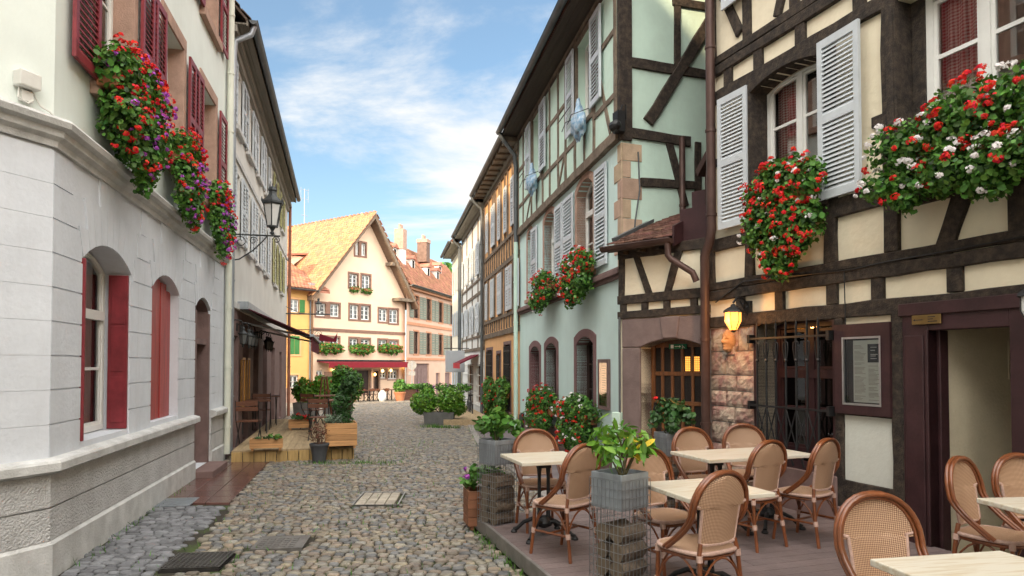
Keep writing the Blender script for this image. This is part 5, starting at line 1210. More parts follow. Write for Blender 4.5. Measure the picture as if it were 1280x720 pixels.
flower_box(FG, 2.95, 4.55, .68, .56, .46, .48, 'red geranium bush at the middle ground floor window of the green house', 3000, 75, 6, m_petw, 9, group=gC, pname='white_flowers')
gD = 'geranium boxes on the apricot house'
flower_box(FO, 4.6, 5.5, .75, .42, .55, .50, 'leafy geranium box on the apricot house with an orange trough, nearer of two', 1900, 22, 0, None, 10, group=gD, leafsize=.08)
flower_box(FO, 1.9, 2.9, .70, .42, .62, .50, 'leafy geranium box on the apricot house behind the bicycle, farther of two', 2100, 35, 0, None, 12, group=gD, leafsize=.08)
def on_far(i): a, c = R0[i], R0[i+1]; return a[0][0]-.05, c[1][0]+.05, a[0][1]-.05
for i, nm in ((6, 'left'), (8, 'middle'), (10, 'right')):
    s0, s1, z = on_far(i); flower_box(FGB, s0, s1, z-.02, .34, .30, .30, {'left': 'green and orange geranium box under the left first floor window pair of the gabled house', 'middle': 'green and orange geranium box under the middle first floor windows of the gabled house', 'right': 'red geranium box under the right first floor window pair of the gabled house'}[nm], 1500, 45 if nm != 'right' else 90, 0, None, 20+i, leafsize=.10, bloom=.05, group='geranium boxes on the gabled house', nblob=6, per=8)
for q, nm in ((12, 'left'), (13, 'right')):
    r_ = R0[q]; flower_box(FGB, r_[0][0], r_[1][0], r_[0][1]-.2, .25, .1, .12, 'small green window box under the %s second floor window of the gable' % nm, 250, 2, 0, None, 40+q, leafsize=.1, group='small boxes high on the gable', nblob=4, per=6)
random.seed(99); RNG = np.random.default_rng(99)
# ------------------------------------------------------------------ terrace deck on the right
perp = Vector((-DKD.y, DKD.x, 0)); DZ = .14
t = thing('terrace_deck', 'low terrace deck of grey brown boards in front of the restaurant', 'deck', (DK0.x, DK0.y, 0))
b = B(); FCd = (FC.p1-FC.p0).normalized(); W = .142; i = 0
def wall_hit(p):                          # distance along perp from p to the wall line
    n = Vector((FCd.y, -FCd.x, 0)); den = perp.dot(n); return (FC.p0-p).dot(n)/den
while i*W < 6.2:
    p = Vector((DK0.x, DK0.y, 0))+DKD*(i*W); L_ = wall_hit(p)
    if i*W < .5: L_ = min(L_, 2.9)
    x = 0
    cuts = [0]+([random.uniform(1.0, 2.4)] if random.random() < .8 else [])+[L_-.01]
    for u, v in zip(cuts, cuts[1:]): b.obox(p+perp*(u+.002)+Vector((0, 0, DZ-.028)), perp*(v-u-.004), DKD*(W-.006), (0, 0, .028))
    i += 1
b.build('boards', m_deck, t, Matrix())
b = B(); p = Vector((DK0.x, DK0.y, 0)); b.obox(p+perp*-.035+Vector((0, 0, .01)), DKD*6.2, perp*.033, (0, 0, DZ-.004)); b.obox(p-DKD*.035+Vector((0, 0, .01)), perp*2.9, DKD*.03, (0, 0, DZ-.006))
b.build('edge_trim', MAT('worn_metal_edge', (.23, .215, .20), .5, .2, 6, .1, 40, metal=.4), t, Matrix(), bevel=.004)
b = B(); b.obox(p+perp*.05+DKD*.05+Vector((0, 0, -.02)), DKD*6, perp*2.4, (0, 0, .115)); b.build('substructure', m_dark, t, Matrix())
# ------------------------------------------------------------------ bistro chairs
m_rattan = MAT('glossy_brown_rattan', (.185, .055, .017), .30, .28, 7, .1, 30, spec=.5, coat=.4, fine=.12)
m_bind = MAT('pale_pink_binding', (.50, .34, .28), .6, .12, 40, .3, 120)
m_weave = weave_mat()
def make_chair():
    t = thing('bistro_chair', 'x', 'chair')
    hy = lambda z: (.19+(z-.68)*.20) if z > .68 else .19-.235*((.68-z)/.23)**1.4
    HW = .232; zc = .705; top = .945
    def hoop(off, dy, dz=0):
        hw = HW+off; pts = []
        for z in (.445, .48, .53, .58, .63, .68): pts.append((-(hw-.012*(zc-z)/.26), hy(z)+dy, z))
        for k in range(0, 17):
            a = math.pi-math.pi*k/16; z = zc+(top-zc+off)*math.sin(a)**.92 if 0 < k < 16 else zc
            pts.append((hw*math.copysign(abs(math.cos(a))**.92, math.cos(a)), hy(z)+dy, z+dz))
        for z in (.68, .63, .58, .53, .48, .445): pts.append(((hw-.012*(zc-z)/.26), hy(z)+dy, z))
        return pts
    b = B(); b.tube(hoop(0, 0), .0145, 8); b.tube(hoop(-.001, -.027), .0145, 8); b.tube(hoop(-.020, -.012), .010, 8)
    b.build('back_hoop', m_rattan, t, smooth=50)
    # woven panel: bows back a little, narrow below the notch where it leaves the hoop
    py = lambda z: .175+(z-.5)*.155
    def halfw(z):
        if z < .725: return .148+.012*(z-.5)/.22
        zz = min(1, (z-zc)/(top-.02-zc)); return max(.012, (HW-.024)*math.sqrt(max(0, 1-zz**2.1)))
    b = B(); zs = [.50, .54, .58, .62, .66, .70, .724, .726, .75, .78, .81, .84, .865, .885, .90, .912, .920, .9245]; nx = 10; vs = []
    for sgn in (0, 1):
        for z in zs:
            w = halfw(z)
            for i in range(nx+1): u = -1+2*i/nx; vs.append((w*u, py(z)+.025*(1-u*u)+(-.006 if sgn else .006)-.012, z))
    m = len(zs)*(nx+1); fs = []
    for j in range(len(zs)-1):
        for i in range(nx): k = j*(nx+1)+i; fs += [(k, k+1, k+nx+2, k+nx+1), (m+k+1, m+k, m+k+nx+1, m+k+nx+2)]
    b.add(vs, fs); bp = b.build('backrest', m_weave, t, smooth=40)
    b = B(); w = .158
    b.tube([(-w-.008, py(.73)-.01, .735), (-w, py(.62)-.012, .62), (-w+.004, py(.505)-.012, .51), (-w+.02, py(.495), .495), (0, py(.49)+.014, .49), (w-.02, py(.495), .495), (w-.004, py(.505)-.012, .51), (w, py(.62)-.012, .62), (w+.008, py(.73)-.01, .735), (HW-.01, py(.745)-.012, .748)], .011, 7)
    b.tube([(-w-.008, py(.73)-.01, .735), (-HW+.01, py(.745)-.012, .748)], .011, 7); b.build('panel_frame', m_bind, t, smooth=50)
    # seat
    out = []
    for k in range(28):
        a = 6.28318*k/28; c, s = math.cos(a), math.sin(a); x = .215*math.copysign(abs(c)**.55, c); y = -.005+.205*math.copysign(abs(s)**.55, s); x *= 1-.10*(y+.2)/.4+.02; out.append((x, y))
    b = B(); n = len(out); vs = [(x*.97, y*.97, .452+.0) for x, y in out]+[(x*.6, y*.6, .462) for x, y in out]+[(x*.97, y*.97, .434) for x, y in out]
    b.add(vs, [(i, (i+1) % n, n+(i+1) % n, n+i) for i in range(n)]+[tuple(range(n, 2*n)), tuple(range(2*n, 3*n))[::-1]]+[(2*n+i, 2*n+(i+1) % n, (i+1) % n, i) for i in range(n)])
    st = b.build('seat', m_weave, t, smooth=60)
    b = B(); b.tube([(x, y, .441) for x, y in out], .015, 7, closed=True); b.build('seat_rim', m_bind, st, smooth=60)
    b = B(); b.tube([(x*.93, y*.93, .412) for x, y in out], .013, 7, closed=True); b.build('seat_frame', m_rattan, st, smooth=60)
    L4 = {}
    for sx in (-1, 1):
        for back in (0, 1):
            b = B()
            pts = [(sx*.150, .172, .505), (sx*.168, .178, .44), (sx*.178, .195, .24), (sx*.192, .235, 0)] if back else [(sx*.188, -.165, .43), (sx*.192, -.172, .22), (sx*.200, -.20, 0)]
            b.tube(pts, .0145 if not back else .015, 8); l = b.build('leg', m_rattan, t, smooth=50); L4[sx, back] = pts
            for z, dz in ((.205, .022), (.415, .02)):
                for p, q in zip(pts, pts[1:]):
                    if q[2] <= z <= p[2]:
                        bb_ = B(); f = (z-p[2])/(q[2]-p[2]); c = Vector(p).lerp(Vector(q), f); d = (Vector(q)-Vector(p)).normalized()*dz; bb_.tube([c-d, c+d], .021, 8); bb_.build('binding', m_bind, l, smooth=50); break
    b = B(); z = .205
    for sx in (-1, 1): b.tube([(sx*.192, -.172, z), (sx*.180, .20, z)], .0105, 6)
    b.tube([(-.186, .01, z), (.186, .01, z)], .0105, 6); b.build('stretcher', m_rattan, t, smooth=50)
    b = B()
    def brace(p, q):
        p = Vector(p); q = Vector(q); c = (p+q)/2; pts = []
        for k in range(9): a = k/8; m = p.lerp(q, a); m.z = .225+.18*math.sin(math.pi*a)**.7; pts.append(m)
        b.tube(pts, .0075, 6)
    brace((-.192, -.168, .2), (.192, -.168, .2)); brace((-.178, .198, .2), (.178, .198, .2)); brace((-.192, -.16, .2), (-.180, .19, .2)); brace((.192, -.16, .2), (.180, .19, .2))
    b.build('brace', m_rattan, t, smooth=50)
    return t
CH = [((668, 7.05), (.25, -.97), 'bistro chair at the deck corner behind the farthest table, beside the far log planter'),
      ((731, 5.72), (-.7, .7), 'bistro chair seen from behind just left of the near log planter'),
      ((806, 5.55), (.5, -.85), 'bistro chair half hidden behind the near log planter and its leafy shrub'),
      ((905, 4.28), (-.5, .85), 'bistro chair with its back to the viewer before the table behind the near log planter'),
      ((862, 7.25), (.3, -.95), 'bistro chair in front of the oak door, left behind the long table'),
      ((928, 7.65), (-.05, -1), 'bistro chair behind the long table, against the stone pier'),
      ((963, 6.0), (-.5, .85), 'bistro chair with its back to the viewer at the long table, left of its neighbour'),
      ((1035, 6.15), (-.6, .8), 'bistro chair under the menu case at the right end of the long table'),
      ((1088, 3.58), (.15, -.98), 'large near bistro chair facing the viewer behind the nearest table'),
      ((1195, 4.95), (.55, -.83), 'bistro chair angled beside the passage doorway at the right hand table'),
      ((1268, 5.12), (.15, -.98), 'bistro chair cut off by the right picture edge, by the doorway')]
proto = make_chair()
for i, ((px, D), f, lab) in enumerate(CH):
    c = proto if i == 0 else copy_tree(proto)
    f = Vector((*f, 0)).normalized(); X = (px-640)/F*D
    c.location = (X+f.x*.235, D+f.y*.235, DZ); c.rotation_euler = (0, 0, math.atan2(f.x, -f.y)); c['label'] = lab; c['group'] = 'bistro chairs on the terrace'
# ------------------------------------------------------------------ tables
m_top = MAT('cream_streaked_tabletop', (.74, .69, .58), .35, .12, 5, .05, 30, stretch=(.7, 7, 7), col2=(.55, .46, .33), lo=.47, hi=.63, spec=.5, fine=.04)
def make_table(w, d, label, loc, rz, group='terrace tables with cream tops'):
    t = thing('bistro_table', label, 'table', loc, rz, group)
    b = B(); b.box(-w/2, w/2, -d/2, d/2, .712, .745); b.build('tabletop', m_top, t, bevel=.006, seg=2)
    xs = (0,) if w < .9 else (-w*.25, w*.25)
    b = B()
    for x in xs:
        b.box(x-.16, x+.16, -.16, .16, .695, .711); b.box(x-.065, x+.065, -.03, .03, .64, .695)
        for sx in (-.045, .045): b.lathe([(.028, .13), (.022, .2), (.017, .3), (.017, .56), (.022, .62), (.028, .66)], 10, (x+sx, 0, 0))
        b.box(x-.06, x+.06, -.02, .02, .33, .36); b.lathe([(.03, .08), (.07, .10), (.08, .13), (.05, .17), (.03, .19)], 12, (x, 0, 0), sx=1.1)
    b.build('pedestal', m_iron, t, smooth=40)
    for x in xs:
        for k in range(4):
            a = math.pi/4+k*math.pi/2; c, s = math.cos(a), math.sin(a); b = B()
            b.tube([(x+c*.03, s*.03, .13), (x+c*.12, s*.12, .15), (x+c*.21, s*.21, .11), (x+c*.28, s*.28, .045), (x+c*.315, s*.315, .03)], [.022, .020, .018, .018, .02], 8)
            b.lathe([(.03, 0), (.034, .012), (.02, .03)], 8, (x+c*.315, s*.315, 0)); b.build('foot', m_iron, t, smooth=40)
    return t
ba = math.atan2(perp.y, perp.x)
make_table(.66, .66, 'square cream topped table at the far corner of the terrace deck', (.30, 6.48, DZ), ba)
make_table(.68, .66, 'square cream topped table behind the near log planter', (1.37, 4.88, DZ), ba)
make_table(1.22, .66, 'long cream topped table below the barred window', (2.27, 6.76, DZ), ba+.02)
make_table(.70, .70, 'nearest cream topped table cut by the lower picture edge', (2.02, 2.82, DZ), .2)
make_table(.70, .66, 'cream topped table cut by the right picture edge', (3.42, 4.20, DZ), .12)
# ------------------------------------------------------------------ log planters
m_log = MAT('split_log_bark', (.15, .115, .085), .9, .4, 8, .9, 26, island=.25, fine=.3, bdist=.02)
m_cut = MAT('log_cut_end', (.15, .115, .08), .85, .2, 20, .3, 60, island=.2)
m_wire = MAT('galvanised_wire', (.30, .31, .32), .45, .1, 5, 0, metal=.7)
def log_planter(loc, rz, label, logs=3, w=.29):
    t = thing('log_planter', label, 'planter', loc, rz, 'zinc planters on cages of logs'); h = w/2; H = .85; zb = .60
    b = B(); e = .012
    b.prism([(-h+.01, -h+.01, zb), (h-.01, -h+.01, zb), (h-.01, h-.01, zb), (-h+.01, h-.01, zb)], (0, 0, H-zb-.05))
    for a, c, d, f in ((-h, h, -h, -h+e), (-h, h, h-e, h), (-h, -h+e, -h+e, h-e), (h-e, h, -h+e, h-e)): b.box(a, c, d, f, zb, H)
    b.build('zinc_box', m_zinc, t, bevel=.003)
    b = B(); g = h+.008; n = 9; q = .0017
    for i in range(n):
        x = -g+2*g*i/(n-1)
        for y in (-g, g): b.box(x-q, x+q, y-q, y+q, 0, .80); b.box(y-q, y+q, x-q, x+q, 0, .80)
    z = .0
    while z < .81:
        for y in (-g, g): b.box(-g, g, y-q*1.2, y+q*1.2, z, z+q*2); b.box(y-q*1.2, y+q*1.2, -g, g, z, z+q*2)
        z += .062
    b.build('wire_cage', m_wire, t)
    z = .06; k = 0
    while z < .52:
        r = random.uniform(.060, .070); xs = (-.078, .062)
        for x in xs:
            if z+r > .60: continue
            rr = r*random.uniform(.85, 1.05); ang = 0
            b = B(); n = 12; pts = [(x+random.uniform(-.01, .01), -h+.02, z+rr*.1), (x, 0, z), (x+random.uniform(-.01, .01), h-.02, z+rr*.1)]
            prof = [[rr*(1+random.uniform(-.10, .10)) for _ in range(n)]]
            vs = []
            for yy in np.linspace(-h+.018, h-.018, 5):
                for i in range(n): a = 6.283*i/n; vs.append((x+prof[0][i]*math.cos(a)*random.uniform(.95, 1.05), yy, z+prof[0][i]*math.sin(a)*random.uniform(.95, 1.05)))
            b.add(vs, [(j*n+i, j*n+(i+1) % n, (j+1)*n+(i+1) % n, (j+1)*n+i) for j in range(4) for i in range(n)])
            b.v = [(v[1], v[0], v[2]) for v in b.v]
            l = b.build('log', m_log, t, smooth=60)
            
            for ve in (b.v[:n], b.v[-n:]): b2 = B(); b2.add(list(ve), [tuple(range(n))]); b2.build('cut_end', m_cut, l)
        z += .122; k += 1
    return t
def shrub(par, base, R_, H_, n, size, leafmat, long=False, nst=8, yellow=0, shell=.2, spread=1.0):
    base = Vector(base); tips = []; blobs = []
    for i in range(nst):
        a = 6.283*i/nst+random.uniform(-.4, .4); r = R_*math.sqrt(random.random())*spread; hh = H_*random.uniform(.45, 1.0)*(1-.3*(r/R_)**2)
        p = base+Vector((r*math.cos(a), r*math.sin(a), hh)); tips.append(p); blobs.append((tuple(p-Vector((0, 0, hh*.12))), (R_*.42, R_*.42, H_*.24)))
    stems(par, base, tips, .007)
    leaves('foliage', leafmat, par, blobs, n, size, long, shell=shell, up=.5)
    if yellow: leaves('yellow_leaf', m_leafy, par, blobs[:3], yellow, size, long, shell=.7)
    return blobs
RNG = np.random.default_rng(21); random.seed(21)
pn = Vector(((774-640)/F*4.93, 4.93, DZ)); P1_ = log_planter(pn, .70, 'near zinc planter on a wire cage of split logs with a bright green shrub')
shrub(P1_, pn+Vector((0, 0, .80)), .20, .44, 185, .095, m_leafb, True, 9, 16, .3)
pf = Vector(((619-640)/F*7.05+.02, 7.05, DZ)); P2_ = log_planter(pf, .70, 'far zinc planter on a wire cage of logs at the deck corner', w=.27)
shrub(P2_, pf+Vector((0, 0, .80)), .20, .34, 420, .065, m_leafg, False, 8, 0, .3)
pd = Vector((1.80, 7.72, DZ)); P3_ = log_planter(pd, .3, 'zinc planter on a log cage in front of the oak door'); bl = shrub(P3_, pd+Vector((0, 0, .80)), .20, .42, 420, .06, m_leafd, False, 9, 0, .3)
RNG = np.random.default_rng(5); blooms('red_flower', m_petr, P3_, [(tuple(pd+Vector((-.17, 0, 1.2))), (.01, .01, .01))], 1, .03)
def wood_box(loc, rz, w, d, h, label, group=None, mat=None, feet=True, name='wooden_planter', cat='planter'):
    t = thing(name, label, cat, loc, rz, group); b = B(); n = max(2, round(h/.11)); z0 = .05 if feet else 0
    for i in range(n):
        a = z0+(h-z0)*i/n; c = z0+(h-z0)*(i+1)/n-.004
        b.box(-w/2, w/2, -d/2, -d/2+.022, a, c); b.box(-w/2, w/2, d/2-.022, d/2, a, c); b.box(-w/2, -w/2+.022, -d/2+.023, d/2-.023, a, c); b.box(w/2-.022, w/2, -d/2+.023, d/2-.023, a, c)
    b.build('box', mat or m_larch, t, bevel=.003)
    for x in (-w/2+.045, w/2-.045):
        for y in (-d/2+.045, d/2-.045): b = B(); b.box(x-.02, x+.02, y-.02, y+.02, 0, h-.02); b.build('corner_post', mat or m_larch, t)
    b = B(); b.box(-w/2+.023, w/2-.023, -d/2+.023, d/2-.023, h*.3, h-.05); b.build('soil', m_soil, t)
    return t
wb = wood_box((pf.x-.12, 7.42, 0.0), .25, .46, .30, .42, 'brown wooden planter on the cobbles behind the far log planter', mat=MAT('red_brown_planks', (.22, .095, .05), .7, .2, 4, .2, 30, stretch=(.6, 6, 6), island=.15))
bl = shrub(wb, (pf.x-.1, 7.42, .38), .24, .30, 380, .055, m_leafg, False, 8, 0, .3); blooms('violet_flowers', m_petp, wb, bl, 8, .03)
# ------------------------------------------------------------------ lanterns and fittings
m_lampglass = MAT('frosted_lamp_glass', (.62, .62, .60), .3, .05, 4, 0, spec=.5)
def lantern_body(t, z, s=1.0, glass=None, y=0, x=0, n=6):
    """a tapered street lantern, its foot at height z"""
    b = B(); sc = lambda p: [(r*s, z+h*s) for r, h in p]
    b.lathe(sc([(.02, 0), (.035, .03), (.02, .06), (.045, .10), (.06, .12)]), n, (x, y, 0))
    for k in range(n):
        a = 6.283*k/n; c, d = math.cos(a), math.sin(a)
        b.tube([(x+c*.085*s, y+d*.085*s, z+.13*s), (x+c*.145*s, y+d*.145*s, z+.48*s)], .010*s, 5)
    b.lathe(sc([(.095, .12), (.095, .14), (.06, .14)]), n, (x, y, 0)); b.lathe(sc([(.15, .47), (.175, .49), (.17, .52), (.11, .57), (.085, .60), (.06, .64), (.055, .68), (.075, .70), (.06, .74), (.03, .76)]), n, (x, y, 0))
    for k in range(n): a = 6.283*k/n; b.lathe(sc([(.008, .50), (.016, .53), (.004, .58)]), 5, (x+math.cos(a)*.172*s, y+math.sin(a)*.172*s, 0)); b.lathe(sc([(.012, .74), (.004, .80)]), 5, (x+math.cos(a)*.05*s, y+math.sin(a)*.05*s, 0))
    h = b.build('housing', m_lampgreen, t, smooth=30)
    b = B(); b.lathe(sc([(.08, .135), (.137, .475)]), n, (x, y, 0)); b.build('lamp_glass', glass or m_lampglass, h)
DIMG = MAT('dusky_lamp_glass', (.12, .12, .115), .2, .1, 4, 0, spec=.5)
t = thing('street_lantern', 'old iron street lantern on a scrolled bracket beside the geraniums of the white townhouse', 'lantern', FL2.w(.30, 0, 4.05), FL2.a, 'bracket street lanterns')
b = B(); b.tube([(0, 0, .22), (0, -.95, .22)], .018, 6); b.tube([(0, -.01, -.30), (0, -.2, -.26), (0, -.45, -.08), (0, -.62, .10), (0, -.70, .20)], .014, 6)
def scroll(b, c, r, turns=1.4, flip=1, a0=0):
    b.tube([(0, c[0]+flip*r*(1-.75*k/20)*math.cos(a0+turns*6.283*k/20), c[1]+r*(1-.75*k/20)*math.sin(a0+turns*6.283*k/20)) for k in range(21)], .009, 5)
scroll(b, (-.22, .08), .12); scroll(b, (-.45, .11), .08, flip=-1); scroll(b, (-.88, .14), .075); b.box(-.03, .03, -.03, 0, -.4, .35); b.build('bracket', m_lampgreen, t, smooth=40)
lantern_body(t, .24, 1.25, y=-.80, n=6)
t = thing('street_lantern', 'small iron street lantern on a long bar at the narrow grey house far end', 'lantern', FL2.w(L2-.5, 0, 3.55), FL2.a, 'bracket street lanterns')
b = B(); b.tube([(0, 0, .22), (0, -1.7, .22)], .03, 6); b.tube([(0, 0, .5), (0, -.6, .22)], .015, 6); b.build('bracket', m_lampgreen, t); lantern_body(t, .24, .8, y=-1.25)
t = thing('wrought_sign', 'wrought iron sign bracket with a small red sign below the far street lantern', 'sign', FL2.w(L2-.2, 0, 2.7), FL2.a)
b = B(); b.tube([(0, 0, .45), (0, -1.7, .45)], .018, 5); [scroll(b, (-.3-.32*k, .28), .15, flip=1 if k % 2 else -1) for k in range(4)]; b.build('bracket', m_iron, t)
b = B(); b.prism([(-.02, -1.25, .0), (-.02, -1.95, -.05), (-.02, -2.0, .35), (-.02, -1.85, .10), (-.02, -1.3, .3)], (.04, 0, 0)); b.build('red_sign', m_awning, t)
def wall_lantern(fr, s, z, label, lit, sc=1.0, out=.30):
    t = thing('wall_lantern', label, 'lantern', fr.w(s, 0, z), fr.a); b = B()
    b.box(-.035, .035, -.05, 0, .05, .28); b.tube([(0, -.03, .22), (0, -.12, .31), (0, -out+.05, .31), (0, -out, .25)], .014, 7); b.tube([(0, -.04, .1), (0, -.10, .18), (0, -.16, .28)], .010, 6); scr = [(0, -.09-.035*math.cos(k*.5), .22+.035*math.sin(k*.5)) for k in range(12)]; b.tube(scr, .007, 5); b.build('bracket', m_iron, t, smooth=40)
    b = B(); n = 6; q = lambda p: [(r*sc, h*sc) for r, h in p]
    b.lathe(q([(.015, .25), (.03, .235), (.035, .215), (.07, .20), (.118, .165), (.128, .14), (.118, .137)]), n, (0, -out, 0)); b.lathe(q([(.012, -.115), (.035, -.10), (.045, -.085)]), n, (0, -out, 0))
    for k in range(n): a = 6.283*k/n; b.tube([(math.cos(a)*.104*sc, -out+math.sin(a)*.104*sc, .14*sc), (math.cos(a)*.105*sc, -out+math.sin(a)*.105*sc, .03*sc), (math.cos(a)*.045*sc, -out+math.sin(a)*.045*sc, -.09*sc)], .006*sc, 4)
    h = b.build('housing', m_iron, t)
    b = B(); b.lathe(q([(.040, -.09), (.098, .03), (.099, .138)]), n, (0, -out, 0)); b.build('lamp_glass', LIT if lit else m_lampglass, h)
    return t
LIT = emit_mat('glowing_amber_glass', (1.0, .36, .055), 1.9)
wl = wall_lantern(FC, .78, 2.25, 'lit amber wall lantern on the stone pier beside the oak door', True, .95, .26)
ld = bpy.data.lights.new('lantern_glow', 'POINT'); lo = bpy.data.objects.new('lantern_glow', ld); COL.objects.link(lo); lo.parent = wl; lo.location = (.02, -.42, .02); ld.energy = 13; ld.color = (1, .45, .12); ld.shadow_soft_size = .06
wall_lantern(FC, 4.22, 2.12, 'unlit wall lantern cut by the right picture edge above the doorway', False, 1.0, .30)
# carved stone face below the lantern
t = thing('carved_head', 'small carved sandstone head with curly hair on the pier below the lit lantern', 'sculpture', FC.w(.45, -.05, 2.05), FC.a)
nu, nv = 40, 32; vs = []
for j in range(nv+1):
    v = -1+2*j/nv
    for i in range(nu+1):
        u = -1+2*i/nu; a = u*math.pi*.55; x = .088*math.sin(a)*math.sqrt(max(.02, 1-v*v*.9)); y = -.095*math.cos(a)*math.sqrt(max(.02, 1-v*v*.85)); z = .145*v
        g = lambda cx, cz, sx, sz, h: h*math.exp(-((x-cx)/sx)**2-((z-cz)/sz)**2)
        y -= g(0, .0, .016, .035, .038)+g(0, -.018, .020, .014, .014)+g(0, -.058, .03, .010, .014)+g(0, -.10, .045, .03, .022)+g(.036, -.015, .02, .02, .012)+g(-.036, -.015, .02, .02, .012)+g(.035, .042, .024, .008, .014)+g(-.035, .042, .024, .008, .014)
        y += g(.033, .022, .015, .011, .016)+g(-.033, .022, .015, .011, .016)+g(0, -.047, .022, .006, .010)
        if z > .062 or abs(x) > .072 or z < -.095: y -= .016*(.5+.5*math.sin(x*150+2*math.sin(z*90))*math.sin(z*140+x*40)); 
        vs.append((x*1.15, y, z))
b = B(); b.add(vs, [(j*(nu+1)+i, j*(nu+1)+i+1, (j+1)*(nu+1)+i+1, (j+1)*(nu+1)+i) for j in range(nv) for i in range(nu)]); b.build('face', MAT('ochre_sandstone', (.36, .215, .12), .9, .15, 12, .4, 80, fine=.15), t, smooth=80)
b = B(); b.box(-.09, .09, -.02, .03, -.17, .13); b.build('back_block', m_rock, t)
# blue bedding airing at the upper windows of the green house
m_blue = MAT('pale_blue_bedding', (.20, .38, .58), .9, .14, 14, .4, 40, col2=(.50, .60, .68))
for (a, c), nm in zip(swin, ('smaller and farther', 'larger and nearer')):
    t = thing('bedding', '%s bundle of pale blue bedding at an upper green house window' % nm, 'bedding', FG.w((a+c)/2+.15, -.05, 6.28), FG.a, 'bedding airing at the windows')
    vs = []; nu, nv = 24, 16
    for j in range(nv+1):
        for i in range(nu):
            p = math.pi*j/nv; q = 6.283*i/nu; rr = 1+.10*math.sin(3*q+j)+.08*math.sin(5*q-2*p*3)+.10*math.cos(p*4); vs.append((.21*rr*math.sin(p)*math.cos(q)*(1.15-.3*math.cos(p)), -.16+.11*rr*math.sin(p)*math.sin(q), -.10+.33*rr*math.cos(p)-.10*math.sin(p)))
    b = B(); b.add(vs, [(j*nu+i, j*nu+(i+1) % nu, (j+1)*nu+(i+1) % nu, (j+1)*nu+i) for j in range(nv) for i in range(nu)]); b.build('quilt', m_blue, t, smooth=70)
    b = B(); [b.tube([(x, 0, .05), (x, -.35, -.1), (x, -.42, -.28)], .008, 5) for x in (-.2, .2)]; b.tube([(-.42, -.44, -.05), (.42, -.44, -.05)], .010, 5); b.build('hanging_rail', m_iron, t)
t = thing('floodlight', 'small dark floodlight and cable box on the corner of the green house', 'floodlight', FGS.w(-.1, -.05, 5.45), FGS.a)
b = B(); b.lathe([(.03, 0), (.08, .05), (.085, .16), (.05, .18)], 10); b.v = [(v[0]-.12, v[2]-.25, v[1]-.05) for v in b.v]; b.build('head', m_iron, t); b = B(); b.box(-.05, .08, -.1, .06, -.1, .22); b.tube([(0, -.08, .2), (.02, -.12, .3), (.1, -.08, .33), (.12, -.06, .1)], .012, 5); b.build('bracket', m_iron, t)
# ------------------------------------------------------------------ covers in the road
t = thing('drain_grate', 'round-cornered iron drain grate in the setts at the lower left', 'drain grate', GR[0]+Vector((0, 0, .005)), .12)
b = B(); b.wall(rect(-.25, .25, -.25, .25), [rect(-.235, .235, -.235, .235)], 0, .02); [b.box(-.235, .235, -.006, .012, z-.006, z+.006) for z in np.arange(-.21, .22, .042)]; [b.box(x-.006, x+.006, -.005, .012, -.235, .235) for x in np.arange(-.21, .22, .042)]
b.v = [(v[0], v[2], -v[1]+.02) for v in b.v]; b.build('grid', MAT('cast_iron_cover', (.085, .08, .075), .6, .2, 8, .2, 60, metal=.4), t); b = B(); b.box(-.25, .25, -.25, .25, -.02, .0); b.build('pit', m_dark, t)
t = thing('manhole_cover', 'rectangular iron cover among the cobbles right of the drain grate', 'manhole cover', GR[1]+Vector((0, 0, .0)), .12)
b = B(); b.box(-.24, .24, -.24, .24, -.02, .022); [b.box(x, x+.05, y, y+.05, .022, .027) for x in np.arange(-.2, .16, .075) for y in np.arange(-.2, .16, .075)]; b.build('plate', MAT('worn_iron_plate', (.15, .14, .13), .6, .2, 8, .2, 60, metal=.3), t)
t = thing('manhole_cover', 'wide paved inspection cover in the middle of the cobbled street', 'manhole cover', GR[2]+Vector((0, 0, .0)), .05)
b = B(); b.wall(rect(-.29, .29, -.43, .43), [rect(-.27, .27, -.41, .41)], 0, .03); b.v = [(v[0], v[2], -v[1]+.028) for v in b.v]; b.build('frame', m_concrete, t)
b = B(); [b.box(x+.005, x+.118, y+.005, y+.125, -.02, .026) for x in np.arange(-.262, .2, .123) for y in np.arange(-.40, .3, .13)]; b.build('paving_inset', MAT('pale_inset_paving', (.36, .32, .26), .7, .2, 5, .2, 50, island=.2), t, bevel=.006)
g3 = G(222, 629); t = thing('cellar_grate', 'small grey cellar grate in the pavement beside the left doorway', 'grate', (g3.x, g3.y, .016), .2)
b = B(); b.box(-.2, .2, -.25, .25, -.01, .004); [b.box(-.18, .18, y, y+.015, .004, .012) for y in np.arange(-.22, .22, .035)]; b.build('grid', m_zinc, t)
# ------------------------------------------------------------------ left cafe terrace
LA = G(289, 579); LBp = G(441, 574); ld_ = Vector((-.252, 1, 0)).normalized(); LDL = 7.2; LZ = .21
FLD = Fr(LA, LBp)
t = thing('cafe_deck', 'weathered timber cafe deck in front of the narrow grey house', 'deck', (LA.x, LA.y, 0), FLD.a)
lI = FLD.I.to_3x3() @ ld_
b = B(); n = 16
for i in range(n): a = FLD.L*i/n; b.obox((a+.003, 0, LZ-.03), (FLD.L/n-.006, 0, 0), lI*LDL, (0, 0, .03))
b.build('boards', m_larchv, t)
b = B(); n = 11
for i in range(n): a = FLD.L*i/n; b.obox((a+.002, -.025, -.02), (FLD.L/n-.012, 0, 0), (0, .022, 0), (0, 0, LZ-.005))
b.obox((FLD.L, 0, -.3), (.02, 0, 0), lI*LDL, (0, 0, LZ+.3)); b.build('fascia_boards', MAT('yellow_larch_fascia', (.40, .27, .11), .75, .2, 4, .2, 30, stretch=(6, 6, .6), island=.15), t)
rz = FLD.a
RNG = np.random.default_rng(31); random.seed(31)
def on(px, py, z=LZ): return G(px, py, z)
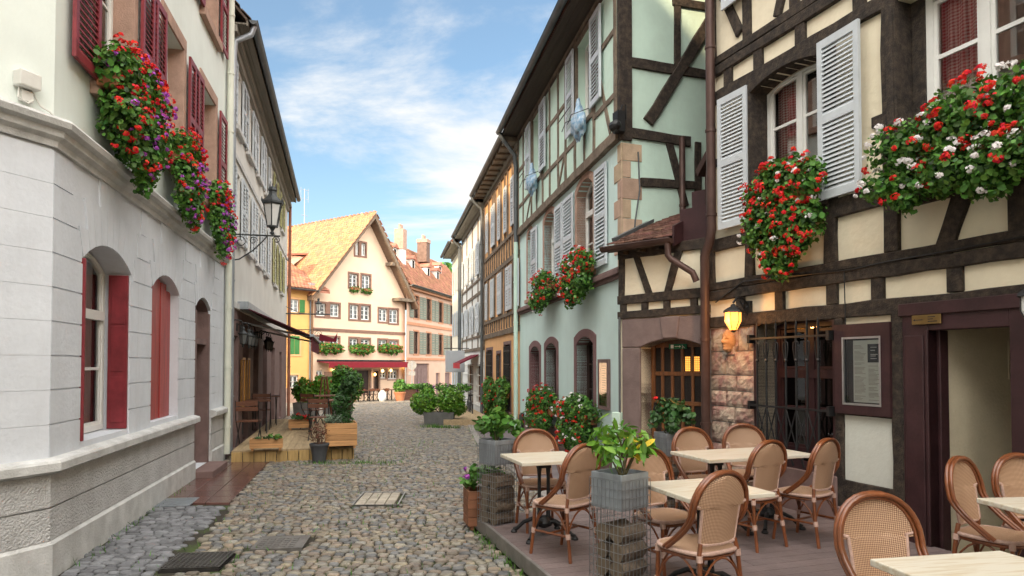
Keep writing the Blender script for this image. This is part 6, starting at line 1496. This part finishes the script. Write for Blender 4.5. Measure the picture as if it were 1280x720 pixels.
p = on(333, 563); w1_ = wood_box(p, rz, .56, .22, .22, 'small larch planter with low herbs at the front of the left deck', 'larch planters on the left deck')
shrub(w1_, p+Vector((0, 0, .17)), .20, .12, 160, .05, m_leafd, True, 6); shrub(w1_, p+Vector((.17, 0, .17)), .10, .15, 120, .05, m_leafb, False, 4)
p = on(375, 537); w2_ = wood_box(p, rz, .52, .22, .24, 'small larch planter with red flowers farther back on the left deck', 'larch planters on the left deck')
bl = shrub(w2_, p+Vector((0, 0, .2)), .24, .18, 220, .06, m_leafd, False, 6); blooms('red_flowers', m_petr, w2_, bl, 14, .035)
p = on(421, 561)+Vector((0, .28, 0)); w3_ = wood_box(p, rz, .56, .60, .47, 'large larch planter with a dense laurel bush at the right corner of the left deck', 'larch planters on the left deck')
q = p+Vector((.10, .1, .42)); st_ = [q+Vector((random.uniform(-.15, .15), random.uniform(-.15, .15), random.uniform(.4, .8))) for _ in range(8)]; stems(w3_, q, st_, .012)
leaves('laurel_foliage', m_leafd, w3_, [(tuple(q+Vector((random.uniform(-.13, .13), random.uniform(-.12, .12), z))), (.17, .17, .17)) for z in (.08, .2, .3, .42, .52, .62, .72, .82)], 1700, .075, True, .3)
leaves('silver_foliage', MAT('silver_green_leaf', (.16, .22, .15), .6, .2, 5, 0, island=.3, trans=.15), w3_, [(tuple(p+Vector((-.2+.1*i, -.12, .52))), (.12, .13, .10)) for i in range(3)], 420, .05, True, .2)
p = G(399, 578); t = thing('grey_pot', 'grey round pot with a dry shrub on the cobbles in front of the left deck', 'pot', p)
b = B(); b.lathe([(.115, 0), (.135, .18), (.165, .30), (.175, .31), (.175, .345), (.15, .345), (.14, .30), (.05, .29)], 20); b.build('pot', MAT('anthracite_pot', (.075, .078, .085), .55, .1, 5, .1), t, smooth=35)
tips = [p+Vector((random.gauss(0, .11), random.gauss(0, .09), random.uniform(.45, .75))) for _ in range(22)]; stems(t, p+Vector((0, 0, .3)), tips, .005, MAT('dry_twig', (.13, .07, .045), .9, .2, 4, 0))
leaves('dry_foliage', MAT('withered_leaf', (.15, .06, .04), .8, .25, 5, 0, island=.4), t, [(tuple(p+Vector((0, 0, .55))), (.16, .15, .2))], 170, .05, True, .3)
RNG = np.random.default_rng(33)
m_trough = MAT('dark_grey_trough', (.13, .13, .125), .9, .15, 5, .2, 50)
def bush(label, loc, blobs, n, size, mat, pot=None, red=0, long=False, group=None, name='potted_bush', petmat=None, cat='bush'):
    loc = Vector(loc); t = thing(name, label, cat, loc, 0, group)
    if pot:
        w, d, h, mt = pot; b = B(); b.prism([(-w*.45, -d*.45, 0), (w*.45, -d*.45, 0), (w*.45, d*.45, 0), (-w*.45, d*.45, 0)], (0, 0, .01)); b.add([(-w*.45, -d*.45, 0), (w*.45, -d*.45, 0), (w*.45, d*.45, 0), (-w*.45, d*.45, 0), (-w/2, -d/2, h), (w/2, -d/2, h), (w/2, d/2, h), (-w/2, d/2, h)], [(0, 1, 5, 4), (1, 2, 6, 5), (2, 3, 7, 6), (3, 0, 4, 7), (4, 5, 6, 7)]); b.build('trough', mt, t, bevel=.01)
    bl = [(tuple(loc+Vector(c)), r) for c, r in blobs]
    stems(t, loc+Vector((0, 0, pot[2]-.05 if pot else 0)), [c for c, r in bl for _ in range(2)], .012)
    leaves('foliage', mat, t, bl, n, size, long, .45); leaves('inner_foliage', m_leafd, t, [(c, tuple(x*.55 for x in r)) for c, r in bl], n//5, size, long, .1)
    if red: blooms('flowers', petmat or m_petr, t, bl, red, .05, per=8)
    return t
p = on(383, 521); bush('leafy flowering bush in a grey trough at the back of the left deck', p, [((-.1, 0, .75), (.3, .3, .35)), ((.2, .1, .65), (.28, .3, .3)), ((.35, .2, .95), (.25, .25, .25))], 1700, .085, m_leafb, (.7, .4, .42, m_concrete), 18)
p = on(409, 521)+Vector((0, 1.2, 0)); bush('tall light green bush behind the cafe tables of the left deck', p, [((-.2, 0, .7), (.42, .35, .42)), ((.3, .1, .85), (.45, .4, .5)), ((.1, .1, 1.25), (.3, .3, .25))], 2600, .085, m_leafg, (.9, .4, .4, m_concrete), 10)
# slatted tables and folding chairs
m_slat = MAT('dark_red_brown_slats', (.125, .050, .028), .5, .2, 4, .1, 30, stretch=(.6, 6, 6), island=.12)
def cafe_table(loc, rz, label):
    t = thing('cafe_table', label, 'table', loc, rz, 'slatted tables on the left deck'); b = B()
    for i in range(6): b.box(-.33, .33, -.33+i*.112, -.33+i*.112+.098, .72, .742)
    b.build('tabletop', m_slat, t); b = B(); [b.box(x-.012, x+.012, -.31, .31, .70, .72) for x in (-.25, .25)]
    for sx in (-1, 1):
        for s in (-1, 1): b.tube([(sx*.25, s*.28, .70), (sx*.25, -s*.28, 0)], .011, 6)
    b.build('folding_legs', m_iron, t); return t
def fold_chair():
    t = thing('folding_chair', 'x', 'chair'); b = B()
    for i in range(4): b.box(-.2, .2, -.2+i*.1, -.2+i*.1+.088, .45, .465)
    b.build('seat', m_slat, t); b = B()
    for z in (.66, .76): b.box(-.2, .2, .225, .242, z, z+.08)
    b.build('backrest', m_slat, t)
    for sx in (-1, 1): b = B(); b.tube([(sx*.205, .26, .86), (sx*.205, .19, .5), (sx*.205, -.22, 0)], .010, 6); b.tube([(sx*.19, -.19, .44), (sx*.19, .26, 0)], .010, 6); b.build('leg', m_iron, t)
    return t
for (px, py), lab in (((318, 541), 'front slatted cafe table by the wall of the left deck'), ((332, 531), 'second slatted cafe table along the wall of the left deck'), ((402, 541), 'slatted cafe table behind the large larch planter'), ((407, 530), 'slatted cafe table before the tall bush on the left deck')):
    cafe_table(on(px, py), rz+.1, lab)
fproto = fold_chair()
for i, ((px, py), a, lab) in enumerate((((311, 556), .2, 'brown folding chair at the front of the wall side of the left deck'), ((327, 536), .3, 'brown folding chair between the two wall tables of the left deck'), ((400, 549), .1, 'brown folding chair just behind the large larch planter'), ((392, 536), -.4, 'brown folding chair left of the tables before the tall bush'))):
    c = fproto if i == 0 else copy_tree(fproto); c.location = on(px, py); c.rotation_euler = (0, 0, math.pi+a); c['label'] = lab; c['group'] = 'folding chairs on the left deck'
p = on(405, 528); t = thing('easel', 'dark wooden A-frame standing among the tables of the left deck', 'easel', p, .2); b = B()
for sx in (-1, 1): b.rod((sx*.22, -.05, 0), (sx*.05, .05, 1.22), .05, .03)
b.rod((-.08, .05, 1.18), (.08, .05, 1.18), .05, .04); b.rod((-.15, 0, .55), (.15, 0, .55), .04, .03); b.build('trestle', m_slat, t); b = B(); b.rod((0, .35, 0), (0, .07, 1.15), .04, .03); b.build('rear_leg', m_slat, t)
# awning over the left deck
t = thing('awning', 'dark plum awning with a burgundy valance over the left cafe deck', 'awning', FL2.w(1.6, 0, 2.9), FL2.a)
aL = 5.2; AO = 1.5
b = B(); b.prism([(0, -.12, .08), (0, -AO, -.52), (0, -AO, -.545), (0, -.12, .055)], (aL, 0, 0)); cv = b.build('canopy', m_awdark, t)
b = B(); b.box(0, aL, -AO-.012, -AO, -.86, -.52); b.build('valance', m_awning, t); b = B(); b.box(-.04, aL+.04, -.22, 0, .02, .18); b.box(-.03, aL+.03, -AO-.05, -AO+.03, -.55, -.49)
for x in (.4, aL-.4): b.tube([(x, -.1, -.25), (x+.3, -.9, -.42), (x, -AO+.02, -.53)], .025, 6)
b.build('frame', m_zinc, t)
for i, s_ in enumerate((.35, 1.25, 1.75, 2.35, 4.9, 5.4, 5.9)):
    t = thing('wall_lantern', 'x', 'lantern', FL2.w(s_+.2, 0, 2.25), FL2.a, 'iron lanterns under the plum awning'); t['label'] = 'one of the small iron lanterns hung on the wall under the plum awning'
    b = B(); b.tube([(0, 0, .3), (0, -.1, .38), (0, -.22, .36), (0, -.25, .26)], .012, 6); b.box(-.03, .03, -.03, 0, .2, .36); b.build('bracket', m_iron, t)
    lantern_body(t, -.16, .52, y=-.25, n=4, glass=DIMG)
for s_, lab in ((1.35, 'gilt framed menu board on the wall behind the left tables, nearer'), (2.2, 'gilt framed menu board on the wall behind the left tables, farther')):
    t = thing('menu_board', lab, 'menu board', FL2.w(s_+.75, -.03, 1.35), FL2.a, 'gilt menu boards'); b = B(); b.wall(rect(-.22, .22, -.55, .55), [rect(-.17, .17, -.5, .5)], -.05, .05); b.build('frame', MAT('gilt_wood', (.36, .17, .04), .45, .2, 6, .1), t); b = B(); b.box(-.17, .17, -.02, -.01, -.5, .5); b.build('board', m_brown_stone, t)
# ------------------------------------------------------------------ middle distance on the right
p = G(548, 532); bush('two round leafy bushes in a grey concrete trough beside the right platform', p+Vector((0, .3, 0)), [((-.5, 0, .72), (.42, .38, .36)), ((.35, 0, .78), (.45, .38, .42)), ((.55, .05, .55), (.3, .3, .25)), ((-.35, .05, 1.05), (.2, .2, .16))], 4200, .075, m_leafb, (1.0, .55, .42, m_trough))
dp = [G(536, 527), G(566, 533), G(599, 533), G(575, 512), G(552, 512)]
t = thing('wooden_platform', 'low wooden cafe platform beside the white timbered house', 'deck', dp[1]); b = B(); o = Vector((-.75, 22.0, gz(22))); b.box(-2.2, -.55, 22.0, 30.5, gz(22)-.6, gz(22)+.19); b.v = [(x-.19*(y-22), y, z) for x, y, z in b.v]; b.build('boards', m_larchv, t, Matrix(), bevel=.005)
t = thing('railing_planter', 'railing with pink flower boxes at the back of the right platform', 'railing', (-2.6, 26, gz(22)+.19)); b = B(); [b.tube([(x, 0, 0), (x, 0, .85)], .02, 6) for x in (-1.0, 0, 1.0)]; [b.tube([(-1, 0, z), (1, 0, z)], .015, 6) for z in (.45, .85)]; b.build('rail', m_iron, t)
bl = [((-2.6+x, 25.9, gz(22)+1.08), (.35, .14, .16)) for x in (-.7, 0, .7)]; leaves('foliage', m_leafg, t, bl, 500, .09); blooms('pink_flowers', m_petp, t, bl, 30, .05, per=8)
def bicycle(loc, rz):
    t = thing('bicycle', 'dark city bicycle with a wire basket leaning by the apricot house', 'bicycle', loc, rz); r = .33
    for x in (-.52, .52):
        b = B(); b.tube([(x+r*math.cos(k*.2618), 0, r+r*math.sin(k*.2618)) for k in range(24)], .02, 6, closed=True); w = b.build('wheel', m_iron, t, smooth=50)
        b = B(); [b.tube([(x, .0, r), (x+r*math.cos(k*.449), 0, r+r*math.sin(k*.449))], .003, 3) for k in range(14)]; b.lathe([(.03, -.03), (.03, .03)], 8); b.build('spokes', m_wire, w)
    b = B(); J = {'bb': (-.07, 0, .28), 'seat': (-.22, 0, .78), 'head': (.36, 0, .82), 'h2': (.40, 0, .66), 'rear': (-.52, 0, .33), 'front': (.52, 0, .33)}
    for a, c in (('bb', 'seat'), ('bb', 'h2'), ('seat', 'head'), ('rear', 'bb'), ('rear', 'seat'), ('head', 'front')): b.tube([J[a], J[c]], .017, 6)
    b.tube([(-.52+.37*math.cos(k*.25), 0, .33+.37*math.sin(k*.25)) for k in range(2, 12)], .012, 5); b.build('frame', m_lampgreen, t, smooth=50)
    b = B(); b.tube([(.36, 0, .82), (.33, 0, 1.0)], .014, 6); b.tube([(.18, -.28, 1.02), (.33, -.2, 1.02), (.36, 0, 1.0), (.33, .2, 1.02), (.18, .28, 1.02)], .012, 6); b.build('handlebar', m_wire, t, smooth=50)
    b = B(); b.prism([(-.36, -.09, .86), (-.36, .09, .86), (-.08, .03, .87), (-.08, -.03, .87)], (0, 0, .05)); b.tube([(-.22, 0, .78), (-.22, 0, .87)], .014, 6); b.build('saddle', m_iron, t)
    b = B(); [b.tube([(.42+x, y, .78), (.40+x*1.1, y*1.1, 1.0)], .004, 3) for x in (0, .1, .2, .3) for y in (-.15, .15)]; [b.tube([(.42, -.15, z), (.75, -.15, z), (.75, .15, z), (.42, .15, z)], .005, 4, closed=True) for z in (.79, .86, .93, 1.0)]; b.build('basket', m_wire, t)
    return t
bp_ = FW.w(WL-.15, -.55, 0); bicycle((bp_.x, bp_.y, gz(bp_.y)+.02), FW.a+math.pi)
t = thing('slate_board', 'small dark slate leaning at the foot of the green house beside the apricot house', 'sign', FG.w(.55, -.12, gz(18)+.04), FG.a); b = B(); b.rod((0, 0, 0), (0, .08, .55), .4, .03, up=(0, 1, 0)); b.build('slate', m_iron, t)
# ------------------------------------------------------------------ square at the end of the street
t = thing('shop_awning', 'long burgundy awning over the entrance of the gabled house', 'awning', FGB.w(.9, 0, 1.75), FGB.a); x0, x1 = gp(396, 458)[0]-.9, gp(503.5, 460)[0]-.9
b = B(); b.prism([(x0, 0, .20), (x0, -1.2, .10), (x0, -1.2, .06), (x0, 0, .16)], (x1-x0, 0, 0)); b.build('canopy', m_awning, t); b = B(); b.box(x0, x1, -1.23, -1.2, -.24, .12); b.build('valance', MAT('crimson_valance', (.20, .012, .022), .8, .1, 4, 0), t); b = B(); b.box(x0, x1, -.25, 0, .21, .30); b.build('cassette', m_iron, t)
gl_ = 'small lamps on the gabled house front'
for i, (px, py) in enumerate(((415, 462.5), (430, 462), (467, 468), (476.5, 463.5), (487, 463), (504, 455.5))):
    s_, z_ = gp(px, py); t = thing('globe_lamp', 'one of the small glowing lamps under the burgundy awning of the gabled house' if i < 5 else 'bright globe lamp on the corner of the gabled house', 'lamp', FGB.w(s_, -.15, z_), FGB.a, gl_ if i < 5 else None)
    b = B(); b.lathe([(.02, -.11), (.09, -.07), (.12, 0), (.09, .07), (.02, .11)], 10, sx=.7 if i < 5 else 1.2, sy=.7 if i < 5 else 1.2); b.build('globe', emit_mat('warm_globe', (1, .62, .22), 6 if i < 5 else 10), t); b = B(); b.tube([(0, 0, .1), (0, .15, .15)], .02, 5); b.build('arm', m_iron, t)
s_, z_ = gp(421, 469); t = thing('painted_sign', 'small orange painted sign by the door of the gabled house', 'sign', FGB.w(s_, -.03, z_), FGB.a); b = B(); b.box(-.35, .35, -.04, 0, -.22, .22); b.build('board', m_orange, t)
gzf = gz(48)
RNG = np.random.default_rng(51); random.seed(51)
k = 0
for (px, D, lab) in ((452, 45.5, 'dark terrace table before the entrance of the gabled house'), (470, 46.5, 'dark terrace table in the middle of the gabled house terrace'), (487, 48.0, 'dark terrace table below the right ground floor windows'), (512, 50, 'dark terrace table at the pink house end of the far terrace')):
    p = AT(px, HOR, D); p.z = gz(D); t = thing('terrace_table', lab, 'table', p, .8, 'tables of the far terrace'); b = B(); b.box(-.5, .5, -.4, .4, .72, .76); b.build('tabletop', m_slat, t); b = B(); [b.box(x-.03, x+.03, y-.03, y+.03, 0, .72) for x in (-.42, .42) for y in (-.32, .32)]; b.build('legs', m_iron, t)
    for dx, a in ((-.8, 1.57), (.8, -1.57), (0, 0)):
        c = copy_tree(fproto); c.location = (p.x+dx*.6, p.y+dx*.75-(.6 if dx == 0 else 0), p.z); c.rotation_euler = (0, 0, a+.8); c['label'] = 'one of the dark folding chairs around the far terrace tables'; c['group'] = 'chairs of the far terrace'
for px, D, lab in ((439, 44.0, 'terracotta pot with a leafy plant at the left of the far terrace'), (500, 47.0, 'terracotta pot with a round plant at the right of the far terrace')):
    p = AT(px, HOR, D); p.z = gz(D); t = thing('terracotta_pot', lab, 'pot', p, 0, 'terracotta pots of the far terrace'); b = B(); b.lathe([(.28, 0), (.38, .5), (.42, .52), (.42, .62), (.35, .62)], 14); b.build('pot', m_terra, t, smooth=40); leaves('foliage', m_leafg, t, [(tuple(p+Vector((0, 0, 1.0))), (.42, .42, .45))], 500, .14)
p = AT(478, HOR, 45.8); p.z = gz(46); t = thing('white_jar', 'white round jar standing before the far terrace', 'jar', p); b = B(); b.lathe([(.15, 0), (.28, .2), (.26, .55), (.12, .7), (.15, .75)], 12); b.build('jar', m_white, t, smooth=40)
wp = AT(520, HOR, 49.0); wp.z = gz(49); t = wood_box(wp, .9, 2.6, .4, .8, 'wooden fence planter at the right end of the far terrace', mat=m_slat, feet=False); leaves('foliage', m_leafg, t, [(tuple(wp+Vector((x*.6, x*.78, .95))), (.4, .4, .2)) for x in (-.9, -.3, .3, .9)], 700, .13)
t = thing('road_sign', 'round grey backed road sign on a pole by the pink house', 'road sign', (*(AT(515, HOR, 50.5)[:2]), gz(50))); b = B(); b.tube([(0, 0, 0), (0, 0, 2.7)], .035, 6); b.build('pole', m_zinc, t); b = B(); b.lathe([(.34, -.02), (.34, .02)], 20); b.v = [(v[0], v[2], v[1]+2.5) for v in b.v]; b.build('disc', m_concrete, t); b = B(); b.box(-.25, .25, -.02, .02, 1.75, 2.05); b.build('plate', m_concrete, t)
# a tree showing above the pink roof
tp_ = AT(553, HOR, 88); t = thing('tree', 'green tree top showing above the pink house roof', 'tree', (tp_.x, tp_.y, gz(88))); b = B(); b.tube([(tp_.x, tp_.y, -2), (tp_.x+.2, tp_.y, 6), (tp_.x, tp_.y, 12)], [.4, .3, .15], 8); b.build('trunk', m_stem, t, Matrix())
leaves('crown', m_leafg, t, [((tp_.x+x, tp_.y+y, z), (r, r, r*.8)) for x, y, z, r in ((0, 0, 13.5, 1.7), (-1.6, .5, 11.5, 2.0), (1.5, -.3, 11.8, 1.9), (0, 1, 9.5, 2.4))], 3500, .4)
# grass growing along edges and between the cobbles
RNG = np.random.default_rng(61)
def blades(pts, n, h, spread):
    pts = np.array(pts); i = RNG.integers(0, len(pts)-1, n); f = RNG.random((n, 1)); p = pts[i]*(1-f)+pts[i+1]*f; p = p+np.c_[RNG.normal(0, spread, (n, 2)), np.zeros(n)]; p[:, 2] = [gz(y)+.0 for y in p[:, 1]]; return p, h*(.5+RNG.random(n))
segs = [([(-3.6, 12.05, 0), (-2.0, 12.15, 0)], 320, .035, .10), ([(DK0.x-.08, DK0.y, 0), (DK1.x-.08, DK1.y, 0), (1.0, 3, 0)], 420, .03, .07), ([tuple(PAVE[0]), tuple(PAVE[1]), tuple(PAVE[2])], 260, .04, .10), ([(-2.7, 21.2, 0), (-1.6, 20.7, 0)], 260, .06, .12), ([(-3.75, 5.9, 0), (-4.7, 10, 0)], 120, .03, .03)]
P_ = []; H__ = []
for s in segs: a, h = blades(*s); P_.append(a); H__.append(h)
cob = np.c_[RNG.uniform(-2.6, .2, 900), RNG.uniform(4, 16, 900), np.zeros(900)]; cob[:, 0] -= cob[:, 1]*.12; P_.append(cob); H__.append(.025*(.6+RNG.random(900)))
P_ = np.concatenate(P_); H__ = np.concatenate(H__); nn = np.c_[RNG.normal(0, 1, (len(P_), 2)), RNG.normal(0, .25, len(P_))]
Rm = rotmats(nn, RNG.random(len(P_))*6.28)
bl_v = [(-.12, 0, -.3), (.12, 0, -.3), (.06, .1, .5), (0, .25, 1.0)]
ang = RNG.random(len(P_))*6.28; Rz = np.zeros((len(P_), 3, 3)); Rz[:, 0, 0] = np.cos(ang); Rz[:, 0, 1] = -np.sin(ang); Rz[:, 1, 0] = np.sin(ang); Rz[:, 1, 1] = np.cos(ang); Rz[:, 2, 2] = 1; Rz[:, 0, 2] = RNG.normal(0, .4, len(P_)); Rz[:, 1, 2] = RNG.normal(0, .4, len(P_))
tag(scatter_mesh('grass', bl_v, [(0, 1, 2, 3)], P_, Rz, H__*1.6, m_leafg), 'short grass and moss growing between the cobbles and along the deck edges', 'grass', kind='stuff')
